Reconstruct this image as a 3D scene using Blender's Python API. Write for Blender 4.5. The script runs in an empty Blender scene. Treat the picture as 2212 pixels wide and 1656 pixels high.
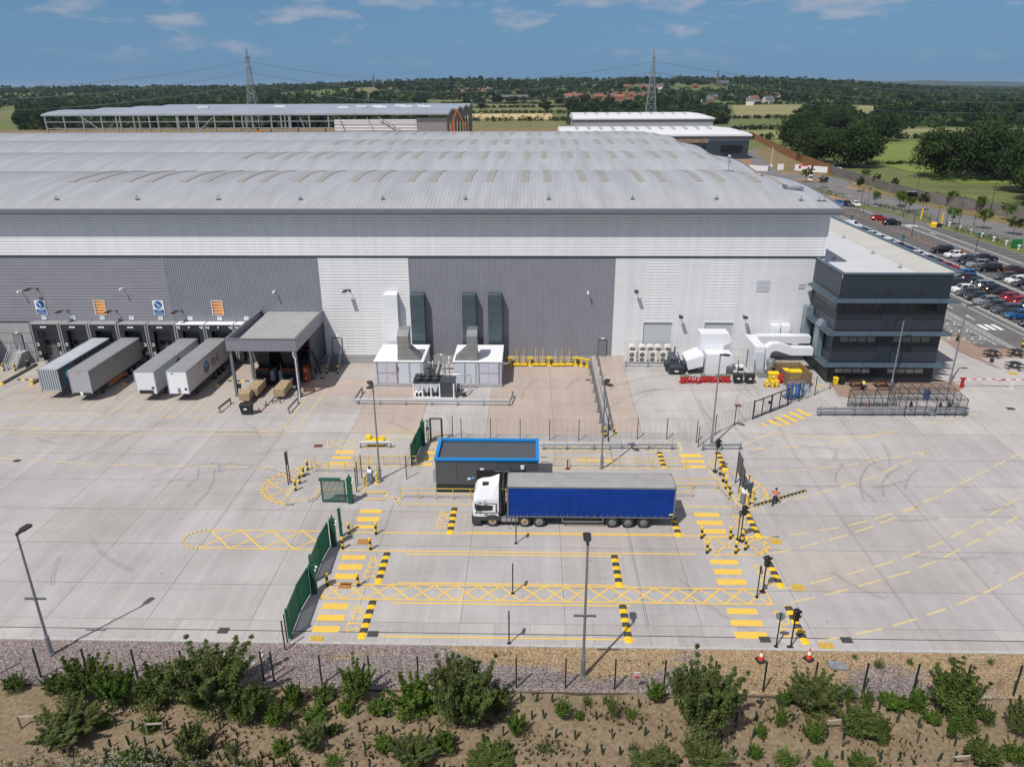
import bpy, math, random
from mathutils import Vector, Matrix
R=math.radians
rnd=random.Random(7)
C=bpy.context.scene.collection
sc=bpy.context.scene
def zg(x,y):
    """height of the paved ground: the yard rises to floor level on its east side"""
    if x>7.85: return 1.15*max(0,min(1,(y-64)/20))
    return 0.0
# ---------------------------------------------------------------- materials
MATS={}
def M(name,col,rough=.6,metal=0.,var=0.,scale=3.,bump=0.,bscale=20.,col2=None,spec=None,emit=0,stretch=None,alpha=1.,world=False,trans=0.,rvar=0.,leaf=0.):
    if name in MATS: return MATS[name]
    m=bpy.data.materials.new(name); m.use_nodes=True; nt=m.node_tree; n=nt.nodes; l=nt.links
    b=n['Principled BSDF']; b.inputs['Base Color'].default_value=(*col,1); b.inputs['Roughness'].default_value=rough; b.inputs['Metallic'].default_value=metal
    if spec is not None: b.inputs['Specular IOR Level'].default_value=spec
    if alpha<1: b.inputs['Alpha'].default_value=alpha
    if trans: b.inputs['Transmission Weight'].default_value=trans
    if var or bump or col2:
        if world: g=n.new('ShaderNodeNewGeometry'); vec=g.outputs['Position']
        else: g=n.new('ShaderNodeTexCoord'); vec=g.outputs['Object']
        if stretch:
            mp=n.new('ShaderNodeMapping'); mp.inputs['Scale'].default_value=stretch; l.new(vec,mp.inputs['Vector']); vec=mp.outputs['Vector']
    if var or col2:
        t=n.new('ShaderNodeTexNoise'); t.inputs['Scale'].default_value=scale; t.inputs['Detail'].default_value=5; t.inputs['Roughness'].default_value=.6; l.new(vec,t.inputs['Vector'])
        r=n.new('ShaderNodeValToRGB'); l.new(t.outputs['Fac'],r.inputs['Fac'])
        c2=col2 or tuple(c*(1+var) for c in col); c1=col if col2 else tuple(c*(1-var) for c in col)
        r.color_ramp.elements[0].color=(*c1,1); r.color_ramp.elements[1].color=(*c2,1); r.color_ramp.elements[0].position=.33; r.color_ramp.elements[1].position=.67
        l.new(r.outputs['Color'],b.inputs['Base Color'])
        if rvar:
            mr=n.new('ShaderNodeMapRange'); mr.inputs['To Min'].default_value=rough-rvar; mr.inputs['To Max'].default_value=rough+rvar; l.new(t.outputs['Fac'],mr.inputs['Value']); l.new(mr.outputs['Result'],b.inputs['Roughness'])
    if bump:
        t=n.new('ShaderNodeTexNoise'); t.inputs['Scale'].default_value=bscale; t.inputs['Detail'].default_value=4; l.new(vec,t.inputs['Vector'])
        bp=n.new('ShaderNodeBump'); bp.inputs['Strength'].default_value=bump; bp.inputs['Distance'].default_value=.02; l.new(t.outputs['Fac'],bp.inputs['Height']); l.new(bp.outputs['Normal'],b.inputs['Normal'])
    if emit: b.inputs['Emission Color'].default_value=(*col,1); b.inputs['Emission Strength'].default_value=emit
    if leaf:
        tr=n.new('ShaderNodeBsdfTranslucent'); ms=n.new('ShaderNodeMixShader'); ms.inputs[0].default_value=leaf; src=b.inputs['Base Color'].links[0].from_socket
        hs=n.new('ShaderNodeHueSaturation'); hs.inputs['Value'].default_value=1.7; l.new(src,hs.inputs['Color']); l.new(hs.outputs[0],tr.inputs['Color']); l.new(b.outputs[0],ms.inputs[1]); l.new(tr.outputs[0],ms.inputs[2]); l.new(ms.outputs[0],n['Material Output'].inputs['Surface'])
    MATS[name]=m; return m
# ---------------------------------------------------------------- mesh builder
def tag(o,label=None,cat=None,group=None,kind=None):
    if label: o['label']=label
    if cat: o['category']=cat
    if group: o['group']=group
    if kind: o['kind']=kind
    return o
def thing(name,label,cat,loc=(0,0,0),rz=0,group=None):
    o=bpy.data.objects.new(name,None); C.objects.link(o); o.location=loc; o.rotation_euler=(0,0,rz); o.empty_display_size=.2
    return tag(o,label,cat,group)
def clone(o,parent=None):
    c=o.copy(); C.objects.link(c)
    if parent is not None: c.parent=parent
    for ch in list(KIDS.get(o.name,())): 
        k=clone(ch,c); KIDS.setdefault(c.name,[]).append(k)
    return c
KIDS={}
def put(o,loc,rz=0,label=None,s=None,group=None):
    o.location=loc; o.rotation_euler=(0,0,rz)
    if label: o['label']=label
    if group: o['group']=group
    if s: o.scale=(s,s,s) if not isinstance(s,tuple) else s
    return o
class B:
    def __init__(s): s.v=[];s.f=[];s.m=[];s.T=None
    def at(s,x=0,y=0,z=0,rz=0,ry=0,rx=0):
        s.T=Matrix.Translation((x,y,z))@Matrix.Rotation(rz,4,'Z')@Matrix.Rotation(ry,4,'Y')@Matrix.Rotation(rx,4,'X'); return s
    def raw(s,vs,fs,m=0):
        o=len(s.v)
        s.v.extend([tuple(s.T@Vector(p)) for p in vs] if s.T else vs)
        s.f.extend([tuple(i+o for i in f) for f in fs]); s.m.extend([m]*len(fs)); return s
    def box(s,x0,x1,y0,y1,z0,z1,m=0,tx=0,ty=0):
        """axis-aligned box; tx,ty shrink the top"""
        if x1<x0: x0,x1=x1,x0
        if y1<y0: y0,y1=y1,y0
        vs=[(x0,y0,z0),(x1,y0,z0),(x1,y1,z0),(x0,y1,z0),(x0+tx,y0+ty,z1),(x1-tx,y0+ty,z1),(x1-tx,y1-ty,z1),(x0+tx,y1-ty,z1)]
        return s.raw(vs,[(0,3,2,1),(4,5,6,7),(0,1,5,4),(1,2,6,5),(2,3,7,6),(3,0,4,7)],m)
    def cbox(s,x,y,z,sx,sy,sz,m=0,tx=0,ty=0): return s.box(x-sx/2,x+sx/2,y-sy/2,y+sy/2,z,z+sz,m,tx,ty)
    def rbox(s,x0,x1,y0,y1,z0,z1,r=.05,m=0):
        """box with chamfered vertical and top edges"""
        def ring(i,z): return [(x0+i+r,y0+i,z),(x1-i-r,y0+i,z),(x1-i,y0+i+r,z),(x1-i,y1-i-r,z),(x1-i-r,y1-i,z),(x0+i+r,y1-i,z),(x0+i,y1-i-r,z),(x0+i,y0+i+r,z)]
        return s.loft([ring(0,z0),ring(0,z1-r),ring(r*.7,z1)],m)
    def loft(s,rings,m=0,caps=True,closed=True):
        n=len(rings[0]); vs=[p for r in rings for p in r]; fs=[]
        for k in range(len(rings)-1):
            for i in range(n if closed else n-1):
                j=(i+1)%n; fs.append((k*n+i,k*n+j,(k+1)*n+j,(k+1)*n+i))
        if caps: fs.append(tuple(range(n))[::-1]); fs.append(tuple((len(rings)-1)*n+i for i in range(n)))
        return s.raw(vs,fs,m)
    def prism(s,poly,z0,z1,m=0):
        return s.loft([[(x,y,z0) for x,y in poly],[(x,y,z1) for x,y in poly]],m)
    def extx(s,prof,x0,x1,m=0,caps=True):
        """profile of (y,z) extruded along x"""
        return s.loft([[(x0,y,z) for y,z in prof],[(x1,y,z) for y,z in prof]],m,caps)
    def exty(s,prof,y0,y1,m=0,caps=True):
        return s.loft([[(x,y1,z) for x,z in prof],[(x,y0,z) for x,z in prof]],m,caps)
    def poly(s,pts,m=0): return s.raw(list(pts),[tuple(range(len(pts)))],m)
    def bar(s,p,q,w=.05,h=None,m=0):
        p=Vector(p);q=Vector(q);d=(q-p)
        if d.length<1e-6: return s
        d.normalize(); up=Vector((0,0,1)) if abs(d.z)<.95 else Vector((0,1,0))
        a=d.cross(up).normalized(); b=a.cross(d).normalized(); h=h or w; a=a*w/2; b=b*h/2
        return s.loft([[tuple(c-a-b),tuple(c+a-b),tuple(c+a+b),tuple(c-a+b)] for c in (p,q)],m)
    def tube(s,p,q,r=.04,n=8,m=0,r2=None,caps=True): return s.path([p,q],r,n,m,r2,caps)
    def path(s,pts,r=.04,n=8,m=0,r2=None,caps=True):
        pts=[Vector(p) for p in pts]; rings=[]
        for i,p in enumerate(pts):
            d=(pts[min(i+1,len(pts)-1)]-pts[max(i-1,0)]).normalized(); up=Vector((0,0,1)) if abs(d.z)<.9 else Vector((0,1,0))
            a=d.cross(up).normalized(); b=a.cross(d); rr=r if r2 is None else r+(r2-r)*i/(len(pts)-1)
            rings.append([tuple(p+a*rr*math.cos(2*math.pi*k/n)+b*rr*math.sin(2*math.pi*k/n)) for k in range(n)])
        return s.loft(rings,m,caps)
    def cyl(s,x,y,z0,z1,r,n=12,m=0,r2=None):
        r2=r if r2 is None else r2
        return s.loft([[(x+q*math.cos(2*math.pi*k/n),y+q*math.sin(2*math.pi*k/n),z) for k in range(n)] for q,z in ((r,z0),(r2,z1))],m)
    def lathe(s,prof,x=0,y=0,n=12,m=0,axis='z'):
        rings=[]
        for q,z in prof:
            ring=[(q*math.cos(2*math.pi*k/n),q*math.sin(2*math.pi*k/n)) for k in range(n)]
            if axis=='z': rings.append([(x+a,y+b,z) for a,b in ring])
            elif axis=='y': rings.append([(x+a,z,y+b) for a,b in ring])
            else: rings.append([(z,x+a,y+b) for a,b in ring])
        return s.loft(rings,m)
    def ball(s,x,y,z,rx,ry=None,rz=None,n=8,k=5,m=0):
        ry=ry or rx; rz=rz or rx; rings=[]
        for i in range(1,k):
            t=math.pi*i/k; rings.append([(x+rx*math.sin(t)*math.cos(2*math.pi*j/n),y+ry*math.sin(t)*math.sin(2*math.pi*j/n),z-rz*math.cos(t)) for j in range(n)])
        return s.loft(rings,m)
    def text(s,txt,size,o,ux=(1,0,0),uy=(0,0,1),m=0,align='CENTER',sx=1.0):
        """lettering laid on a surface: o origin, ux along the line, uy up the letters"""
        cu=bpy.data.curves.new('t','FONT'); cu.body=txt; cu.size=size; cu.align_x=align; cu.align_y='CENTER'; cu.resolution_u=2
        ob=bpy.data.objects.new('t',cu); me=bpy.data.meshes.new_from_object(ob)
        o=Vector(o);ux=Vector(ux);uy=Vector(uy)
        s.raw([tuple(o+ux*v.co.x*sx+uy*v.co.y) for v in me.vertices],[tuple(p.vertices) for p in me.polygons],m)
        bpy.data.objects.remove(ob); bpy.data.curves.remove(cu); bpy.data.meshes.remove(me); return s
    def mesh(s,name,mats,smooth=False):
        me=bpy.data.meshes.new(name); me.from_pydata(s.v,[],s.f)
        for m in (mats if isinstance(mats,(list,tuple)) else [mats]): me.materials.append(m)
        me.polygons.foreach_set('material_index',s.m)
        if smooth: me.polygons.foreach_set('use_smooth',[True]*len(s.f))
        me.update(); return me
    def obj(s,name,mats,parent=None,loc=(0,0,0),rz=0,smooth=False,**kw):
        o=bpy.data.objects.new(name,s.mesh(name,mats,smooth)); C.objects.link(o); o.location=loc; o.rotation_euler=(0,0,rz)
        if parent is not None: o.parent=parent; KIDS.setdefault(parent.name,[]).append(o)
        return tag(o,**kw)
def struct(b,name,mats,**kw): return b.obj(name,mats,kind='structure',**kw)
ORD=['first','second','third','fourth','fifth','sixth','seventh','eighth','ninth','tenth','eleventh','twelfth','thirteenth','fourteenth','fifteenth','sixteenth','seventeenth','eighteenth','nineteenth','twentieth']
def nth(i,n):
    """place in a row counted from the left: 'leftmost', 'second from the left' ... 'rightmost'"""
    if i==0: return 'leftmost'
    if i==n-1: return 'rightmost'
    if i<=(n-1)/2: return (ORD[i] if i<20 else str(i+1)+'th')+' from the left'
    j=n-1-i; return (ORD[j] if j<20 else str(j+1)+'th')+' from the right'
# common materials
GALV=M('galvanised_steel',(.36,.39,.42),.45,.75,.12,6)
GALVD=M('weathered_galvanised_steel',(.20,.225,.245),.5,.5,.12,4)
WHITE=M('white_paint',(.78,.79,.80),.45,0,.05,2)
BLACK=M('black_plastic',(.018,.019,.021),.5,0,.2,4)
RUBBER=M('tyre_rubber',(.02,.02,.021),.8,0,.2,10)
DARK=M('dark_interior',(.012,.013,.015),.7)
YEL=M('yellow_paint',(.72,.43,.02),.5,0,.1,3)
YELB=M('bright_yellow_plastic',(.80,.55,.015),.45,0,.06,4)
HAZB=M('black_hazard_paint',(.022,.022,.022),.55,0,.2,5)
GREEN=M('dark_green_steel',(.008,.085,.05),.4,0,.15,3)
FGREEN=M('green_black_fence_steel',(.014,.026,.022),.5,0,.2,4)
RED=M('red_plastic',(.52,.014,.018),.4,0,.1,4)
BLUEP=M('blue_paint',(.01,.10,.36),.4,0,.1,3)
ANTH=M('anthracite_cladding',(.022,.031,.041),.5,.0,.06,.6)
ANTHL=M('anthracite_steel_light',(.06,.075,.09),.45,.2,.08,.6)
GLASS=M('dark_window_glass',(.012,.016,.02),.08,0,spec=.4)
CARGLASS=M('car_glass',(.015,.02,.024),.06,0,spec=.7)

# ================================================================ camera, sky, sun
cam=bpy.data.cameras.new('camera'); co=bpy.data.objects.new('camera',cam); C.objects.link(co); sc.camera=co
cam.sensor_fit='HORIZONTAL'; cam.sensor_width=36; cam.lens=36*1614/2212; cam.clip_start=.5; cam.clip_end=30000
co.matrix_world=Matrix.Translation((0,0,33))@Matrix.Rotation(R(1.57),4,'Z')@Matrix.Rotation(R(90-21.63),4,'X')@Matrix.Rotation(-.0045,4,'Z')
SUN_EL,SUN_AZ=56.5,216.5     # compass bearing of the sun, y = north
w=bpy.data.worlds.new('World'); sc.world=w; w.use_nodes=True; nt=w.node_tree; n=nt.nodes; l=nt.links
bg=n['Background']; sky=n.new('ShaderNodeTexSky'); sky.sky_type='NISHITA'; sky.sun_disc=False; sky.sun_elevation=R(SUN_EL); sky.sun_rotation=R(SUN_AZ); sky.altitude=60; sky.air_density=1.0; sky.dust_density=.35; sky.ozone_density=2.2
tc=n.new('ShaderNodeTexCoord'); sep=n.new('ShaderNodeSeparateXYZ'); l.new(tc.outputs['Generated'],sep.inputs[0])
def mth(op,a,b=None,c=None,clamp=False):
    m=n.new('ShaderNodeMath'); m.operation=op; m.use_clamp=clamp
    for i,x in enumerate((a,b,c)):
        if x is None: continue
        if isinstance(x,(int,float)): m.inputs[i].default_value=x
        else: l.new(x,m.inputs[i])
    return m.outputs[0]
# fair-weather clouds: azimuth / elevation cells, flat-based and small towards the horizon
az=mth('ARCTAN2',sep.outputs['X'],sep.outputs['Y']); el=sep.outputs['Z']
cb=n.new('ShaderNodeCombineXYZ'); l.new(mth('MULTIPLY',az,13.),cb.inputs[0]); l.new(mth('MULTIPLY',el,46.),cb.inputs[1]); cb.inputs[2].default_value=6.1
t1=n.new('ShaderNodeTexNoise'); t1.inputs['Scale'].default_value=1.; t1.inputs['Detail'].default_value=7; t1.inputs['Roughness'].default_value=.6; l.new(cb.outputs[0],t1.inputs['Vector'])
cb2=n.new('ShaderNodeCombineXYZ'); l.new(mth('MULTIPLY',az,5.),cb2.inputs[0]); l.new(mth('MULTIPLY',el,14.),cb2.inputs[1]); cb2.inputs[2].default_value=10.1
t2=n.new('ShaderNodeTexNoise'); t2.inputs['Scale'].default_value=1.; t2.inputs['Detail'].default_value=3; l.new(cb2.outputs[0],t2.inputs['Vector'])
d=mth('ADD',t1.outputs['Fac'],mth('MULTIPLY',mth('SUBTRACT',t2.outputs['Fac'],.5),.5))
d=mth('ADD',d,mth('MULTIPLY',mth('MAXIMUM',mth('SUBTRACT',el,.05),0),.9))
mask=mth('MULTIPLY',mth('SUBTRACT',d,.545),6.,clamp=True)
mask=mth('MULTIPLY',mask,mth('MULTIPLY',mth('SUBTRACT',el,.02),30.,clamp=True))
mask=mth('MULTIPLY',mask,.55)
tint=n.new('ShaderNodeMix'); tint.data_type='RGBA'; tint.blend_type='MULTIPLY'; tint.inputs['Factor'].default_value=1.; tint.inputs['B'].default_value=(.42,.60,.80,1); l.new(sky.outputs[0],tint.inputs['A'])
# summer haze keeps the low sky blue-grey instead of yellowish
lowf=mth('SUBTRACT',1,mth('MULTIPLY',mth('SUBTRACT',el,-.01),5.5,clamp=True),clamp=True)
lw=n.new('ShaderNodeMix'); lw.data_type='RGBA'; l.new(mth('MULTIPLY',lowf,.92),lw.inputs['Factor']); l.new(tint.outputs['Result'],lw.inputs['A']); lw.inputs['B'].default_value=(1.35,3.05,5.5,1)
mx=n.new('ShaderNodeMix'); mx.data_type='RGBA'; l.new(mask,mx.inputs['Factor']); l.new(lw.outputs['Result'],mx.inputs['A']); mx.inputs['B'].default_value=(5.6,5.5,6.2,1)
l.new(mx.outputs['Result'],bg.inputs['Color']); bg.inputs['Strength'].default_value=.085
sun=bpy.data.lights.new('sun','SUN'); so=bpy.data.objects.new('sun',sun); C.objects.link(so); sun.energy=4.3; sun.angle=R(.53); sun.color=(1,.955,.89)
sa=R(SUN_AZ); sv=Vector((math.sin(sa)*math.cos(R(SUN_EL)),math.cos(sa)*math.cos(R(SUN_EL)),math.sin(R(SUN_EL))))
so.rotation_euler=sv.to_track_quat('Z','Y').to_euler()
sc.view_settings.view_transform='Standard'; sc.view_settings.look='None'; sc.view_settings.exposure=0; sc.view_settings.gamma=1
sc.cycles.max_bounces=6; sc.cycles.transparent_max_bounces=24; sc.cycles.use_adaptive_sampling=True
# ================================================================ terrain
def sst(a,b,t):
    t=max(0,min(1,(t-a)/(b-a))); return t*t*(3-2*t)
def hill(x,y):
    az=x/max(y,1); f=sst(.62,.28,az)*(.62+.38*sst(-.42,-.05,az))
    z=14*sst(520,1500,y)+24*sst(1400,1950,y)-8*sst(2000,3200,y)
    z*=f
    z+=.9*math.sin(x*.011+1)*math.sin(y*.009)*sst(420,700,y)
    e=sst(20,60,x); return z-.6+1.66*(sst(92,104,y)*(1-e)+sst(66,90,y)*e)
b=B(); ys=[-80,20,40,56,62,70,78,86,94,104,120,220,300,420]+[480+60*i for i in range(28)]+[2300+200*i for i in range(8)]+[4200,5200,7000,9500,14000]
N=60
for y in ys:
    hw=max(500,y*1.25)
    for i in range(N+1):
        x=-hw+2*hw*i/N; b.v.append((x,y,hill(x,y) if y<9000 else 1.0))
for k in range(len(ys)-1):
    for i in range(N):
        a=k*(N+1)+i; b.f.append((a,a+1,a+N+2,a+N+1)); b.m.append(0)
def field_mat():
    m=bpy.data.materials.new('meadow_fields'); m.use_nodes=True; nt=m.node_tree; n=nt.nodes; l=nt.links; bs=n['Principled BSDF']; bs.inputs['Roughness'].default_value=.9
    g=n.new('ShaderNodeNewGeometry'); mp=n.new('ShaderNodeMapping'); mp.inputs['Scale'].default_value=(.0045,.0032,0); mp.inputs['Rotation'].default_value=(0,0,.3); l.new(g.outputs['Position'],mp.inputs['Vector'])
    v=n.new('ShaderNodeTexVoronoi'); v.inputs['Scale'].default_value=1; v.inputs['Randomness'].default_value=.85; l.new(mp.outputs[0],v.inputs['Vector'])
    r=n.new('ShaderNodeValToRGB'); e=r.color_ramp.elements; e[0].color=(.085,.105,.026,1); e[1].color=(.19,.17,.065,1); r.color_ramp.elements.new(.45).color=(.115,.135,.036,1); r.color_ramp.elements.new(.75).color=(.10,.125,.03,1)
    sp=n.new('ShaderNodeSeparateColor'); l.new(v.outputs['Color'],sp.inputs[0]); l.new(sp.outputs[0],r.inputs['Fac'])
    t=n.new('ShaderNodeTexNoise'); t.inputs['Scale'].default_value=.09; t.inputs['Detail'].default_value=8; t.inputs['Roughness'].default_value=.7; l.new(g.outputs['Position'],t.inputs['Vector'])
    mp2=n.new('ShaderNodeMapping'); mp2.inputs['Scale'].default_value=(.02,.4,0); mp2.inputs['Rotation'].default_value=(0,0,.12); l.new(g.outputs['Position'],mp2.inputs['Vector'])
    t2=n.new('ShaderNodeTexNoise'); t2.inputs['Scale'].default_value=1; t2.inputs['Detail'].default_value=3; l.new(mp2.outputs[0],t2.inputs['Vector'])
    ad=n.new('ShaderNodeMath'); ad.operation='ADD'; l.new(t.outputs['Fac'],ad.inputs[0]); l.new(t2.outputs['Fac'],ad.inputs[1])
    mr=n.new('ShaderNodeMapRange'); mr.inputs['From Min'].default_value=.7; mr.inputs['From Max'].default_value=1.3; mr.inputs['To Min'].default_value=.62; mr.inputs['To Max'].default_value=1.38; l.new(ad.outputs[0],mr.inputs['Value'])
    mx=n.new('ShaderNodeMix'); mx.data_type='RGBA'; mx.blend_type='MULTIPLY'; mx.inputs['Factor'].default_value=1; l.new(r.outputs[0],mx.inputs['A']); l.new(mr.outputs[0],mx.inputs['B']); l.new(mx.outputs['Result'],bs.inputs['Base Color'])
    return m
struct(b,'terrain',field_mat())
# far blue hills on the horizon
HILL=M('far_wooded_hill',(.03,.05,.035),.95,0,.4,.004,world=True)
b=B(); pts=[]
for i in range(81):
    x=-3000+9500*i/80; t=max(0,(x-600)/2200); h=34+38*math.exp(-((x-2500)/700)**2)*1.0+24*math.exp(-((x-3900)/1500)**2)+10*math.sin(x*.0021)+4*math.sin(x*.009); pts.append((x,h))
rings=[]
for (dy,f) in ((-900,0),(-350,.7),(0,1),(500,.8),(1300,0)): rings.append([(x,7600+dy,-.2+h*f) for x,h in pts])
b.loft(rings,0,False,False); struct(b,'hills',HILL,smooth=True)
def sheet(name,pts,z,mat,**kw):
    b=B(); b.poly([(x,y,z+(zg(x,y))) for x,y in pts]); return struct(b,name,mat,**kw)
# ---------------------------------------------------------------- concrete yard
def concrete(name,c,c2):
    m=bpy.data.materials.new(name); m.use_nodes=True; nt=m.node_tree; n=nt.nodes; l=nt.links; bs=n['Principled BSDF']; bs.inputs['Roughness'].default_value=.85
    g=n.new('ShaderNodeNewGeometry')
    def noise(sc_,det,strv=(1,1,1),rot=0,rough=.6):
        mp=n.new('ShaderNodeMapping'); mp.inputs['Scale'].default_value=strv; mp.inputs['Rotation'].default_value=(0,0,rot); l.new(g.outputs['Position'],mp.inputs['Vector'])
        t=n.new('ShaderNodeTexNoise'); t.inputs['Scale'].default_value=sc_; t.inputs['Detail'].default_value=det; t.inputs['Roughness'].default_value=rough; l.new(mp.outputs[0],t.inputs['Vector']); return t.outputs['Fac']
    def mm(op,a,b):
        q=n.new('ShaderNodeMath'); q.operation=op
        for i,x in enumerate((a,b)):
            if isinstance(x,(int,float)): q.inputs[i].default_value=x
            else: l.new(x,q.inputs[i])
        return q.outputs[0]
    a=noise(.16,5); s1=noise(1,4,(.9,.05,1),0); s2=noise(1,3,(4.,.12,1),0); f=noise(2.2,6,rough=.75)
    q=mm('ADD',mm('MULTIPLY',a,.45),mm('ADD',mm('MULTIPLY',s1,.30),mm('ADD',mm('MULTIPLY',s2,.16),mm('MULTIPLY',f,.22))))
    r=n.new('ShaderNodeValToRGB'); e=r.color_ramp.elements; e[0].position=.44; e[1].position=.70; e[0].color=(*c,1); e[1].color=(*c2,1); l.new(q,r.inputs['Fac'])
    # oil drips and tyre scuffs with a shape of their own
    vo=n.new('ShaderNodeTexVoronoi'); vo.inputs['Scale'].default_value=.55; l.new(g.outputs['Position'],vo.inputs['Vector'])
    sp=mm('MULTIPLY',mm('LESS_THAN',vo.outputs['Distance'],.055),mm('GREATER_THAN',noise(.12,2),.52))
    st=n.new('ShaderNodeMapRange'); st.inputs['From Min'].default_value=.56; st.inputs['From Max'].default_value=.72; l.new(noise(.09,6,(1,1.6,1),.4,.65),st.inputs['Value'])
    wt=n.new('ShaderNodeMapRange'); wt.inputs['From Min'].default_value=.55; wt.inputs['From Max'].default_value=.75; l.new(noise(1,4,(.035,.75,1),.03),wt.inputs['Value'])
    k=mm('SUBTRACT',mm('SUBTRACT',1,mm('MULTIPLY',sp,.35)),mm('ADD',mm('MULTIPLY',st.outputs[0],.13),mm('MULTIPLY',wt.outputs[0],.10)))
    mx=n.new('ShaderNodeMix'); mx.data_type='RGBA'; mx.blend_type='MULTIPLY'; mx.inputs['Factor'].default_value=1; l.new(r.outputs[0],mx.inputs['A']); l.new(k,mx.inputs['B']); l.new(mx.outputs['Result'],bs.inputs['Base Color'])
    bp=n.new('ShaderNodeBump'); bp.inputs['Strength'].default_value=.15; bp.inputs['Distance'].default_value=.01; l.new(noise(9,4),bp.inputs['Height']); l.new(bp.outputs[0],bs.inputs['Normal'])
    return m
CONC=[concrete('concrete_cool',(.315,.297,.288),(.435,.415,.405)),concrete('concrete_warm',(.305,.283,.268),(.425,.40,.383)),concrete('concrete_light',(.34,.322,.31),(.465,.443,.425)),concrete('concrete_brown',(.35,.285,.245),(.44,.365,.315)),concrete('concrete_buff',(.34,.305,.28),(.43,.39,.362))]
JOINT=M('joint_sealant',(.10,.098,.096),.9)
xs=[-150,-60.8,-53.9,-46.8,-39.6,-32.5,-25.6,-18.6,-11.65,-4.6,2.35,7.73,7.85,11.3,18.3,25.5,32.4,39.4,46.4,53.4,62]
yj=[38.15,39.1,40.1,43.93,48.95,54,59,64.05,69.1,74.2,79.3,84.4,90]
b=B(); jw=.022
for i in range(len(xs)-1):
    for k in range(len(yj)-1):
        x0,x1,y0,y1=xs[i],xs[i+1],yj[k],yj[k+1]
        if k==0 or k==1: cuts=[x0+(x1-x0)*j/max(1,round((x1-x0)/2.1)) for j in range(max(1,round((x1-x0)/2.1))+1)]
        else: cuts=[x0,x1]
        for c0,c1 in zip(cuts,cuts[1:]):
            m=rnd.choice([0,0,2,0,1])
            if x0<-24 and y0>=79: m=3 if rnd.random()<.4 else 4
            elif x0<-24 and y0>=74: m=4
            elif -19<=x0<2.3 and y0>=69: m={0:3,1:2,2:3}.get((i-7)%3,3)
            elif -5<=x0<9 and y0>=69: m=3
            elif -5<=x0<19 and 54>y0>=43 : m=rnd.choice([1,1,0,4])
            elif x0>=7.8 and y0>60: m=rnd.choice([0,2,2])
            j=jw*(.5 if k<2 else 1)*.6
            b.poly([(x,y,zg(x,y)) for x,y in ((c0+j,y0+j),(c1-j,y0+j),(c1-j,y1-j),(c0+j,y1-j))],m)
struct(b,'yard',CONC)
b=B(); b.poly([(-150,38.1,-.03),(7.8,38.1,-.03),(7.8,90,-.03),(-150,90,-.03)])
for y0,y1 in ((38.1,64),(64,84),(84,90)): b.poly([(7.86,y0,zg(10,y0)-.03),(62,y0,zg(10,y0)-.03),(62,y1,zg(10,y1)-.03),(7.86,y1,zg(10,y1)-.03)])
struct(b,'yard_joints',JOINT)
# drain slot along the front, kerb, gully grates
b=B(); b.box(-150,62,39.06,39.12,-.01,.006); struct(b,'drain_channel',M('drain_iron',(.02,.02,.02),.7))
b=B()
x=-150
while x<62: b.box(x,x+.985,37.95,38.13,-.1,.02+.004*rnd.random(),0); x+=1
struct(b,'kerb',M('kerb_concrete',(.42,.41,.395),.85,0,.12,2,.2,8,world=True))
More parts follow.
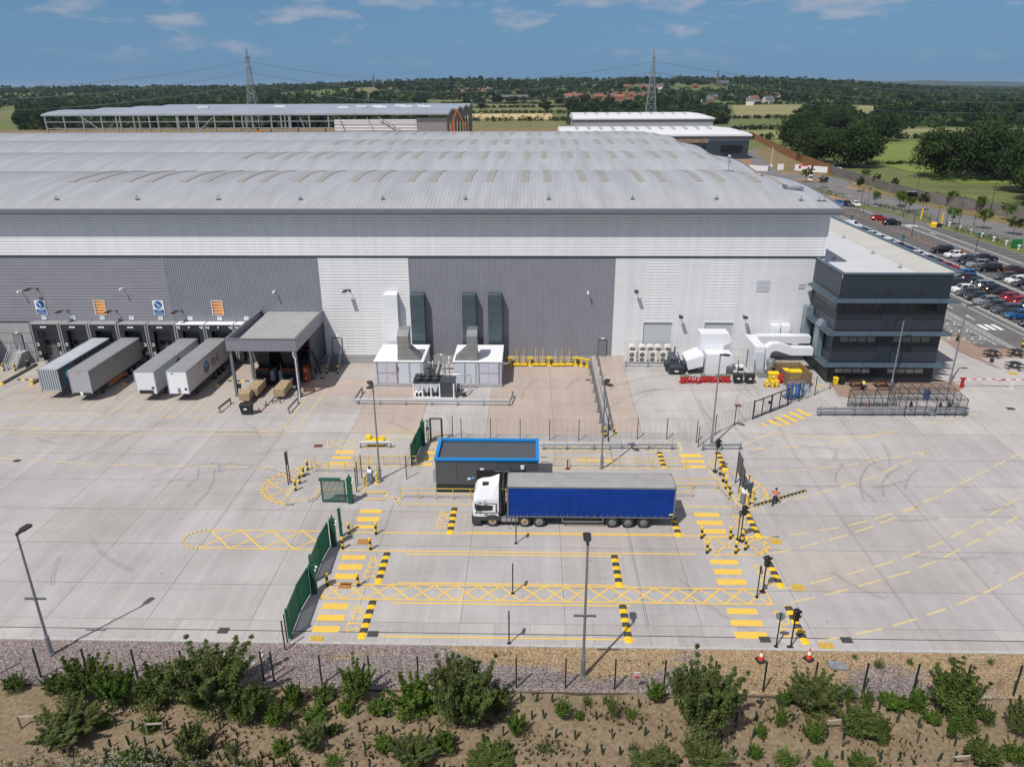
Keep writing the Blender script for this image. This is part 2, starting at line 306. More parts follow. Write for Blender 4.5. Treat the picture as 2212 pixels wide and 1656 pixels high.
# ---------------------------------------------------------------- gravel strip and planted bank
def gravel_mat():
    m=bpy.data.materials.new('gravel'); m.use_nodes=True; nt=m.node_tree; n=nt.nodes; l=nt.links; bs=n['Principled BSDF']; bs.inputs['Roughness'].default_value=.9
    g=n.new('ShaderNodeNewGeometry'); v=n.new('ShaderNodeTexVoronoi'); v.inputs['Scale'].default_value=15.; l.new(g.outputs['Position'],v.inputs['Vector'])
    sp=n.new('ShaderNodeSeparateColor'); l.new(v.outputs['Color'],sp.inputs[0])
    def ramp(cs):
        r=n.new('ShaderNodeValToRGB'); e=r.color_ramp.elements; e[0].color=(*cs[0],1); e[1].color=(*cs[-1],1)
        for i,c in enumerate(cs[1:-1]): e.new((i+1)/(len(cs)-1)).color=(*c,1)
        l.new(sp.outputs[0],r.inputs['Fac']); return r.outputs[0]
    A=ramp([(.085,.066,.062),(.165,.13,.122),(.24,.198,.186),(.40,.345,.325)]); Y=ramp([(.15,.10,.055),(.26,.175,.09),(.34,.235,.125),(.48,.38,.25)])
    t=n.new('ShaderNodeTexNoise'); mp=n.new('ShaderNodeMapping'); mp.inputs['Scale'].default_value=(.16,.42,0); l.new(g.outputs['Position'],mp.inputs[0]); t.inputs['Scale'].default_value=1; t.inputs['Detail'].default_value=5; l.new(mp.outputs[0],t.inputs['Vector'])
    sx=n.new('ShaderNodeSeparateXYZ'); l.new(g.outputs['Position'],sx.inputs[0])
    mr=n.new('ShaderNodeMapRange'); mr.inputs['From Min'].default_value=-20; mr.inputs['From Max'].default_value=8; mr.inputs['To Min'].default_value=-.28; mr.inputs['To Max'].default_value=.10; l.new(sx.outputs[0],mr.inputs['Value'])
    my=n.new('ShaderNodeMapRange'); my.inputs['From Min'].default_value=34.6; my.inputs['From Max'].default_value=37; my.inputs['To Min'].default_value=-.12; my.inputs['To Max'].default_value=.04; l.new(sx.outputs[1],my.inputs['Value'])
    a=n.new('ShaderNodeMath'); l.new(t.outputs['Fac'],a.inputs[0]); l.new(mr.outputs[0],a.inputs[1]); a2=n.new('ShaderNodeMath'); l.new(a.outputs[0],a2.inputs[0]); l.new(my.outputs[0],a2.inputs[1])
    st=n.new('ShaderNodeMapRange'); st.inputs['From Min'].default_value=.46; st.inputs['From Max'].default_value=.56; l.new(a2.outputs[0],st.inputs['Value'])
    mx=n.new('ShaderNodeMix'); mx.data_type='RGBA'; l.new(st.outputs[0],mx.inputs['Factor']); l.new(A,mx.inputs['A']); l.new(Y,mx.inputs['B']); l.new(mx.outputs['Result'],bs.inputs['Base Color'])
    bp=n.new('ShaderNodeBump'); bp.inputs['Strength'].default_value=.9; bp.inputs['Distance'].default_value=.04; l.new(v.outputs['Distance'],bp.inputs['Height']); bp.invert=True; l.new(bp.outputs[0],bs.inputs['Normal'])
    return m
b=B(); nx=150
for k,y in enumerate([34.15,34.8,35.5,36.2,37,37.6,37.95]):
    for i in range(nx+1):
        x=-150+212*i/nx; b.v.append((x,y,-.06+(.05*math.sin(x*1.7+y*2.1)*math.sin(y*1.3+x*.4) if 0<k<6 else 0)))
for k in range(6):
    for i in range(nx): a=k*(nx+1)+i; b.f.append((a,a+1,a+nx+2,a+nx+1)); b.m.append(0)
struct(b,'gravel',gravel_mat())
b=B(); b.box(-150,62,34.05,34.15,-.2,.03); struct(b,'timber_edging',M('edging_timber',(.09,.07,.05),.9,0,.3,2,world=True))
def soil_z(x,y): return -.04+.10*math.sin(x*.9+y*.7)*math.sin(y*1.1-x*.3)+.05*math.sin(x*2.7)*math.sin(y*3.1)-max(0,(33-y))*.015
b=B(); nx,ny=220,70
for k in range(ny+1):
    y=14+20.05*k/ny
    for i in range(nx+1):
        x=-45+90*i/nx; b.v.append((x,y,soil_z(x,y)))
for k in range(ny):
    for i in range(nx): a=k*(nx+1)+i; b.f.append((a,a+1,a+nx+2,a+nx+1)); b.m.append(0)
SOIL=M('planting_soil',(.14,.10,.058),.95,0,0,4.5,.9,9,col2=(.25,.19,.12),world=True)
struct(b,'planting_bed',SOIL,smooth=True)

# ================================================================ main warehouse
WALLW=M('white_profiled_sheet',(.72,.725,.735),.35,.1,.055,.8,stretch=(1.6,1,.05),world=True)
WALLG=M('grey_profiled_sheet',(.245,.25,.285),.4,.1,.05,.5,world=True)
WALLG2=M('mid_grey_sheet',(.25,.25,.28),.4,.1,.05,.5,world=True)
PLINTH=M('precast_plinth',(.33,.33,.335),.8,0,.08,1.2,.15,6,world=True)
ROOF=M('grey_roof_sheet',(.40,.41,.425),.42,.15,.11,.45,stretch=(1.4,.05,1),world=True)
ROOFL=M('rooflight_sheet',(.30,.295,.25),.4,0,.08,1)
GUT=M('gutter_grey',(.19,.20,.225),.45,.3,.06,1)
TRIMD=M('dark_trim',(.03,.045,.05),.5)
YW=90.0
def wallH(b,x0,x1,z0,z1,y,p=.34,d=.04,m=0):
    n=max(1,round((z1-z0)/p)); p=(z1-z0)/n; prof=[]
    for i in range(n):
        z=z0+i*p; prof+=[(y-d,z),(y-d,z+.62*p),(y,z+.70*p),(y,z+.90*p)]
    prof.append((y-d,z1))
    b.loft([[(x0,a,c) for a,c in prof],[(x1,a,c) for a,c in prof]],m,False,False)
def wallHx(b,y0,y1,z0,z1,x,p=.34,d=.04,m=0,sgn=-1):
    n=max(1,round((z1-z0)/p)); p=(z1-z0)/n; prof=[]
    for i in range(n):
        z=z0+i*p; prof+=[(x+sgn*d,z),(x+sgn*d,z+.62*p),(x,z+.70*p),(x,z+.90*p)]
    prof.append((x+sgn*d,z1))
    b.loft([[(a,y0,c) for a,c in prof],[(a,y1,c) for a,c in prof]],m,False,False)
def wallV(b,x0,x1,z0,z1,y,p=.30,d=.04,m=0):
    n=max(1,round((x1-x0)/p)); p=(x1-x0)/n; prof=[]
    for i in range(n):
        x=x0+i*p; prof+=[(x,y-d),(x+.55*p,y-d),(x+.65*p,y),(x+.9*p,y)]
    prof.append((x1,y-d))
    b.loft([[(x,a,z0) for x,a in prof],[(x,a,z1) for x,a in prof]],m,False,False)
WH=thing('warehouse','huge warehouse in white and grey ribbed cladding under a four-vault grey roof','warehouse',(0,0,0))
XL,XR,XE=-150,35.15,35.9; RS,RH,RZ=33.7,2.3,19.75; RY=88.75; NV=4; YB=RY+RS*NV
def roofz(x,y):
    t=((y-RY)%RS)/RS if y<YB-1e-6 else 1; h=RH-1.25*max(0,min(1,(x-26)/10))**1.7
    return RZ+h*(1-(2*t-1)**2)
b=B(); wallH(b,XL,XR,13.95,18.95,YW,.33,.028); b.obj('upper_wall',WALLW,WH)
b=B(); b.box(XL,XR+.06,YW-.09,YW+.1,13.72,13.95); b.obj('band_trim',TRIMD,WH)
b=B(); wallH(b,XL,-45.4,5.45,13.72,YW,.36,.04); b.obj('side_panel',WALLG2,WH)
b=B(); wallV(b,-45.3,-26.35,5.45,13.72,YW,.28,.045); b.obj('side_panel',WALLG,WH)
b=B(); wallH(b,-26.25,-15.1,1.15,13.72,YW,.36,.04); b.obj('white_wall',WALLW,WH)
b=B(); wallV(b,-15.0,10.05,1.15,13.72,YW,.28,.045); b.obj('side_panel',WALLG,WH)
b=B()
for x0,x1,z0,z1 in ((10.15,13.9,1.15,13.72),(17.72,21.5,1.15,13.72),(25.3,XR,1.15,13.72)): wallH(b,x0,x1,z0,z1,YW,.26,.04)
for x0,x1 in ((13.9,17.72),(21.5,25.3)): wallH(b,x0,x1,5.72,13.72,YW,.36,.04)
b.obj('white_wall',WALLW,WH)
for x in (-45.35,-26.3,-15.05,10.1): b=B(); b.box(x-.06,x+.06,YW-.075,YW-.03,1.2 if x>-26.2 else 5.45,13.71); b.obj('panel_trim',WALLG,WH)
b=B(); b.box(XR-.1,XR+.03,YW-.07,YW-.02,1.15,18.95); b.obj('corner_trim',WHITE,WH)
# concrete base: deep behind the docks, low elsewhere
b=B(); b.box(XL,-64.2,YW-.12,YW+.2,-.1,5.42); b.box(-64.2,-34.3,YW,YW+.2,-.1,1.1); b.box(-64.2,-34.3,YW-.02,YW+.2,4.9,5.44); b.box(-34.3,7.85,YW-.12,YW+.2,-.1,1.13); b.box(7.85,XR,YW-.08,YW+.2,.8,1.2)
for z in (1.3,2.6,3.9): b.box(XL,-64.21,YW-.135,YW-.12,z,z+.03,1)
for z in (0,): b.box(XL,-64.2,YW-.17,YW-.13,5.36,5.46,1)
b.obj('plinth',[PLINTH,TRIMD],WH)
# the other walls close the volume
b=B(); b.box(XL,XR-.05,YW+.3,YB-.5,.2,18.9); b.obj('interior',DARK,WH)
b=B(); wallHx(b,YW,YB-.4,1.15,18.95,XR,.42,.05,0,1); b.obj('side_wall',WALLW,WH)
# roof
b=B(); p=.46; xs_=[]; x=XL
while x<XE-.01: xs_+= [(x,0),(x+p*.72,0),(x+p*.80,.03),(x+p*.92,.03)]; x+=p
ny=14; xs_=[(a,h) for a,h in xs_ if a<XE]+[(XE,0)]
for k in range(NV):
    base=len(b.v); 
    for j in range(ny+1):
        y=RY+RS*(k+j/ny)
        for a,h in xs_: b.v.append((a,y,roofz(a,RY+RS*j/ny if j<ny else RY)+h))
    n=len(xs_)
    for j in range(ny):
        for i in range(n-1): q=base+j*n+i; b.f.append((q,q+1,q+n+1,q+n)); b.m.append(0)
ro=b.obj('roof',ROOF,WH)
# valley gutters, eaves gutter, soffit, verge trim
b=B()
b.extx([(RY-.34,19.28),(RY-.34,19.72),(RY-.05,19.80),(RY+.02,19.73),(RY-.22,19.66),(RY-.22,19.36),(RY+.02,19.32),(RY+.02,19.2),(RY-.26,19.2)],XL,XE+.25)
b.obj('gutter',GUT,WH)
b=B(); b.box(XL,XE+.1,RY-.24,YW+.05,18.97,19.19); b.obj('soffit',M('soffit_grey',(.24,.24,.25),.6),WH)
b=B(); N=18
for k in range(NV):
    pr=[]
    for j in range(N+1):
        y=RY+RS*(k+j/N); z=roofz(XE,RY+RS*j/N if j<N else RY); pr.append((y,z))
    b.loft([[(XE-.02,y,z+.1),(XE+.24,y,z+.08),(XE+.30,y,z-.05),(XE+.30,y,z-.5),(XE-.02,y,z-.62)] for y,z in pr],0)
    b.loft([[(XR-.3,y,18.9),(XE-.05,y,18.9),(XE-.05,y,z-.08),(XR-.3,y,z-.08)] for y,z in pr],1)
b.obj('verge_trim',[GUT,WALLW],WH)
b=B(); b.box(XL,XE+.1,YB-.3,YB+.2,.2,19.9); b.obj('back_wall',WALLW,WH)
# rooflights: pairs of translucent strips over each vault
cx=[]; x=.55
for i in range(-14,5): cx+=[x+i*7.42-1.44,x+i*7.42+1.44]
q=0
for k in range(NV):
    for a in cx:
        if a>32 or a<(-62,-50,-45,-38)[k]: continue
        b=B(); pr=[]
        for j in range(13):
            t=.30+.40*j/12; y=RY+RS*(k+t); pr.append((y,RZ+(roofz(a,RY+RS*t)-RZ)+.075))
        b.loft([[(a-.48,y,z-.12),(a-.48,y,z),(a-.24,y,z+.018),(a,y,z),(a+.24,y,z+.018),(a+.48,y,z),(a+.48,y,z-.12)] for y,z in pr],0)
        b.obj('rooflight',ROOFL,ro)
# safety anchors and roof plant
b=B(); 
anch=[(xx,91.6) for xx in range(-58,34,10)]+[(34.2,91.8),(34.8,91.8),(31,105),(-45,118)]
def anchor(x,y):
    b=B(); z=roofz(x,y); b.cbox(0,0,0.05,.5,.5,.04); b.tube((-.25,-.25,.05),(0,0,.42),.03); b.tube((.25,-.25,.05),(0,0,.42),.03); b.tube((0,.3,.05),(0,0,.42),.03); b.cyl(0,0,.4,.5,.06)
    return b,z
for i,(x,y) in enumerate(anch):
    b,z=anchor(x,y); b.obj('fall_arrest_anchor',GALVD,ro,(x,y,z))
x,y=(27.29,108.40); z=roofz(x,y)
e=thing('weather_station','round silver sensor mast standing on the first roof vault','mast',(x,y,z))
b=B(); b.box(-.7,.7,-.5,.5,.06,.12); b.tube((0,0,.1),(0,0,1.9),.05); b.obj('mast_pole',GALV,e)
b=B(); b.ball(0,0,1.95,.33); b.ball(.05,-.1,1.4,.22); b.obj('sensor_dome',GALV,e,smooth=True)
x,y=(32.67,96.61); z=roofz(x,y)
e=thing('roof_plant','low grey hatch box lying on the roof near its right corner','roof hatch',(x,y,z+.05))
b=B(); b.rbox(-1.1,1.1,-.45,.45,0,.34,.06); b.obj('hatch_box',GALV,e); b=B(); b.box(-1.3,-1.0,-.5,.5,0,.55); b.obj('hatch_upstand',GALVD,e)
# ---------------------------------------------------------------- dock doors
SHL=M('dock_shelter_side',(.30,.305,.31),.6,0,.06,2); 
SHB=M('dock_shelter_flap',(.022,.023,.025),.75,0,.2,3)
DOORG=M('dock_door_grey',(.12,.12,.125),.45,0,.05,2)
DOORD=M('dock_door_dark',(.055,.057,.062),.5)
DW=3.72; x8=-63.3
def dock(i,light):
    b=B(); x0=x8+i*DW; x1=x0+3.56; yf=YW-1.2
    e=B()
    # canopy roof and cheeks
    e.box(x0,x1,yf,YW-.02,5.42,5.52,1 if light else 0)
    e.box(x0,x0+.14,yf,YW-.02,0.9,5.42,0); e.box(x1-.14,x1,yf,YW-.02,.9,5.42,0)
    s=e.obj('dock_shelter',[SHL,WHITE],WH)
    e=B(); e.box(x0+.15,x1-.15,yf+.02,yf+.08,4.62,5.41); e.box(x0+.15,x0+.72,yf+.03,yf+.09,.95,4.62); e.box(x1-.72,x1-.15,yf+.03,yf+.09,.95,4.62); e.obj('shelter_curtain',SHB,s)
    for xx in (x0+.44,x1-.44):
        for z in ((1.6,2.75) if i<5 else ()):
            e=B(); e.path([(xx+.17*math.cos(a),yf-.02,z+.17*math.sin(a)) for a in [k*math.pi/5 for k in range(-4,5)]],.05,6); e.obj('dock_marker',WHITE,s)
    e=B()
    if i<5: e.box(x0+1.25,x0+2.0,yf-.02,yf+.01,4.98,5.16)
    else:
        for xx in (x0+.35,x1-.35): e=B(); e.bar((xx-.2,yf-.01,5.2),(xx+.15,yf-.01,4.9),.1); e.bar((xx+.05,yf-.01,5.25),(xx+.2,yf-.01,5.1),.1); e.obj('chevron_marker',WHITE,s)
        e=B(); e.cyl(x0+1.7,yf-.05,5.0,5.2,.1,8)
    e.obj('dock_lamp' if light else 'dock_plate',WHITE,s)
    if i<5: 
        e=B(); e.text('00%d'%(8-i),.13,(x0+1.62,yf-.028,5.07)); e.obj('lettering',RED,s)
    e=B(); e.box(x0+.6,x1-.6,YW-.2,YW-.05,1.1,4.6)
    for z in (1.75,2.4,3.05,3.7): e.box(x0+.6,x1-.6,YW-.215,YW-.2,z,z+.03,1)
    d=e.obj('dock_door',[DOORG if i in (0,1,4,5,6,7) else DOORD,DARK],WH)
    if i in (0,1,4,5,6,7):
        e=B(); e.box(x0+.8,x0+1.72,YW-.23,YW-.2,2.5,3.0); e.box(x0+1.82,x0+2.74,YW-.23,YW-.2,2.5,3.0); e.obj('door_window',GLASS,d)
    e=B(); e.box(x0+.3,x1-.3,YW-.35,YW,.75,1.1); e.obj('dock_leveller',M('leveller_steel',(.10,.10,.105),.6),WH)
    for xx in (x0+.55,x1-.55):
        e=B(); e.box(xx-.14,xx+.14,YW-.75,YW-.0,.45,1.15); e.obj('dock_bumper',RUBBER,WH)
for i in range(8): dock(i,i>4)
# personnel doors
def pdoor(x,z,w=.98,h=2.1,col=None,y=YW-.05):
    e=B(); e.box(x-w/2-.07,x+w/2+.07,y-.07,y+.02,z,z+h+.07,1); e.box(x-w/2,x+w/2,y-.10,y-.06,z+.01,z+h); d=e.obj('personnel_door',[col or M('door_grey',(.17,.175,.2),.4),TRIMD],WH)
    e=B(); e.bar((x+w/2-.1,y-.16,z+1.0),(x+w/2-.26,y-.16,z+1.0),.035); e.bar((x+w/2-.1,y-.16,z+1.0),(x+w/2-.1,y-.09,z+1.0),.035); e.obj('handle',GALV,d)
    e=B(); e.box(x-.22,x+.22,y-.14,y-.03,z+h+.18,z+h+.30); e.obj('door_lamp',WHITE,d)
pdoor(9.0,1.16); pdoor(-66.0,1.62,1.05,2.1,M('door_pale',(.23,.235,.25),.45),YW-.13); pdoor(-24.75,1.16,1.15,2.25,M('door_white',(.55,.56,.58),.45))
# roller shutters on the right
for x0,x1 in ((13.9,17.72),(21.5,25.3)):
    e=B(); prof=[]
    for k in range(30): z=1.2+k*.15; prof+=[(YW+.13,z),(YW+.10,z+.04),(YW+.10,z+.11)]
    e.loft([[(x0+.1,a,c) for a,c in prof],[(x1-.1,a,c) for a,c in prof]],0,False,False)
    sh=e.obj('roller_shutter',M('shutter_grey',(.46,.48,.5),.45,.1),WH)
    e=B(); e.box(x0,x0+.12,YW-.07,YW+.2,1.15,5.72); e.box(x1-.12,x1,YW-.07,YW+.2,1.15,5.72); e.box(x0+.12,x1-.12,YW-.07,YW+.2,5.6,5.72); e.obj('shutter_frame',WALLW,sh)
    e=B(); e.box(x0+.1,x1-.1,YW+.06,YW+.1,1.2,1.75); e.obj('shutter_foot',BLUEP,sh)
# wall louvres on the right hand wall
e=B()
x0,z1=(27.45,11.02); x1,z0=(29.02,9.58)
for k in range(9): z=z0+(z1-z0)*k/9; e.box(x0,x1,YW-.10,YW-.05,z+.02,z+(z1-z0)/9-.01)
e.obj('louvre_panel',M('louvre_pale',(.6,.61,.66),.4,.2),WH)
e=B(); x0,z1=(32.53,10.66); x1,z0=(33.35,9.97)
for k in range(5): z=z0+(z1-z0)*k/5; e.box(x0,x1,YW-.10,YW-.05,z+.02,z+(z1-z0)/5-.01)
e.obj('louvre_panel',M('louvre_pale',(.6,.61,.66),.4,.2),WH)
# ================================================================ office block
OF=thing('office_building','dark grey three-storey office block with louvred canopies at the warehouse corner','office block',(0,0,0))
OX0,OX1,OY=34.2,46.2,81.6
b=B(); wallH(b,OX0,OX1,11.15,13.72,OY,.30,.04); b.obj('parapet_wall',ANTH,OF)
b=B(); wallHx(b,OY,YW-.05,11.15,13.72,OX0,.30,.04,0,-1); b.obj('parapet_wall',ANTHL,OF)
b=B(); b.box(OX0-.05,OX1+.1,OY-.12,OY+.35,13.72,13.86); b.box(OX0-.12,OX0+.3,OY+.36,YW+.2,13.72,13.86); 
b.box(OX1+.85,OX1+1.4,OY+.36,134,13.72,13.86); b.box(OX1-.3,OX1+1.35,OY+.36,OY+.5,13.73,13.85); b.obj('coping',M('coping_blue_grey',(.10,.145,.185),.4,.3),OF)
b=B(); b.poly([(OX1-1.6,OY+.3,12.9),(OX1+1.0,OY+.3,13.74),(OX1+1.0,134,13.74),(OX1-1.6,134,12.9)]); b.obj('parapet_upstand',M('upstand_cream',(.43,.425,.395),.7,0,.05,.5,world=True),OF)
b=B(); b.box(OX0+.3,OX1-1.5,OY+.3,134,12.6,12.88)
for k in range(24): b.box(OX0+.35,OX1-1.6,OY+.9+k*2.1,OY+.93+k*2.1,12.88,12.9)
b.obj('flat_roof',M('roof_membrane',(.53,.54,.55),.5,0,.05,.4,world=True),OF)
for (u,v) in ((335,245),(553,362),(758,468),(262,405)):
    x,y=dict(zip([(335,245),(553,362),(758,468),(262,405)],[(44.32,107.64),(43.92,96.88),(43.73,88.75),(37.66,93.38)]))[(u,v)]
    b=B(); b.cbox(x,y,12.9,.45,.45,.04); b.tube((x-.2,y-.2,12.9),(x,y,13.3),.03); b.tube((x+.2,y-.2,12.9),(x,y,13.3),.03); b.tube((x,y+.25,12.9),(x,y,13.3),.03); b.obj('fall_arrest_anchor',GALVD,OF)
b=B(); b.box(OX0+.12,OX1-.0,OY+.1,134,1.0,12.6); b.obj('rear_wall',ANTH,OF)
# front face: bands, piers and glazing built round the openings
FL=[(1.0,2.12,3.02),(3.02,5.86,6.66),(6.66,9.55,10.48)]   # floor base, sill, head
cols=[(34.95,39.05),(40.9,45.15)]
b=B()
for z0,s,h in FL:
    ztop=h
    b.box(OX0,OX1,OY-.02,OY+.1,z0,s); 
    b.box(OX0,cols[0][0],OY-.02,OY+.1,s,h); b.box(cols[0][1],cols[1][0],OY-.02,OY+.1,s,h); b.box(cols[1][1],OX1,OY-.02,OY+.1,s,h)
b.box(OX0,OX1,OY-.02,OY+.1,10.48,11.15); b.box(OX1-.1,OX1+.02,OY+.12,134,1.0,12.9)
b.obj('front_wall',M('office_flat_panel',(.013,.018,.025),.5,0,.06,.6),OF)
b=B()
for z0,z1 in ((3.62,4.76),(7.4,8.5)): b.box(OX0-.03,39.3,OY-.06,OY-.025,z0,z1); b.box(41.0,OX1+.03,OY-.06,OY-.025,z0,z1)
b.obj('spandrel_panel',M('office_spandrel',(.028,.037,.048),.45,.1,.04,.6),OF)
b=B()
for z0,z1 in ((1.0,3.0),(3.62,6.9),(7.4,10.5)): wallH(b,39.25,40.85,z0,z1,OY-.03,.22,.04)
b.obj('ribbed_panel',ANTH,OF)
FRAME=M('window_frame_dark',(.02,.022,.026),.4)
for fi,(z0,s,h) in enumerate(FL):
    for c0,c1 in cols:
        b=B(); b.box(c0,c1,OY-.035,OY+.06,h-.07,h); b.box(c0,c1,OY-.035,OY+.06,s,s+.07)
        for k in range(5): x=c0+(c1-c0)*k/4; x=min(max(x,c0+.04),c1-.04); b.box(x-.04,x+.04,OY-.034,OY+.06,s+.07,h-.07)
        f=b.obj('window',FRAME,OF)
        b=B(); b.box(c0+.01,c1-.01,OY+.02,OY+.05,s+.01,h-.01); b.obj('pane',GLASS,f)
        b=B()
        if fi==1:
            for k in range(4): x=c0+(c1-c0)*k/4; b.box(x+.06,x+(c1-c0)/4-.06,OY+.0,OY+.015,s+.09,h-.12)
            b.obj('blind_or_painted_view',M('roller_blind',(.17,.17,.14),.7),f)
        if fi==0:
            # pale panels paint in the sunlit ground seen through the ground-floor corner glazing
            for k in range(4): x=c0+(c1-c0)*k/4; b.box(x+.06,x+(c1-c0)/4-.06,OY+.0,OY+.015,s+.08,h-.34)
            b.obj('blind_or_painted_view',M('painted_sunlit_view',(.42,.38,.34),.6,0,.35,1.4),f)
for x in [(39.45,11.72),(43.22,11.80)]:
    b=B(); b.box(x[0]-.3,x[0]+.3,OY-.09,OY-.05,x[1]-.2,x[1]+.25); b.obj('vent_grille',FRAME,OF)
# projecting sun louvres wrap the front and the left side at each floor head
BS=M('sun_louvre_blue_grey',(.075,.11,.14),.4,.3,.05,.6)
for z in (10.75,6.95,3.2):
    b=B(); x0,x1,y0=OX0-.9,OX1+1.15,OY-.85
    # sloping blades: outer edge lower
    n=6
    for k in range(n):
        xa,xb=x0+(x1-x0)*k/n+.02,x0+(x1-x0)*(k+1)/n-.02
        b.raw([(xa,y0,z),(xb,y0,z),(min(xb,OX1+.2) if k==n-1 else xb,OY-.06,z+.28),(max(xa,OX0) if k==0 else xa,OY-.06,z+.28),
               (xa,y0,z-.05),(xb,y0,z-.05),(min(xb,OX1+.2) if k==n-1 else xb,OY-.06,z+.22),(max(xa,OX0) if k==0 else xa,OY-.06,z+.22)],[(0,1,2,3),(7,6,5,4),(0,4,5,1),(1,5,6,2),(2,6,7,3),(3,7,4,0)])
    for k in range(4):
        ya,yb=y0+(YW-.6-y0)*k/4+.02,y0+(YW-.6-y0)*(k+1)/4-.02
        b.raw([(x0,ya,z),(OX0-.05,max(ya,OY-.0) ,z+.28),(OX0-.05,yb,z+.28),(x0,yb,z),(x0,ya,z-.05),(OX0-.05,max(ya,OY),z+.22),(OX0-.05,yb,z+.22),(x0,yb,z-.05)],[(0,1,2,3),(7,6,5,4),(0,4,5,1),(1,5,6,2),(2,6,7,3),(3,7,4,0)])
    # right-hand end: open blades that throw striped shade
    for k in range(5):
        xx=OX1+.15+k*.24; b.bar((xx,OY+.1,z+.22-k*.07),(xx,OY+9,z+.22-k*.07),.16,.03)
    for k in range(4): b.bar((OX1+.0,OY+.1+k*2.9,z+.2),(OX1+1.3,OY+.1+k*2.9,z-.02),.06)
    b.obj('sun_louvre',BS,OF)
b=B()
for k in range(7): b.bar((OX0+.06,82.2+k*1.1,9.4),(OX0+.06,82.2+k*1.1,10.4),.08); 
b.box(OX0-.03,OX0+.1,82,89.6,9.3,9.42); b.box(OX0+.02,OX0+.11,82,89.6,9.42,10.45,1); b.obj('side_window',[FRAME,GLASS],OF)
b=B(); wallHx(b,OY,YW-.05,1.0,11.15,OX0+.1,.30,.03,0,-1); b.obj('side_wall',ANTHL,OF)
# ================================================================ loading canopy over the balers
LC=thing('loading_canopy','grey clad canopy on steel posts over the two cardboard balers','canopy',(0,0,0))
b=B(); x0,x1,y0,zt,zb=-34.15,-26.2,78.4,7.0,5.62
wallV(b,x0,x1,zb,zt,y0,.25,.04); b.box(x0,x1,y0+.01,y0+.08,zb,zt,0)
b.box(x0,x0+.1,y0+.08,YW-.06,zb,zt); b.box(x1-.1,x1,y0+.08,YW-.06,zb,zt)
b.obj('fascia',WALLG,LC)
b=B(); b.box(x0-.06,x1+.06,y0-.08,y0+.22,zt,zt+.08); b.box(x0-.06,x0+.22,y0+.22,YW-.06,zt,zt+.08); b.box(x1-.22,x1+.06,y0+.22,YW-.06,zt,zt+.08); b.obj('coping',GUT,LC)
b=B(); p=.33; pr=[]; x=x0+1.0
while x<x1-.3: pr+=[(x,0),(x+p*.6,0),(x+p*.7,.06),(x+p*.9,.06)]; x+=p
b.loft([[(a,y0+.3,6.55+h) for a,h in pr],[(a,YW-.1,6.85+h) for a,h in pr]],0,False,False); b.box(x0+.1,x1-.1,y0+.1,YW-.1,6.1,6.2,0); b.obj('roof',M('canopy_roof_sheet',(.43,.43,.42),.5,.1,.06,1),LC)
for (x,y) in ((x0+.3,78.72),(x1-.3,78.62),(x0+.3,84.3),(x1-.3,84.3)):
    b=B(); b.box(x-.15,x+.15,y-.15,y-.12,0,zb); b.box(x-.15,x+.15,y+.12,y+.15,0,zb); b.box(x-.02,x+.02,y-.12,y+.12,0,zb); b.cbox(x,y,0,.45,.45,.03); b.obj('post',GALVD,LC)
b=B(); b.path([(x1-.5,78.45,5.6),(x1-.5,78.45,5.0),(x1-.3,78.42,4.7),(x1-.3,78.42,.1)],.06,6); b.obj('downpipe',WHITE,LC)
b=B(); b.box(x1-.06,x1-.02,83.5,YW-.1,1.5,zb); b.obj('side_screen',ANTH,LC)
# retaining kerb between the sunken dock yard and the raised service yard
b=B(); b.box(7.6,7.85,69.3,89.9,-.1,1.24); struct(b,'retaining_wall',PLINTH)

# ================================================================ painted markings
YM=M('yellow_road_paint',(.80,.50,.035),.7,0,0,2.3,col2=(.66,.44,.11),world=True)
YMF=M('worn_yellow_paint',(.66,.51,.19),.75,0,0,3.1,col2=(.47,.41,.28),world=True)
WM=M('white_road_paint',(.72,.72,.70),.7,0,.12,1.5,world=True)
def gline(b,pts,w=.12,dz=.008,m=0,z0=None):
    for p,q in zip(pts,pts[1:]):
        p=Vector((*p[:2],0)); q=Vector((*q[:2],0)); d=q-p
        if d.length<1e-4: continue
        d.normalize(); s=Vector((-d.y,d.x,0))*w/2; d=d*w*.3
        n=max(1,int((q-p).length/8)); a=p-d; e=q+d
        for i in range(n):
            u=a+(e-a)*i/n; v=a+(e-a)*(i+1)/n
            b.raw([tuple(c+Vector((0,0,(zg(c.x,c.y) if z0 is None else z0)+dz))) for c in (u-s,v-s,v+s,u+s)],[(0,1,2,3)],m)
def grect(b,x0,y0,x1,y1,dz=.009,m=0):
    if x1<x0: x0,x1=x1,x0
    if y1<y0: y0,y1=y1,y0
    b.raw([(x,y,zg(x,y)+dz) for x,y in ((x0,y0),(x1,y0),(x1,y1),(x0,y1))],[(0,1,2,3)],m)
def arc(cx,cy,rx,ry,a0,a1,n=14): return [(cx+rx*math.cos(R(a0+(a1-a0)*i/n)),cy+ry*math.sin(R(a0+(a1-a0)*i/n))) for i in range(n+1)]
def hatch(b,x0,x1,y0,y1,n,w=.12):
    """crossed diagonals between two lines"""
    for i in range(n):
        xa=x0+(x1-x0)*i/n; xb=x0+(x1-x0)*(i+1)/n
        gline(b,[(xa,y0),(xb,y1)],w,.010); gline(b,[(xa,y1),(xb,y0)],w,.014)
    gline(b,[(x0,y0),(x1,y0)],w,.018); gline(b,[(x0,y1),(x1,y1)],w,.018)
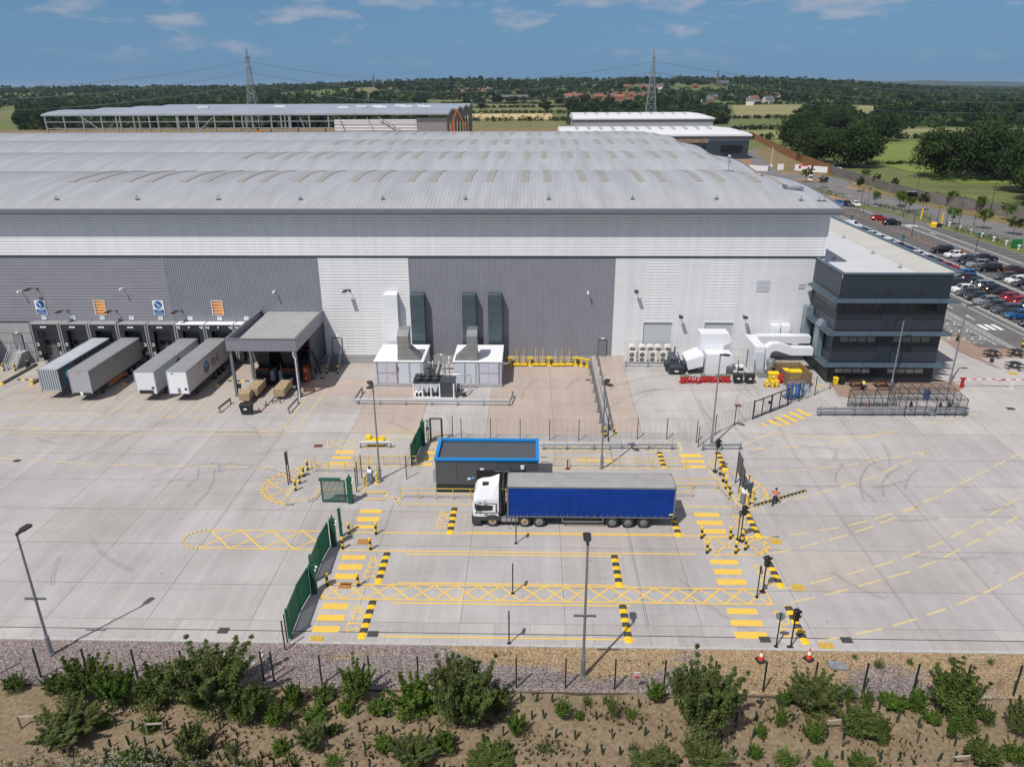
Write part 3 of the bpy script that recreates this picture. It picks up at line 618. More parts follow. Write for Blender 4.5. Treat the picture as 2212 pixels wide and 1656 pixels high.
# dock bays
b=B()
for x in [(-57.38,72.53),(-56.11,72.56),(-53.69,72.59),(-52.34,72.56),(-49.90,72.55),(-48.60,72.53),(-45.99,72.52),(-44.70,72.50),(-42.29,72.52),(-40.96,72.50)]+[(-38.52,72.49),(-37.21,72.47),(-34.68,72.51)]+[(-63.4,73.4),(-64.3,73.4),(-67,73.4)]:
    gline(b,[(x[0],73.55),(x[0],87.5 if x[0]<-36.5 else 80)],.11)
struct(b,'bay_line',YMF)
b=B()
for k,(x,y) in enumerate([(-36.08,72.82),(-39.29,72.86)]+[(-43.52,72.93),(-47.25,72.95),(-51.10,72.99),(-54.97,72.99)]):
    b.text('00%d'%(k+1),1.0,(x,y,.012),(-1,0,0),(0,-1,0),0,'CENTER',1.25)
struct(b,'bay_number',YMF)
# walking route along the docks
b=B()
a=[(-55.77,69.89),(-27.47,69.67)]; c=[(-55.06,68.84),(-27.13,68.67)]
q=[(-25.78,69.69),(-25.45,74.96),(-24.42,68.73),(-24.15,74.98)]; r_=[(-25.62,84.34),(-23.88,84.37)]
ya,yb=a[1][1],c[1][1]
gline(b,[(-120,ya),(q[0][0],ya),(r_[0][0],84)],.13); gline(b,[(-120,yb),(q[2][0],yb),(r_[1][0],84)],.13)
for x,y in [(-51.45,69.45),(-27.45,69.20)]+[(-25.22,70.32)]:
    b.raw([(x-.35,y-.1,.02),(x+.35,y-.1,.02),(x+.35,y+.12,.02),(x-.35,y+.12,.02)],[(0,1,2,3)]); b.raw([(x-.75,y,.02),(x-.35,y-.22,.02),(x-.35,y+.24,.02)],[(0,1,2)])
struct(b,'walkway_line',YMF)
# lane dashes
b=B()
for p,q in [[(-51.10,62.97),(-49.44,62.81)],[(-48.28,62.65),(-46.45,62.50)],[(-45.34,62.34),(-43.54,62.12)],[(-42.61,62.02),(-40.88,61.84)],[(-39.85,61.80),(-38.05,61.77)],[(-37.03,61.76),(-35.20,61.73)],[(-34.16,61.69),(-32.38,61.67)],[(-31.40,61.68),(-29.53,61.66)],[(-28.53,61.62),(-26.60,61.59)],
 [(-25.69,61.59),(-23.90,61.56)],
 [(21.63,65.91),(23.50,66.07)],
 [(24.43,66.27),(26.28,66.53)],
 [(27.24,66.64),(29.00,67.09)],
 [(30.02,67.34),(31.76,67.85)],
 [(32.70,68.10),(34.81,68.86)],
 [(34.85,68.96),(36.95,69.74)],
 [(21.46,61.66),(23.09,61.69)],
 [(23.99,61.80),(25.66,62.06)],
 [(26.72,62.31),(28.31,62.66)],
 [(29.32,62.92),(30.73,63.27)],
 [(31.86,63.72),(33.37,64.21)],
 [(34.27,64.44),(35.88,64.95)],
 [(36.72,65.24),(38.32,65.62)],
 [(22.63,56.58),(24.17,57.25)],
 [(25.04,57.71),(26.51,58.35)],
 [(27.46,58.87),(29.11,59.63)],
 [(29.94,60.12),(31.32,60.85)],
 [(32.36,61.59),(33.91,62.62)],
 [(34.91,63.30),(36.13,64.12)],
 [(37.10,64.80),(38.41,65.80)],
 [(20.90,55.84),(21.95,56.33)],
 [(18.13,50.58),(19.67,50.81)],
 [(20.53,51.03),(22.04,51.43)],
 [(23.07,51.72),(24.75,52.20)],
 [(25.74,52.57),(27.40,53.21)],
 [(28.27,53.62),(29.99,54.38)],
 [(30.99,54.88),(32.73,55.68)],
 [(33.41,56.27),(35.05,57.17)],
 [(35.82,57.79),(37.44,58.89)],
 [(38.24,59.54),(39.85,60.61)],
 [(40.59,61.20),(42.18,62.22)],
 [(43.07,62.93),(44.73,64.04)],
 [(45.54,64.62),(47.04,65.49)],
 [(18.05,48.41),(19.76,48.94)],
 [(20.75,49.34),(22.44,49.98)],
 [(23.36,50.42),(25.07,51.15)],
 [(25.95,51.64),(27.68,52.47)],
 [(28.49,53.01),(30.15,53.87)],
 [(31.05,54.59),(32.69,55.60)],
 [(17.99,44.23),(19.28,44.61)],
 [(20.02,44.84),(21.75,45.45)],
 [(22.79,45.87),(24.57,46.56)],
 [(25.36,46.90),(27.11,47.67)],
 [(28.00,48.08),(29.67,48.94)],
 [(30.56,49.46),(32.20,50.40)],
 [(33.07,50.97),(34.59,51.95)],
 [(35.42,52.51),(36.95,53.53)],
 [(37.88,54.27),(39.38,55.34)],
 [(40.21,55.93),(41.73,57.01)],
 [(17.98,42.71),(19.73,43.26)],
 [(20.60,43.57),(22.40,44.21)],
 [(23.30,44.61),(25.12,45.33)],
 [(25.93,45.65),(27.76,46.42)],
 [(28.61,46.90),(30.24,47.73)],
 [(31.12,48.26),(32.78,49.26)],
 [(33.61,49.81),(35.16,50.78)],
 [(36.01,51.33),(37.65,52.42)],
 [(38.47,53.03),(40.02,54.13)],
 [(18.48,38.81),(20.31,39.29)],
 [(21.15,39.57),(23.00,40.11)],
 [(23.92,40.45),(25.69,41.13)],
 [(26.63,41.55),(28.19,42.22)],
 [(29.16,42.64),(30.97,43.57)],
 [(31.73,43.98),(33.46,44.95)],
 [(34.33,45.51),(35.98,46.47)],
 [(40.53,71.22),(42.25,71.88)],
 [(43.13,72.27),(44.75,72.85)],
 [(46.27,73.45),(47.45,73.79)],
 [(48.28,74.19),(49.86,74.45)],
 [(50.47,74.51),(52.47,74.64)]]:
    gline(b,[p,q],.15)
gline(b,[(20.83,66.70),(24.94,69.61)],.15); gline(b,[(24.82,69.40),(26.70,68.59),(30.13,68.30),(32.82,68.59),(34.89,69.06),(36.99,69.84)],.14)
struct(b,'lane_line',YMF)
# long edge lines of the weighing lanes
b=B()
for p,q in [((-14.34,50.78),(19.59,50.79)),((-5.02,50.96),(12.18,50.92)),((-14.63,48.28),(12.59,48.30)),((-9.48,47.92),(6.94,47.88)),((-9.44,44.39),(6.91,44.29)),((-9.48,42.14),(6.85,42.04)),((-9.54,38.74),(6.73,38.69))]:
    y=(p[1]+q[1])/2; gline(b,[(p[0],y),(q[0],y)],.13)
struct(b,'lane_line',YM)
b=B()
x0,y0=(-14.54,42.43); x1,y1=(16.52,44.09); hatch(b,x0,x1,y0,y1,20)
gline(b,[(x1,y1),(x1+.1,y0)],.12,.018); gline(b,[(x0,y1),(x0,y0)],.12,.018)
struct(b,'hatched_strip',YM)
b=B()
xl,yt=(-25.68,50.87); _,yb=(-24.66,48.33); xr=-15.7; cy=(yt+yb)/2; r=(yt-yb)/2
hatch(b,xl,xr,yb,yt,4); gline(b,arc(xl,cy,r*1.25,r,90,270),.13,.018)
struct(b,'hatched_strip',YM)
b=B()
(xa,yb),(xb,yt)=(-20.19,65.77),(-17.10,67.43); hatch(b,xa,-10.9 if False else (-13.64,65.89)[0],yb,yt,4)
(xa,yb),(xb,yt)=(-15.13,67.89),(-8.74,69.53); hatch(b,xa,xb,yb,yt,4); gline(b,[(xb,yb),(xb,yt)],.12,.018); gline(b,[(xa,yb),(xa,yt)],.12,.018)
gline(b,[(-20.09,65.78),(-20.50,67.37)],.12,.02)
(xa,yb),(xb,yt)=(0.82,65.36),(14.67,67.06); hatch(b,xa,xb,yb,yt,10); gline(b,[(xb,yb),(xb,yt)],.12,.018)
(xa,yb),(xb,yt)=(-9.97,65.55),(-9.25,67.15); hatch(b,xa,xb,yb,yt,1); gline(b,[(xa,yb),(xa,yt)],.12,.018)
gline(b,[(0.82,65.17),(12.24,65.23)],.12)
struct(b,'hatched_strip',YMF)
# rounded nose at the western tip of the island
b=B()
top=(-20.55,61.62); bot=(-20.96,54.91); ym=(top[1]+bot[1])/2; rr=(top[1]-bot[1])/2; xc=(-23.86,57.10)[0]+rr*1.1
gline(b,arc(xc,ym,rr*1.1,rr,90,270,18),.14,.018); gline(b,arc(xc,ym,rr*.97,rr*.88,105,250,14),.09,.02); gline(b,[(xc,ym+rr),(-20.3,ym+rr)],.13,.018); gline(b,[(xc,ym-rr),(-21,ym-rr)],.13,.018)
for p,q in (((145,795),(560,600)),((185,870),(450,765)),((200,690),(420,825)),((330,620),(480,700)),((145,810),(310,925)),((480,570),(560,605)),((300,920),(390,880))):
    a={(145,795):[(-23.80,57.19),(-21.00,60.52)],(185,870):[(-23.00,55.89),(-21.22,57.78)],(200,690):[(-23.95,59.12),(-21.16,56.71)],(330,620):[(-23.17,60.48),(-21.40,58.98)],(145,810):[(-23.71,56.93),(-21.60,54.98)],(480,570):[(-22.05,61.49),(-21.09,60.81)],(300,920):[(-21.71,55.06),(-21.14,55.75)]}[p]; gline(b,a,.11,.012)
struct(b,'hatched_nose',YM)
# eastern tip
b=B()
gline(b,[(17.75,60.53),(18.23,61.15),(18.86,61.29),(19.52,60.91),(20.04,60.05),(20.42,59.05),(20.59,57.90),(20.56,57.10),(20.33,56.32)],.14,.018)
gline(b,[(19.50,60.82),(20.06,59.80),(20.46,58.88),(20.55,57.90)],.09,.02)
gline(b,[(18.62,61.34),(19.01,60.90)],.11,.012); gline(b,[(19.62,58.21),(20.41,59.13)],.11,.012); gline(b,[(19.65,57.72),(20.54,57.18)],.11,.014); gline(b,[(19.74,56.31),(20.58,57.26)],.11,.012); gline(b,[(17.41,54.61),(19.04,54.94)],.14,.018); gline(b,[(17.68,55.66),(18.03,55.21)],.11,.012)
struct(b,'hatched_nose',YM)
b=B()
pt=[(13.73,50.53),(17.69,50.61),(18.19,50.35),(18.39,49.64),(18.25,49.04),(17.84,48.54),(17.27,48.28),(13.69,48.25)]; gline(b,pt,.13,.018); gline(b,[(17.65,50.48),(18.04,50.04),(18.13,49.33),(17.86,48.80),(17.31,48.43)],.09,.02)
gline(b,[(13.64,50.36),(13.67,49.45)],.12,.012)
for s in ([(14.19,50.48),(13.84,49.96)],[(14.46,50.42),(16.08,48.41)],[(15.99,50.31),(13.92,48.27)],[(15.29,48.39),(17.64,50.44)],[(16.76,49.71),(17.56,48.54)],[(13.73,49.96),(14.26,48.28)],[(17.31,48.43),(18.30,49.34)]): gline(b,s,.11,.012)
struct(b,'hatched_nose',YM)
# stepped crossings: sets of three broad bars
bars=[[(-14.30,53.68),(-12.45,54.26)],[(-14.27,52.39),(-12.42,53.09)],[(-14.26,51.32),(-12.50,51.83)],
 [(-14.24,47.08),(-12.42,47.66)],[(-14.23,45.82),(-12.41,46.51)],[(-14.21,44.68),(-12.49,45.32)],
 [(-14.20,41.34),(-12.45,41.96)],[(-14.23,40.14),(-12.42,40.76)],[(-14.23,39.02),(-12.47,39.62)],
 [(-19.06,64.51),(-17.22,65.16)],[(-19.02,63.36),(-17.22,63.92)],[(-19.02,62.28),(-17.22,62.76)],
 [(-10.22,64.45),(-9.26,65.12)],[(-10.25,63.24),(-9.26,63.89)],[(-10.33,62.04),(-9.26,62.70)],
 [(14.33,64.28),(16.38,64.92)],[(14.30,63.17),(16.38,63.77)],[(14.29,61.98),(16.39,62.65)],
 [(13.60,53.62),(15.64,54.25)],[(13.56,52.37),(15.64,53.03)],[(13.80,51.16),(15.61,51.79)],
 [(13.48,47.03),(15.49,47.63)],[(13.48,45.79),(15.48,46.43)],[(13.39,44.57),(15.47,45.24)],
 [(13.34,41.38),(15.35,41.98)],[(13.30,40.19),(15.38,40.79)],[(13.27,38.99),(15.34,39.63)]]
for k in range(0,len(bars),3):
    b=B()
    for p,q in bars[k:k+3]: grect(b,p[0],p[1],q[0],q[1])
    struct(b,'crossing_bars',YM)
b=B()
for s in ([(23.82,71.23),(24.18,71.44),(24.47,70.69),(24.20,70.68)],[(24.67,71.82),(25.14,72.11),(26.10,70.71),(25.61,70.70)],[(25.65,72.54),(26.05,72.80),(27.02,71.11),(26.68,70.86)],[(26.56,73.15),(26.96,73.41),(27.91,71.74),(27.53,71.53)],[(27.49,73.80),(27.87,74.03),(28.84,72.42),(28.44,72.16)],[(28.38,74.47),(28.79,74.74),(29.78,73.11),(29.38,72.89)]):
    b.poly([(x,y,zg(x,y)+.012) for x,y in s])
struct(b,'crossing_bars',YM)
# STOP lettering before the ramps
b=B()
for x,y in [(-7.13,52.73),(-11.62,46.11),(-11.57,40.42)]+[(17.35,63.60),(17.13,52.61)]+[(17.04,45.74),(16.88,40.42)]:
    b.text('STOP',1.0,(x,y,zg(x,y)+.012),(.02,1.15,0),(-1.25,0,0))
struct(b,'stop_lettering',YM)
b=B()
for s in ([(4.49,63.56),(7.70,63.44)],): gline(b,s,.3)
struct(b,'lane_line',YM)
# tyre scuffs
SC=M('tyre_scuff',(.12,.115,.11),.9,0,.3,3,alpha=.15)
b=B()
for pts in ([(-33.93,57.41),(-32.55,58.78),(-31.00,59.93),(-28.60,60.83),(-25.99,61.31)],[(-35.32,59.15),(-33.51,60.88),(-31.80,61.79),(-30.56,62.21)],[(-28.65,54.72),(-28.32,56.73),(-28.64,58.86),(-29.47,61.10)],[(-30.59,57.87),(-30.36,59.38),(-30.99,61.37)],
  [(28.47,56.37),(29.16,58.82),(29.90,60.56),(31.14,62.39),(32.77,63.93)],[(30.53,57.20),(31.35,59.50),(32.71,61.28),(34.74,62.92)],[(32.98,58.68),(34.23,60.64),(35.73,62.24)],[(27.37,59.86),(28.02,61.42),(29.43,63.30)],[(24.48,80.45),(24.75,78.11),(25.52,76.43)],[(23.59,80.44),(23.71,78.38),(24.28,77.25)]):
    gline(b,pts,.17,.006)
r=random.Random(31)
for _ in range(70):
    zx=r.choice(((-46,-20,45,72),(16,44,42,72),(-60,-30,70,80),(8,34,70,82))); x=r.uniform(zx[0],zx[1]); y=r.uniform(zx[2],zx[3]); R_=r.uniform(5,16); a0=r.uniform(0,360); d=r.uniform(12,45); pp=arc(x,y,R_,R_,a0,a0+d,6); gline(b,pp,.12,.005); gline(b,[(q[0]+.06*(q[0]-x)/R_*20/6,q[1]+.06*(q[1]-y)/R_*20/6) for q in pp],.1,.005)
struct(b,'tyre_marks',SC)
# covers and gullies set in the slab
RUST=M('rusty_cover',(.30,.12,.025),.8,0,0,4,col2=(.42,.22,.06),world=True); BRN=M('brown_cover',(.14,.05,.035),.8,0,.3,5,world=True); YC=M('yellow_cover',(.60,.40,.05),.8,0,0,5,col2=(.38,.24,.05),world=True); IRON=M('iron_grate',(.05,.05,.05),.7)
def cover(x,y,w,d,mat,label,grid=0):
    z=zg(x,y); b=B(); b.box(x-w/2,x+w/2,y-d/2,y+d/2,z-.02,z+.018)
    t=thing('drain_grate' if grid else 'manhole_cover',label,'drain grate' if grid else 'manhole cover',(x,y,z)); b.v=[(a-x,c-y,e-z) for a,c,e in b.v]
    b.obj('grate' if grid else 'lid',mat,t); b=B()
    for s in ((-w/2-.05,w/2+.05,-d/2-.05,-d/2),(-w/2-.05,w/2+.05,d/2,d/2+.05),(-w/2-.05,-w/2,-d/2,d/2),(w/2,w/2+.05,-d/2,d/2)): b.box(s[0],s[1],s[2],s[3],-.02,.014)
    b.obj('frame',IRON if grid else mat,t)
for (x,y),w,d,m,l,g in (((-21.07,66.12),.75,.55,BRN,'brown metal cover left of the yellow hatching and armco',0),((-13.41,57.24),.8,.7,RUST,'orange rusty cover on the island beside the yellow bollards',0),((-13.07,49.47),.75,.62,RUST,'rusty cover between the four bollards near the upper green gate',0),((-13.17,43.95),.8,.62,RUST,'rust-brown cover between the two bollards by the lower green gate',0),((-13.71,38.34),.8,.55,YC,'worn yellow cover beside the kerb next to the lowest crossing bar',0),
  ((19.12,50.12),.8,.65,YC,'yellow square cover right of the rounded hatched nose',0),((18.97,44.38),.75,.6,YC,'yellow cross-hatched cover right of the middle east speed hump',0),((18.81,38.39),.85,.5,YC,'worn yellow cover beside the kerb above the grey slab in the gravel',0),((22.57,75.44),.6,.6,BRN,'brown cover inside the mesh fence near the yellow bins',0),((54.65,82.55),.9,.5,M('red_cover',(.25,.02,.02),.7),'red cover beyond the red and white barrier arm',0),
  ((-49.09,62.45),.55,.42,IRON,'dark iron grate on the dashed line at the left edge',1),((-20.06,39.04),.6,.45,IRON,'dark iron grate on the drain left of the lowest gate',1),((-10.19,38.92),.6,.45,IRON,'dark iron grate on the drain beside the lowest speed hump',1),((15.09,38.92),.6,.45,IRON,'dark iron grate overlapping the last crossing bar near the cones',1),((20.29,38.98),.6,.45,IRON,'dark iron grate on the drain at the right of the cones',1),((51.58,75.08),.75,.55,IRON,'dark iron grate at the right edge near the dashed turning line',1),((6.91,84.49),.5,.35,IRON,'small dark grate on the brown slab by the double barrier',1),((-33.00,84.39) if False else (-25.56,84.69),.5,.3,IRON,'small dark grate in the canopy shade by the walkway',1)):
    cover(x,y,w,d,m,l,g)
x,y=(18.85,36.68); b=B(); b.cbox(0,0,-.06,1.0,.7,.1); tag(b.obj('concrete_slab',M('slab_grey',(.2,.21,.23),.9,0,.2,3),loc=(x,y,0)),'grey concrete slab lying in the gravel right of the cones','slab')

# ================================================================ island, kerbs, gatehouse
b=B()
isl=[(-20.9,55.4),(-18.95,55.4),(-18.6,55.75),(-18.45,57.2),(-14.9,57.2),(-14.5,56.9),(-12.6,56.9),(-12.5,56.0),(-11.5,55.9),(-11.45,55.15),(-11.1,54.85),(17.1,54.85),(17.55,55.2),(17.6,57.2),(16.4,61.9),(-20.1,61.9),(-20.9,61.3),(-21.1,58.5),(-21.2,55.8)]
b.prism(isl,-.05,.15,0)
# back ramp apron and dropped front step
b.box(-14.4,-12.5,55.75,56.9,-.05,.07,1)
struct(b,'island_paving',[CONC[0],CONC[1]])
b=B(); KC=M('kerb_concrete',(.42,.41,.395),.85); 
ki=[]; n=len(isl)
c=B()
for i in range(n):
    p,q=Vector((*isl[i],0)),Vector((*isl[(i+1)%n],0)); d=(q-p); L=d.length; d.normalize(); s=Vector((-d.y,d.x,0))
    for (o,w,z0,z1,bb) in ((-.15,.15,-.05,.10,b),):
        k=max(1,int(L/.95))
        for j in range(k):
            u=p+d*(L*j/k+.006); v=p+d*(L*(j+1)/k-.006); bb.prism([(x.x,x.y) for x in (u-s*.16,v-s*.16,v,u)],z0,z1)
    gline(c,[tuple(p+s*.12),tuple(q+s*.12)],.11,.155,0,0)
struct(b,'island_kerb',KC); struct(c,'kerb_line',YM)
b=B()
gline(b,[(-14.3,56.87),(-12.5,56.87)],.12,.157,0,0); gline(b,[(-14.3,55.85),(-12.6,55.85)],.14,.08,0,0)
struct(b,'kerb_line',YM)
GH=thing('gatehouse','small dark grey flat-roofed gatehouse with a bright blue roof edge','gatehouse',(0,0,0))
gx0,gx1,gy0,gy1,gt=-8.2,.65,57.0,60.95,3.38
b=B(); b.box(gx0,gx1,gy0,gy1,.95,gt-.2); 
for x in (-6.4,-2.9,-.9): b.box(x,x+.02,gy0-.012,gy0,.96,gt-.25,1)
b.obj('wall',[M('gatehouse_grey',(.075,.083,.09),.5,0,.07,1),DARK],GH)
b=B(); b.box(gx0,gx1,gy0-.02,gy1,.15,.94); b.obj('plinth',M('gatehouse_plinth',(.02,.022,.024),.6),GH)
b=B(); t=.2
b.box(gx0-.08,gx1+.08,gy0-.1,gy0+t,gt-.12,gt+.06); b.box(gx0-.08,gx1+.08,gy1-t,gy1+.1,gt-.12,gt+.06); b.box(gx0-.08,gx0+t,gy0+t,gy1-t,gt-.12,gt+.06); b.box(gx1-t,gx1+.08,gy0+t,gy1-t,gt-.12,gt+.06)
b.obj('roof_edge',M('bright_blue_trim',(.005,.21,.55),.35),GH)
b=B(); b.box(gx0+t,gx1-t,gy0+t,gy1-t,gt-.35,gt-.28); b.box(gx0+3.1,gx0+3.13,gy0+t,gy1-t,gt-.28,gt-.27); b.obj('roof',M('gatehouse_roof',(.085,.085,.09),.35,0,0,.5,col2=(.19,.16,.14),stretch=(.3,1.2,1)),GH)
b=B(); b.box(-4.65,-.9,gy0-.06,gy0-.03,.16,2.35); d=b.obj('door',DARK,GH)
b=B(); b.box(-2.2,-.95,gy0-.08,gy0-.062,1.0,2.2); b.obj('pane',GLASS,d)
b=B(); b.box(-4.35,-4.0,gy0-.1,gy0-.02,2.42,2.53); b.obj('wall_lamp',WHITE,GH)
b=B(); b.box(-.85,-.55,gy0-.2,gy0-.02,2.55,2.85); b.obj('alarm_box',WHITE,GH)
b=B(); b.box(-5.45,-5.17,gy0-.04,gy0-.025,1.42,1.62); b.box(-5.1,-4.82,gy0-.04,gy0-.025,1.5,1.72,1); b.obj('notice',[WHITE,M('notice_blue',(.1,.3,.6),.5)],GH)
b=B(); b.box(gx0-.28,gx0-.02,57.3,57.9,.95,2.2); b.obj('meter_cabinet',M('cabinet_grey',(.35,.36,.36),.5),GH)
# ================================================================ bollards
GB='black and yellow bollards in the yard'; N0=len(MATS)
def bollard_proto():
    t=thing('bollard','x','bollard',(0,0,0),0,GB); b=B(); r=.105
    zs=[(0,.30,1),(.30,.56,0),(.56,.82,1),(.82,1.0,0)]
    for a,c,m in zs: b.cyl(0,0,a,c,r,12,m)
    b.lathe([(r,1.0),(r*.96,1.05),(r*.6,1.09),(.01,1.1)],0,0,12,0); b.obj('post',[YELB,HAZB],t)
    b=B(); b.cyl(0,0,.99,1.03,r+.012,12); b.cyl(0,0,.92,.95,r+.010,12); b.obj('band',M('bollard_band',(.75,.42,.03),.4),t)
    return t  # darkest leaf tone in the core paints shade inside the crown
BP=bollard_proto(); used=[0]
def bollard(x,y,label,z=None):
    o=BP if not used[0] else clone(BP); used[0]=1; put(o,(x,y,zg(x,y) if z is None else z),rnd.random()*6,label)
for (x,y),l,z in zip([(-20.61,57.02),(-20.59,58.25),(-20.62,59.56),(-20.61,60.78),(-14.40,50.50),(-12.25,50.52),(-14.43,48.46),(-12.26,48.39)]+[(-14.44,43.90),(-12.23,43.89)]+[(17.23,60.66),(17.19,59.37),(17.14,58.08),(17.20,57.01),(13.44,50.44),(15.68,50.43),(13.43,48.42),(15.60,48.45),(16.48,49.97),(16.46,48.92)]+[(7.53,68.63),(8.42,68.61)]+[(-66.38,86.46),(-64.94,86.48),(-25.35,86.23),(-24.02,86.25)],
  ['island bollard closest to the tall left sign, lowest in its row of four','second bollard up the row of four on the western island tip','third bollard up the row of four on the western island tip','last bollard of the island row, beside the yellow handrail','bollard right of the upper green gate, beside the lowest crossing bar end','bollard at the right end of the crossing bar by the upper gate','bollard left of the rusty cover by the upper green gate','bollard right of the rusty cover by the upper green gate','bollard left of the rust-brown cover by the lower green gate','bollard right of the rust-brown cover by the lower green gate',
   'bollard at the foot of the hump beside the far traffic light','second bollard down the row behind the trailer, below the hump','third bollard down the row behind the trailer','bollard at the end of the yellow handrail behind the trailer','top left bollard of the cluster right of the parked truck','bollard of the cluster under the round sign post, on the upper line','lower left bollard of the hatched nose right of the truck','bollard in the middle of the lower hatched nose line','bollard standing directly behind the two thin posts','right-hand bollard on the hatched nose beside the speed hump',
   'bollard at the near end of the left barrier rail by the fence','bollard at the near end of the right barrier rail by the fence','bollard left of the concrete dock steps','bollard in front of the concrete dock steps, the right of two','bollard left of the metal steps under the canopy shade','bollard right of the metal steps beside the canopy'],[.15]*4+[0]*6+[.15]*4+[0]*12):
    bollard(x,y,l,z)
# tall plain yellow bollards round the intercom stands
def ybollard(x,y,label,z=.15):
    t=thing('bollard',label,'bollard',(x,y,z),0,'tall yellow bollards round the intercom stands'); b=B(); b.cyl(0,0,0,1.1,.115,12); b.lathe([(.115,1.1),(.11,1.16),(.07,1.2),(.01,1.21)],0,0,12); b.cyl(0,0,-.02,.03,.22,12); b.obj('post',M('pale_yellow_plastic',(.74,.53,.10),.5,0,.06,3),t)
    for q in (.78,.88):
        b=B(); b.cyl(0,0,q,q+.05,.119,12); b.obj('reflective_band',M('orange_band',(.5,.16,.04),.5),t)
for (x,y),l in zip([(-14.61,57.85),(-14.56,59.01),(-13.70,58.41)]+[(17.88,56.22),(18.21,55.22),(18.89,56.02)],['tall yellow bollard at the left of the western intercom stand','tall yellow bollard behind the western intercom stand','tall yellow bollard right of the western intercom stand by the lamp post','tall yellow bollard left of the eastern intercom stand','tall yellow bollard in front of the eastern intercom stand','tall yellow bollard right of the eastern intercom stand by the hose ramp']): ybollard(x,y,l)
# ================================================================ speed humps
def hump(x,y0,y1,label,w=.52,rev=0):
    t=thing('speed_hump',label,'speed hump',(x,y0,zg(x,y0)+.004),0,'black and yellow speed humps'); n=8; L=y1-y0; tilt=(zg(x,y1)-zg(x,y0))/L
    prof=[(-w/2,0),(-w/2+.06,.03),(-w/4,.055),(0,.062),(w/4,.055),(w/2-.06,.03),(w/2,0)]
    for k in range(n):
        b=B(); a0=.12+(L-.24)*k/n; a1=.12+(L-.24)*(k+1)/n-.008
        b.loft([[(u,a0,v+tilt*a0) for u,v in prof],[(u,a1,v+tilt*a1) for u,v in prof]],0)
        b.obj('segment',[M('hump_yellow',(.78,.50,.015),.6,0,.15,6),M('hump_rubber',(.045,.046,.048),.8,0,.25,6)][(k+rev)%2],t)
    for e,s in ((.12,-1),(L-.12,1)):
        b=B(); b.loft([[(u,e,v+tilt*e) for u,v in prof],[(u*.75,e+s*.13,v*.3+tilt*e) for u,v in prof]] if s>0 else [[(u*.75,e+s*.13,v*.3+tilt*e) for u,v in prof],[(u,e,v+tilt*e) for u,v in prof]],0); b.obj('end_cap',M('hump_yellow',(.78,.50,.015),.6),t)
for x,a,c,l in ((-6.4,50.6,54.75,'speed hump left of the truck cab'),(-10.9,44.2,48.15,'speed hump in the second lane beside its STOP lettering'),(-10.85,38.4,42.4,'speed hump in the lowest lane beside its STOP lettering'),(6.37,44.1,48.15,'speed hump alone in the middle of the second lane'),(6.35,38.4,42.3,'speed hump crossed by the lamp post shadow'),(11.75,50.6,54.5,'speed hump half hidden behind the trailer tail'),(18.0,50.6,54.7,'speed hump right of the bollard cluster and thin posts'),(17.8,44.25,48.2,'speed hump beside the middle traffic light'),(17.6,38.5,42.35,'speed hump nearest the traffic cones'),(12.45,61.95,65.3,'speed hump behind the yellow handrail near the armco end'),(18.08,61.6,65.3,'speed hump beside the far traffic light')): hump(x,a,c,l)
def chock(x0,x1,y,label):
    t=thing('wheel_stop',label,'wheel stop',(x0,y,.01),0,'black and yellow wheel stops on the dock bays'); L=x1-x0
    for k in range(5): b=B(); b.box(L*k/5,L*(k+1)/5-.005,-.09,.09,0,.11,0,0,.04); b.obj('segment',[YELB,HAZB][(k+1)%2],t)
p=[(-62.74,83.45),(-60.30,83.49)]; chock(p[0][0],p[1][0],p[0][1],'black and yellow wheel stop beside the container trailer'); p=[(-36.71,83.38),(-34.15,83.36)]; chock(p[0][0],p[1][0],p[0][1],'black and yellow wheel stop left of the balers')
# ================================================================ gates
def gate_leaf(t,p,q,h=2.25,z=0):
    p=Vector((*p,z));q=Vector((*q,z)); d=(q-p); L=d.length; d.normalize(); g=B()
    lf=B(); lf.bar(p+Vector((0,0,.1)),p+Vector((0,0,h)),.1); lf.bar(q+Vector((0,0,.1)),q+Vector((0,0,h)),.1); lf.bar(p+d*.05+Vector((0,0,h-.05)),q-d*.05+Vector((0,0,h-.05)),.1,.09); lf.bar(p+d*.05+Vector((0,0,.2)),q-d*.05+Vector((0,0,.2)),.08,.12)
    f=lf.obj('gate_leaf',GREEN,t); n=int(L/.105)
    for k in range(1,n): c=p+d*L*k/n; g.bar(c+Vector((0,0,.26)),c+Vector((0,0,h-.1)),.05,.03)
    g.obj('infill_bars',GREEN,f)
def gate_post(t,x,y,h,w=.38,z=0,top=.35):
    b=B(); b.box(x-w/2,x+w/2,y-w/2,y+w/2,z,z+h); b.box(x-w/2-.02,x+w/2+.02,y-w/2-.02,y+w/2+.02,z+h,z+h+.05); p=b.obj('gate_post',GREEN,t)
    b=B(); b.cyl(x,y+.1,z+h+.05,z+h+top,.07,8); b.obj('beacon',GREEN,p)
    b=B(); b.ball(x+w/2+.16,y-.05,z+h-.12,.09); b.ball(x+w/2+.10,y-.15,z+h-.32,.07); b.tube((x+w/2,y,z+h-.15),(x+w/2+.14,y-.02,z+h-.05),.025); b.obj('camera',WHITE,p,smooth=True)
G1=thing('sliding_gate','lower green bi-fold gate of two palisade leaves across the nearest lane','gate',(0,0,0),0,'green bi-fold gates')
gate_leaf(G1,(-15.45,38.5),(-15.55,40.95)); gate_leaf(G1,(-15.57,41.0),(-15.4,42.85)); gate_post(G1,-15.15,43.1,2.3); 
b=B(); b.box(-15.55,-15.32,38.32,38.5,0,2.3); b.obj('lead_post',GREEN,G1)
G2=thing('sliding_gate','upper green bi-fold gate behind the lower one, across the second lane','gate',(0,0,0),0,'green bi-fold gates')
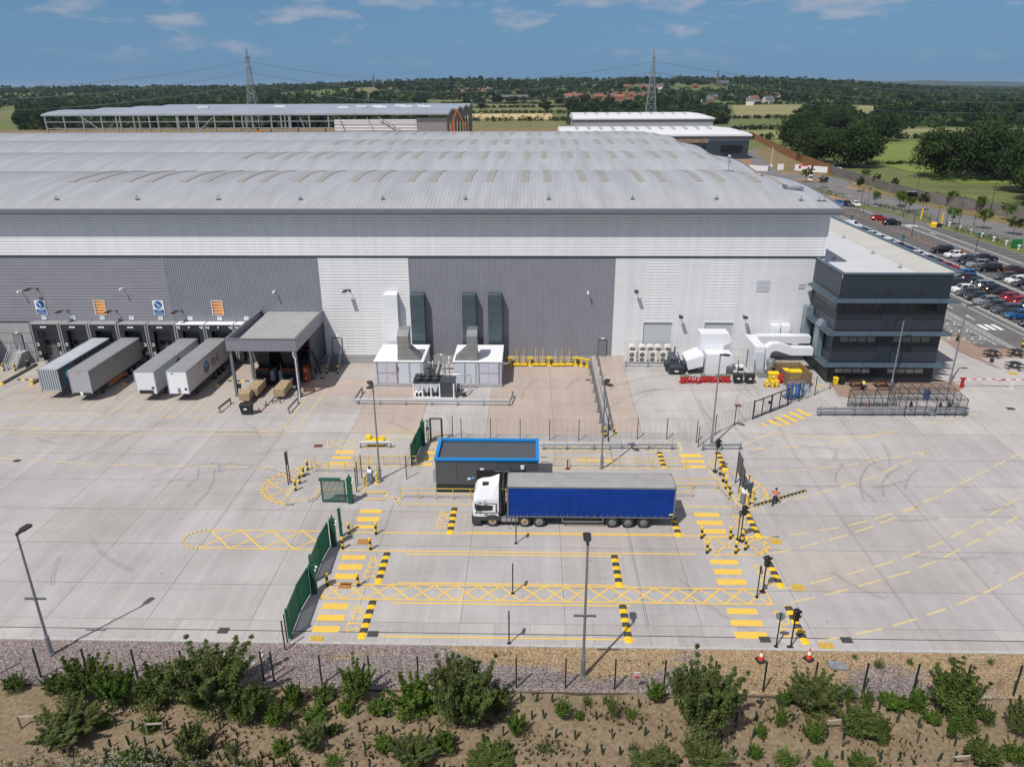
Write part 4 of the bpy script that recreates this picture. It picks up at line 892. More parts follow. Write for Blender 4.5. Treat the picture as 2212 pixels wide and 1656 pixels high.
gate_leaf(G2,(-15.5,44.4),(-15.6,46.6)); gate_leaf(G2,(-15.62,46.66),(-15.5,48.6)); gate_post(G2,-15.2,48.9,2.3); b=B(); b.box(-15.65,-15.45,44.1,44.35,0,2.35); b.obj('lead_post',GREEN,G2)
G3=thing('sliding_gate','open green gate facing the camera on the island edge','gate',(0,0,0),0,'green bi-fold gates')
gate_leaf(G3,(-17.75,55.32),(-15.75,55.28),2.2); gate_post(G3,-15.35,55.3,2.35); b=B(); b.box(-17.9,-16.1,55.1,55.5,2.2,2.32); b.obj('top_rail',GREEN,G3)
G4=thing('sliding_gate','far green gate beside the blue-edged gatehouse','gate',(0,0,0),0,'green bi-fold gates')
gate_leaf(G4,(-11.1,61.9),(-11.0,63.9)); gate_leaf(G4,(-11.0,63.95),(-10.85,66.0)); gate_post(G4,-10.65,66.4,2.5)
b=B(); b.box(-15.05,-14.85,50.1,50.3,0,2.45); b.box(-15.08,-14.82,50.07,50.33,2.45,2.5); t=thing('gate_stop_post','lone green gate stop post just above the upper gate','post',(0,0,0)); b.obj('post',GREEN,t); b=B(); b.box(-14.84,-14.8,50.15,50.25,1,1.3); b.obj('catch_plate',GALV,t)
# ================================================================ fences
MESHW=M('fence_wire',(.02,.04,.03),.6)
FILM=M('fence_weave',(.03,.045,.04),.7,alpha=.13)
def mesh_fence(label,pts,h=2.3,zf=zg,fine=.5,name='mesh_fence',pw=.07,nz=10,ww=.007):
    t=thing(name,label,'fence',(0,0,0))
    P=[Vector((x,y,zf(x,y))) for x,y in pts]
    for p in P:
        b=B(); b.bar(p,p+Vector((0,0,h)),pw); b.cbox(p.x,p.y,p.z+h,pw+.02,pw+.02,.03); b.obj('post',FGREEN,t)
    for p,q in zip(P,P[1:]):
        b=B()
        for k in range(nz+1): z=.06+(h-.1)*k/nz; b.bar(p+Vector((0,.03,z)),q+Vector((0,.03,z)),ww,ww)
        L=(q-p).length; n=int(L/fine)
        for k in range(1,n): c=p+(q-p)*k/n; b.bar(c+Vector((0,.03,.06)),c+Vector((0,.03,h-.04)),.009)
        b.obj('mesh_panel',MESHW,t)
    return t
fp=[(-6.98,68.22),(-4.02,68.24),(-1.06,67.93),(1.89,67.66),(4.81,67.65),(7.76,67.61),(10.64,67.22),(13.56,67.22)]
mesh_fence('long dark mesh fence between the gatehouse lanes and the brown service yard',[(-7.9,fp[0][1]+.1)]+[(x,67.75) for x,y in fp]+[(16.40,67.17)],2.3)
mesh_fence('angled dark mesh fence rising towards the pedestrian gate by the bins',[(16.39,66.23),(18.56,68.70),(21.01,70.73),(23.24,72.14)],2.2)
t=thing('mesh_gate','dark double-leaf mesh gate in the angled fence beside the yellow bars','gate',(0,0,0))
a,c=(23.34,72.25),(27.86,75.43); a=Vector((*a,zg(*a)));c=Vector((*c,zg(*c))); d=c-a
for s0,s1 in ((0,.49),(.51,1)):
    u,v=a+d*s0,a+d*s1; b=B(); Z=lambda z:Vector((0,0,z))
    for p in (u,(u+v)/2,v): b.bar(p+Z(.1),p+Z(2.05),.09)
    b.bar(u+Z(2.0),v+Z(2.0),.09); b.bar(u+Z(.12),v+Z(.12),.09); lf=b.obj('gate_leaf',FGREEN,t)
    b=B()
    for k in range(1,9): b.bar(u+Z(.1+k*.21),v+Z(.1+k*.21),.014)
    b.obj('infill_mesh',MESHW,lf)
m=a+d*.5; b=B(); b.cbox(m.x-.2,m.y,m.z+1.0,.3,.12,.3); b.obj('lock_box',BLACK,t)
mesh_fence('dark mesh fence from the gate to the office corner with a white notice',[(27.94,75.43),(29.42,76.49),(31.71,78.06),(33.95,79.68)],2.2)
p=(29.63,76.51); b=B(); b.box(-.32,.32,-.02,.02,1.45,1.95); b.text('NOTICE',.1,(0,-.025,1.8),m=1); b.obj('notice_board',[M('pale_sign',(.55,.6,.68),.5),BLACK],loc=(p[0]+.5,p[1]+.1,zg(*p)),rz=.6,label='pale blue-white notice fixed to the mesh fence by the cages',cat='notice')
mesh_fence('short mesh fence return on the western island, beside the green gate',[(-15.22,56.99),(-15.32,58.03),(-15.27,59.43)],2.3,lambda x,y:.15)
mesh_fence('short mesh fence between the lamp post and the gatehouse end',[(-11.18,59.26),(-11.09,61.69)],2.3,lambda x,y:.15)
t=thing('mesh_gate','tall narrow pedestrian gate beside the far green gate','gate',(0,0,0)); b=B()
a,c=(-10.07,67.95),(-8.87,68.28); 
for x in (a[0],c[0]): b.box(x-.06,x+.06,67.5,67.62,0,2.35)
b.box(a[0],c[0],67.5,67.62,2.35,2.45); b.obj('gate_frame',FGREEN,t); b=B()
for k in range(9): b.bar((a[0]+.1,67.56,.2+k*.25),(c[0]-.1,67.56,.2+k*.25),.015)
b.bar((a[0]+.1,67.56,.1),(a[0]+.1,67.56,2.3),.05); b.bar((c[0]-.1,67.56,.1),(c[0]-.1,67.56,2.3),.05); b.obj('gate_leaf',FGREEN,t)
b=B(); b.cbox(a[0]-.25,67.5,1.2,.25,.15,.25); b.obj('entry_panel',BLACK,t)
mesh_fence('single mesh fence panel joining the far green gate to the pedestrian gate',[(-10.25,67.4),(a[0]-.35,67.5)],2.3)
# perimeter fence along the gravel
PF=[-44.5+2.895*i for i in range(29)]
px=[x for x in PF if x<-16]+[-15.35]; 
def pz(x,y): return -.03
mesh_fence('dark green perimeter mesh fence along the gravel, left of the gap in the posts',[(-47.2,34.7),(-44.3,34.7),(-41.4,34.7),(-38.4,34.7),(-35.5,34.7),(-32.5,34.7),(-29.5,34.7),(-26.6,34.72),(-23.6,34.72),(-20.7,34.7),(-17.8,34.7),(-15.9,34.7)],2.15,pz,nz=11,pw=.085,ww=.0055,fine=.8)
mesh_fence('dark green perimeter mesh fence along the gravel, right of the double post',[(-15.3,34.7)]+[(-12.35+2.895*i,34.5) for i in range(16)],2.15,pz,nz=11,pw=.085,ww=.0055,fine=.8)
mesh_fence('short green mesh fence from the kerb to the lowest gate post',[(-15.47,37.39),(-15.5,38.0)],2.2,pz)
x=(6.25,35.71)[0]; b=B(); b.box(x-.16,x+.16,34.4,34.42,.9,1.32); b.box(x-.15,x+.15,34.39,34.405,.92,1.06,1); b.path([(x-.07+.07*math.cos(a),34.39,1.2+.07*math.sin(a)) for a in [k*math.pi/5 for k in range(11)]],.014,5,1); b.path([(x+.07+.07*math.cos(a),34.39,1.2+.07*math.sin(a)) for a in [k*math.pi/5 for k in range(11)]],.014,5,2)
tag(b.obj('warning_sign',[WHITE,RED,BLACK]),'small white and red warning sign on the perimeter fence','sign')
# ================================================================ barriers
def wbeam(b,p,q,z=.55,h=.31,flip=1,m=0):
    p=Vector((*p,0)) if len(p)==2 else Vector(p); q=Vector((*q,0)) if len(q)==2 else Vector(q); d=(q-p).normalized(); s=Vector((d.y,-d.x,0))*flip
    pr=[(0,-.5),(.05,-.38),(.085,-.3),(.085,-.2),(.02,-.06),(.02,.06),(.085,.2),(.085,.3),(.05,.38),(0,.5)]
    b.loft([[tuple(c+s*u+Vector((0,0,z+v*h))) for u,v in pr] for c in (p,q)],m,False,False)
    b.loft([[tuple(c-s*.004+s*u*.9+Vector((0,0,z+v*h))) for u,v in pr] for c in (q,p)],m,False,False)
def armco(label,pts,np=None,zs=(.55,),posts=None,grp=None,zf=zg,flip=1,sp=2.9):
    t=thing('crash_barrier',label,'crash barrier',(0,0,0),0,grp)
    P=[Vector((x,y,zf(x,y))) for x,y in pts]
    for p,q in zip(P,P[1:]):
        for z in zs:
            b=B(); wbeam(b,p,q,z,.31,flip); b.obj('rail',GALV,t)
        L=(q-p).length; n=max(1,round(L/sp)); d=(q-p).normalized(); s=Vector((d.y,-d.x,0))*flip
        for k in range(n+1):
            if k==n and q is not P[-1]: continue
            c=p+(q-p)*min(max(k/n,.03 if k==0 else 0),.97)-s*.07; b=B(); b.bar(c,c+Vector((0,0,max(zs)+.2)),.1,.12); b.cbox(c.x,c.y,c.z,.28,.28,.02); b.obj('post',GALVD,t)
    return t
armco('galvanised barrier with turned-back ends in front of the chiller',[(-19.65,80.0),(-19.75,76.55),(-2.35,76.45),(-2.05,79.0)])
armco('left of the two galvanised barriers running from the wall towards the fence',[(7.35,89),(7.35,69.2)],flip=-1)
armco('right of the two galvanised barriers, standing on the raised kerb',[(8.25,89),(8.25,69)],flip=-1)
armco('galvanised barrier in front of the air conditioning units',[(11.41,86.03),(17.15,85.96)])
armco('short galvanised barrier in front of the yellow machine near the far gate',[(-16.85,65.79),(-13.68,65.84)],sp=3)
p=[(1.38,65.71),(13.77,65.54)]; armco('long galvanised barrier behind the gatehouse on yellow hatching',[(.9,p[0][1]),(p[1][0]+.4,p[0][1])],sp=2.9)
armco('short galvanised barrier round the lamp post near the far traffic light',[(16.63,65.64),(20.51,65.79)],sp=2.3)
p=[(30.11,73.04),(46.06,73.27)]; armco('double-height galvanised barrier in front of the cycle shelters',[(p[0][0],p[0][1]),(p[1][0],p[1][1])],zs=(.45,.85),sp=2.0)
armco('small low barrier left of the wheelie bin under the canopy',[(-33.82,76.60),(-34.10,73.99)],sp=2.6)
armco('small low barrier right of the canopy beside the yellow walkway lines',[(-26.25,76.84),(-26.43,73.93)],sp=2.6)
# concrete wheel guides between dock bays
GD=M('wheel_guide_steel',(.10,.105,.11),.6,0,.25,3)
def guide(p,y1,label):
    t=thing('wheel_guide',label,'wheel guide',(p[0],p[1],0),0,'steel wheel guides at the docks'); L=y1-p[1]
    b=B(); b.exty([(-.17,0),(-.17,.24),(-.1,.30),(.1,.30),(.17,.24),(.17,0)],.25,L); b.obj('guide_rail',GD,t)
    b=B(); b.box(-.19,.19,-.02,.25,0,.24,0,.05,.05); b.obj('yellow_nose',YELB,t)
guide((-63.59,81.77),88.6,'wheel guide beside the concrete dock steps'); guide((-59.97,81.83),88.6,'wheel guide just left of the container trailer'); guide((-48.77,81.87),88.6,'wheel guide left of the white trailer in the fifth bay'); guide((-37.37,81.70),88.6,'wheel guide between the logo trailer and the canopy post')

# ================================================================ mechanical plant by the wall
DUCTW=M('white_duct',(.72,.74,.77),.35,.1,.03,1); DUCTD=M('blue_grey_duct',(.075,.105,.125),.35,.3,.12,.5); DUCTG=M('galvanised_duct',(.33,.34,.335),.35,.6,.10,1.2); PALE=M('pale_grey_panel',(.52,.56,.60),.4,.05,.03,1)
for x0,x1,mt,l in ((-18.2,-16.55,DUCTW,'tall white duct rising up the ribbed wall, left of the dark ones'),(-14.97,-13.25,DUCTD,'tall dark duct at the edge of the grey wall, next to the white one'),(-8.57,-6.87,DUCTD,'tall dark duct behind the right-hand air handling unit'),(-5.36,-3.66,DUCTD,'tall dark duct standing furthest from the white one')):
    t=thing('wall_duct',l,'duct',(x0,YW,0),0,'tall ducts on the warehouse wall'); b=B(); w=x1-x0
    b.loft([[(0,-1.15,2.2),(w,-1.15,2.2),(w,-.06,2.2),(0,-.06,2.2)],[(0,-1.15,9.33),(w,-1.15,9.33),(w,-.06,9.33),(0,-.06,9.33)],[(.03,-1.0,9.42),(w-.03,-1.0,9.42),(w-.03,-.06,9.46),(.03,-.06,9.46)]]); b.obj('duct_body',mt,t)
    for z in (3.4,4.6,5.8,7.0,8.2): b=B(); b.box(-.02,w+.02,-1.17,-.06,z,z+.05); b.obj('flange',mt,t)
PERF=M('perforated_panel',(.50,.52,.66),.4,.2,0,.9,col2=(.62,.60,.62),stretch=(.6,1,2.5))
def ahu(x0,x1,label,grille_left,hx0,hx1,sx0,sx1):
    t=thing('air_handling_unit',label,'air handling unit',(0,0,0),0,'white air handling units'); yf,yb=82.1,88.0
    b=B(); b.box(x0-.15,x1+.1,yf-.15,yb+.1,0,.3); b.obj('base_slab',PLINTH,t)
    b=B(); b.box(x0,x1,yf,yb,.3,3.1); b.obj('cabinet',PALE,t)
    b=B(); b.box(x0-.1,x1+.1,yf-.12,yb+.1,3.1,3.2); b.box(x0+.02,x1-.02,yf+.1,yb,3.2,3.23); b.obj('roof',M('white_roof_sheet',(.80,.81,.82),.4),t)
    gx0,gx1=(x0+.3,x0+2.55) if grille_left else (x1-2.6,x1-.3)
    for i in range(2):
        for j in range(2):
            a=gx0+(gx1-gx0)*i/2; z=.42+1.3*j; b=B(); b.box(a+.04,a+(gx1-gx0)/2-.04,yf-.05,yf-.003,z+.03,z+1.27); b.obj('louvre_panel',PERF,t)
    b=B(); b.box(gx0-.06,gx1+.06,yf-.06,yf-.052,1.68,1.76); b.box(gx0-.1,gx0,yf-.07,yf-.002,.35,3.05); b.box(gx1,gx1+.1,yf-.07,yf-.002,.35,3.05); b.obj('louvre_frame',DUCTG,t)
    dx0,dx1=(gx1+.25,x1-.1) if grille_left else (x0+.1,gx0-.25)
    for i in range(2):
        a=dx0+(dx1-dx0)*i/2; b=B(); b.box(a+.05,a+(dx1-dx0)/2-.05,yf-.04,yf-.003,.4,3.02); d=b.obj('access_door',M('door_pale_blue',(.55,.60,.65),.4),t)
        b=B(); b.box(a+(dx1-dx0)/2-.2,a+(dx1-dx0)/2-.12,yf-.06,yf-.042,.5,2.9); b.obj('hinge_strip',DUCTG,d)
    if grille_left: b=B(); b.box(gx1+.02,gx1+.2,yf-.12,yf-.072,2.0,2.5); b.obj('isolator',M('isolator_red',(.3,.05,.03),.5),t)
    # exhaust hood and stack
    b=B(); b.loft([[(hx0,yf+.1,3.22),(hx1,yf+.1,3.22),(hx1,yf+2.2,3.22),(hx0,yf+2.2,3.22)],[(sx0,yf+.1,4.75),(sx1,yf+.1,4.75),(sx1,yf+1.7,4.75),(sx0,yf+1.7,4.75)]]); h=b.obj('exhaust_hood',DUCTG,t)
    b=B(); b.loft([[(sx0,yf+.1,4.76),(sx1,yf+.1,4.76),(sx1,yf+1.7,4.76),(sx0,yf+1.7,4.76)],[(sx0,yf+.1,6.2),(sx1,yf+.1,6.2),(sx1,yf+1.7,6.2),(sx0,yf+1.7,6.2)],[(sx0,yf+.9,6.75),(sx1,yf+.9,6.75),(sx1,yf+2.3,6.75),(sx0,yf+2.3,6.75)]]); s=b.obj('exhaust_stack',DUCTG,t)
    for z in (4.0,4.75,5.6): 
        f=(z-3.22)/(4.75-3.22); f=min(f,1); a,c=hx0+(sx0-hx0)*f,hx1+(sx1-hx1)*f; b=B(); b.box(a-.03,c+.03,yf+.06,yf+.098,z-.03,z+.03); b.obj('flange',DUCTG,s)
ahu(-18.4,-12.7,'left white air handling unit with its louvred panels at the left end',1,-15.7,-12.9,-15.6,-14.28); ahu(-9.1,-3.5,'right white air handling unit with its louvred panels at the right end',0,-9.0,-6.3,-7.5,-6.3)
t=thing('chiller','low dark chiller with six round fans in front of the air handling units','chiller',(0,0,0)); yf,yb=78.35,80.4
b=B(); b.box(-13.4,-8.65,yf,yb,1.85,2.0); b.obj('deck',M('chiller_dark',(.05,.06,.07),.5),t)
for i in range(3):
    for j in range(2):
        x,y=-12.85+i*.98,yf+.5+j*1.0; b=B(); b.cyl(x,y,2.0,2.3,.46,16); b.cyl(x,y,2.3,2.34,.48,16); f=b.obj('fan_cowl',M('fan_black',(.02,.022,.024),.5),t); b=B(); b.cyl(x,y,2.34,2.38,.15,10); b.obj('fan_hub',GALVD,f)
b=B()
for x in (-13.4,-12.42,-11.44,-10.46,-8.85): b.box(x,x+.14,yf,yf+.12,.15,1.85); b.box(x,x+.14,yb-.12,yb,.15,1.85)
b.box(-13.45,-8.6,yf-.02,yb+.02,.03,.15); b.obj('frame',WHITE,t)
for i in range(3):
    x=-13.24+i*.98; b=B(); b.loft([[(x,yf+.03,1.8),(x+.8,yf+.03,1.8),(x+.8,yb-.15,1.8),(x,yb-.15,1.8)],[(x+.33,yf+.03,.75),(x+.48,yf+.03,.75),(x+.48,yb-.15,.75),(x+.33,yb-.15,.75)]][::-1]); b.obj('coil_panel',PALE,t)
    for q in (.2,.6): b=B(); b.cyl(x+q,yf+.35,.15,.55,.14,10); b.obj('compressor',BLACK,t)
b=B(); b.box(-10.3,-8.9,yf+.03,yb-.1,.2,1.84); b.obj('control_cabinet',M('chiller_dark',(.05,.06,.07),.5),t)
t=thing('pipework','insulated silver pipework running between the two air handling units','pipework',(0,0,0))
for pts,rr in (([(-12.6,83.3,2.6),(-11.6,83.3,2.6),(-11.6,83.3,.3)],.09),([(-12.6,83.9,1.6),(-11.3,83.9,1.6),(-11.3,82.6,1.2),(-11.5,80.6,1.2)],.12),([(-9.2,83.3,2.6),(-10.3,83.3,2.6),(-10.3,83.3,.3)],.09),([(-9.2,83.9,1.6),(-10.6,83.9,1.6),(-10.6,82.2,1.4)],.12),([(-10.95,84.5,2.6),(-10.95,83.6,2.5),(-11.2,82.3,1.5),(-11.5,80.7,1.1)],.16),([(-11.5,80.8,2.0),(-7.0,80.8,2.0),(-7.0,80.8,.4),(-7.3,79.4,.4),(-8.6,79.2,.45)],.085),([(-11.9,84.6,2.3),(-11.9,84.6,.2)],.06),([(-9.9,84.6,2.9),(-9.9,84.6,.2)],.06),([(-11.4,85.2,2.9),(-10.3,85.2,2.9)],.1),([(-8.5,79.9,1.2),(-8.0,79.9,1.2),(-8.0,79.9,.3)],.07)):
    b=B(); b.path(pts,rr,8); b.obj('pipe',M('pipe_lagging',(.5,.51,.52),.35,.6),t,smooth=True)
b=B(); b.cyl(-11.35,83.0,.1,1.3,.22,12); b.cyl(-10.6,82.6,.1,1.2,.22,12); b.obj('pump',BLACK,t)
b=B(); b.lathe([(.5,-8.45),(.5,-8.2)],79.3,1.0,14,0,'x'); b.obj('pipe_flange',BLACK,t)
b=B(); b.cbox(-7.7,79.0,.15,.5,.35,.3); b.obj('valve',BLACK,t)
# yellow trailer trestles and pump trucks lined up at the wall
GY='yellow trailer trestles along the wall'
def trestle(x,y,label,tall):
    t=thing('trailer_trestle',label,'trestle',(x,y,0),0,GY); b=B()
    if tall:
        b.box(-.42,.42,-.25,.25,.15,.28); b.box(-.36,.36,-.2,.0,.28,.42); b.obj('base_frame',YELB,t)
        b=B(); b.box(-.05,.0,.12,.17,.28,2.0); b.box(.0,.06,.22,.27,.28,1.35); b.bar((-.28,.15,1.05),(.28,.15,1.05),.05); b.bar((-.25,.15,.62),(.25,.15,.62),.04); b.tube((-.02,.15,2.0),(-.02,.15,2.3),.03); b.obj('mast',YELB,t)
    else:
        b.box(-.3,.3,-.2,.2,.0,.12); b.bar((0,0,.1),(0,0,1.0),.16); b.bar((-.22,0,.12),(0,0,.5),.08); b.bar((.22,0,.12),(0,0,.5),.08); b.obj('base_frame',YELB,t)
        b=B(); b.box(-.36,.36,-.14,.14,1.0,1.12); b.box(-.14,.14,-.1,.1,.85,1.0); b.obj('head_plate',YELB,t)
    for s in (-1,1): b=B(); b.lathe([(.15,s*.34-.04),(.15,s*.34+.04)],.0,.15,10,0,'x'); b.obj('wheel',RUBBER,t)
yp=[(-2.59,89.32),(-1.82,89.15),(-0.93,89.16),(-0.17,89.36),(0.59,89.18),(1.52,89.20),(2.25,89.39),(3.10,89.13),(3.90,89.23),(4.85,89.24),(5.62,89.44),(6.34,89.17),(7.04,88.82)]
for i,((x,y),tl) in enumerate(zip(yp,[0,1,1,0,1,1,0,1,1,1,0,0,0])):
    trestle(x,y+.1,('tall-masted' if tl else 'T-topped')+' yellow trailer trestle at the grey wall, '+nth(i,13)+' in the whole row',tl)
# ================================================================ raised service yard, east
def condenser(x,y,label,grp,front):
    z=1.17; w=.96
    t=thing('condenser_unit',label,'condenser',(x,y,z),0,grp); b=B()
    if front:
        b.rbox(0,w,0,.36,.06,1.5,.04); b.obj('casing',M('condenser_cream',(.60,.58,.54),.5),t)
        for zz in (.42,1.08):
            b=B(); b.lathe([(.29,-.02),(.29,-.004)],w*.36,zz,16,0,'y'); f=b.obj('fan_grille',M('fan_dark',(.07,.068,.065),.6),t)
            b=B(); b.lathe([(.06,-.05),(.06,-.022)],w*.36,zz,8,0,'y'); b.path([(w*.36+.29*math.cos(a),-.03,zz+.29*math.sin(a)) for a in [k*math.pi/8 for k in range(17)]],.018,5); b.obj('fan_ring',M('condenser_cream',(.60,.58,.54),.5),f)
        b=B(); b.box(w*.72,w-.03,-.012,-.002,.15,1.42); b.obj('side_cover',M('condenser_light',(.66,.65,.62),.5),t)
    else:
        b.rbox(0,w,0,.8,.06,1.72,.04); b.obj('casing',M('condenser_cream',(.60,.58,.54),.5),t)
        b=B(); b.cyl(w/2,.4,1.72,1.86,.36,16); b.obj('fan_cowl',M('condenser_light',(.66,.65,.62),.5),t)
        for i in range(4):
            for j in range(3): b=B(); q=.24+i*.15; b.box(q,q+.12,-.012,-.002,1.2+j*.14,1.31+j*.14); b.obj('coil_opening',DARK,t)
for i,x in enumerate((12.05,13.33,14.61,15.89)): condenser(x,87.35,'twin-fan cream condenser in the front row, '+nth(i,4)+' of four','front condenser row',1)
for i,x in enumerate((12.1,13.38,14.36,15.34,16.55)): condenser(x,88.55,'top-fan cream condenser in the row against the wall, '+nth(i,5)+' of five','rear condenser row',0)
t=thing('compactor','dark grey waste compactor right of the air conditioning units','compactor',(0,0,0))
CD=M('compactor_dark',(.035,.045,.055),.5,.2,.2,2)
z=1.15
b=B(); b.rbox(16.35,18.15,83.5,85.2,z+.1,z+.95,.06); b.obj('hopper',CD,t)
b=B(); b.loft([[(16.7,85.2,z+.2),(17.9,85.2,z+.2),(17.9,88.2,z+.2),(16.7,88.2,z+.2)],[(16.8,85.2,z+1.35),(17.8,85.2,z+1.35),(17.7,88.2,z+1.25),(16.9,88.2,z+1.25)]]); b.obj('chamber',M('compactor_grey',(.06,.075,.09),.45,.2,.1,2),t)
for x in (16.0,17.95): b=B(); b.rbox(x,x+.5,84.0,85.3,z+.55,z+1.2,.05); b.obj('side_box',CD,t)
b=B(); b.box(16.85,17.65,83.4,83.5,z+.2,z+.85); b.box(17.02,17.48,83.37,83.4,z+.35,z+.5,1); b.obj('control_panel',[CD,WHITE],t)
b=B(); b.bar((18.25,83.3,z+.1),(18.25,88.6,z+1.0),.1); b.bar((17.9,88.6,z),(17.9,88.6,z+1.7),.15); b.obj('guide_arm',CD,t)
# white acoustic ductwork
t=thing('acoustic_ductwork','tall white boxed air duct with slanted cowls in front of the shutters','ductwork',(0,0,0))
def cowl(name,x0,x1,y0,y1,z0,z1,nose):
    b=B(); pr=[(x0,z0),(x1-.05,z0+0),(x1,z0+.0)] ; pr=[(x0,z0),(x1-nose*.0,z0),(x1,z1-1.5),(x1+nose,z1-1.05),(x1+nose*.55,z1),(x0,z1)]
    b.exty(pr[::1],y0,y1); o=b.obj(name,DUCTW,t)
    b=B(); b.raw([(x1+.02,y0+.06,z1-1.53),(x1+nose-.04,y0+.06,z1-1.10),(x1+nose-.04,y1-.06,z1-1.10),(x1+.02,y1-.06,z1-1.53)],[(0,1,2,3)]); b.v=[(a+.02,c,e-.02) for a,c,e in b.v]; b.obj('intake_mesh',DARK,o); return o
cowl('duct_tower',20.1,22.9,84.9,87.0,1.15,5.75,1.0); cowl('duct_tower',20.55,22.95,83.0,84.85,1.1,3.85,1.0)
b=B(); b.loft([[(20.3,83.4,2.2),(20.3,86.8,2.2),(20.3,86.8,3.6),(20.3,83.4,3.6)],[(18.6,83.4,1.75),(18.6,86.3,1.75),(18.3,86.3,2.9),(18.3,83.4,2.9)]]); o=b.obj('side_cowl',DUCTW,t); b=B(); b.poly([(18.55,83.45,1.73),(20.3,83.45,2.18),(20.3,86.25,2.18),(18.55,86.25,1.73)]); b.obj('intake_mesh',DARK,o)
t=thing('acoustic_ductwork','white L-shaped duct crossing to the office block above the bins','ductwork',(0,0,0))
b=B(); b.rbox(26.35,27.5,83.8,88.6,1.2,4.55,.03); b.obj('duct_riser',DUCTW,t)
b=B(); b.box(27.5,33.9,87.2,88.4,3.85,4.75); b.obj('duct_run',DUCTW,t)
b=B(); b.box(26.38,27.5,83.75,83.8,1.3,3.9); b.obj('access_panel',PALE,t)
for x in (29.5,31.7): b=B(); b.box(x,x+.05,87.17,88.42,3.82,4.78); b.obj('flange',DUCTW,t)
t=thing('curved_duct','white duct with a rounded bend joining the galvanised office riser','ductwork',(0,0,0))
cl=[(27.75,84.6,1.5),(27.75,84.6,3.3),(27.95,84.6,4.0),(28.5,84.6,4.4),(29.1,84.6,4.4),(30.7,84.6,3.85),(33.2,84.6,3.85)]
b=B(); rings=[]
for i,p in enumerate(cl):
    p=Vector(p); d=(Vector(cl[min(i+1,len(cl)-1)])-Vector(cl[max(i-1,0)])).normalized(); a=Vector((0,1,0))*.55; c=d.cross(Vector((0,1,0))).normalized()*.45; rings.append([tuple(p-a-c),tuple(p+a-c),tuple(p+a+c),tuple(p-a+c)])
b.loft(rings); b.obj('duct_bend',DUCTW,t)
b=B(); rings=[]
for p in ((33.2,84.6,3.85),(33.75,84.6,4.2),(33.9,84.6,5.0),(33.9,84.6,6.6),(33.95,84.6,7.1),(34.25,84.6,7.4)):
    i=0
b.rbox(33.4,34.2,84.0,85.3,3.4,7.3,.1); b.obj('office_riser',M('galvanised_riser',(.25,.31,.35),.4,.5,.1,1),t)
b=B(); b.lathe([(.45,83.98),(.45,85.32)],34.05,7.2,16,0,'y'); b.obj('riser_elbow',M('galvanised_riser',(.25,.31,.35),.4,.5,.1,1),t)
t=thing('wall_duct','flat galvanised riser fixed to the office wall corner','duct',(0,0,0)); b=B(); b.box(33.3,34.15,88.2,89.4,2.5,8.1); b.obj('duct_body',M('galvanised_riser',(.25,.31,.35),.4,.5,.1,1),t); b=B(); b.box(33.27,34.17,88.17,89.42,5,5.06); b.obj('flange',GALVD,t)
for x0,l in ((29.6,'white box duct on the wall, left of a matching pair'),(30.83,'white box duct on the wall, right of a matching pair')):
    t=thing('wall_duct',l,'duct',(0,0,0)); b=B(); b.rbox(x0,x0+1.1,88.9,89.93,2.2,5.6,.03); b.obj('duct_body',DUCTW,t); b=B(); b.box(x0-.02,x0+1.12,88.87,89.93,3.9,3.95); b.obj('flange',DUCTW,t)
# galvanised fan on a frame, caged plant compound
t=thing('extract_fan','round galvanised fan on a steel frame beside the timber bin store','fan',(0,0,0)); z=1.12; x,y=28.05,83.0
b=B(); b.lathe([(.35,z+.9),(.35,z+1.3),(.5,z+1.45),(.5,z+2.0),(.42,z+2.2),(.4,z+2.2)],x,y,16); b.obj('fan_housing',GALV,t,smooth=False)
b=B(); b.lathe([(.3,z+.1),(.3,z+.9)],x,y,12); b.obj('motor_drum',GALVD,t)
b=B()
for a,c in ((-.5,-.5),(.5,-.5),(.5,.5),(-.5,.5)): b.bar((x+a,y+c,z),(x+a,y+c,z+1.5),.06)
b.bar((x-.5,y-.5,z+1.4),(x+.5,y-.5,z+1.4),.06); b.bar((x-.5,y-.5,z+.8),(x+.5,y-.5,z+.8),.06); b.obj('frame',GALV,t)
b=B(); b.rbox(x-1.3,x-.6,y-.3,y+.5,z,z+.7,.05); b.obj('junction_box',GALV,t)
mesh_fence('dark mesh cage fence round the white ductwork behind the red bins',[(22.1,86.2),(26.2,86.2)],2.3,lambda x,y:1.15); 
mesh_fence('low mesh cage front behind the black wheelie bins',[(22.6,83.3),(24.4,83.3),(26.3,83.3)],1.9,lambda x,y:1.15)
b=B(); b.rbox(24.0,25.2,83.5,84.2,1.15,2.2,.05); t=thing('control_box','pale control cabinet inside the mesh cage behind the black bins','cabinet',(0,0,0)); b.obj('cabinet_body',WHITE,t); b=B(); b.box(24.6,25.1,83.46,83.5,1.7,2.0); b.obj('vent',DARK,t)
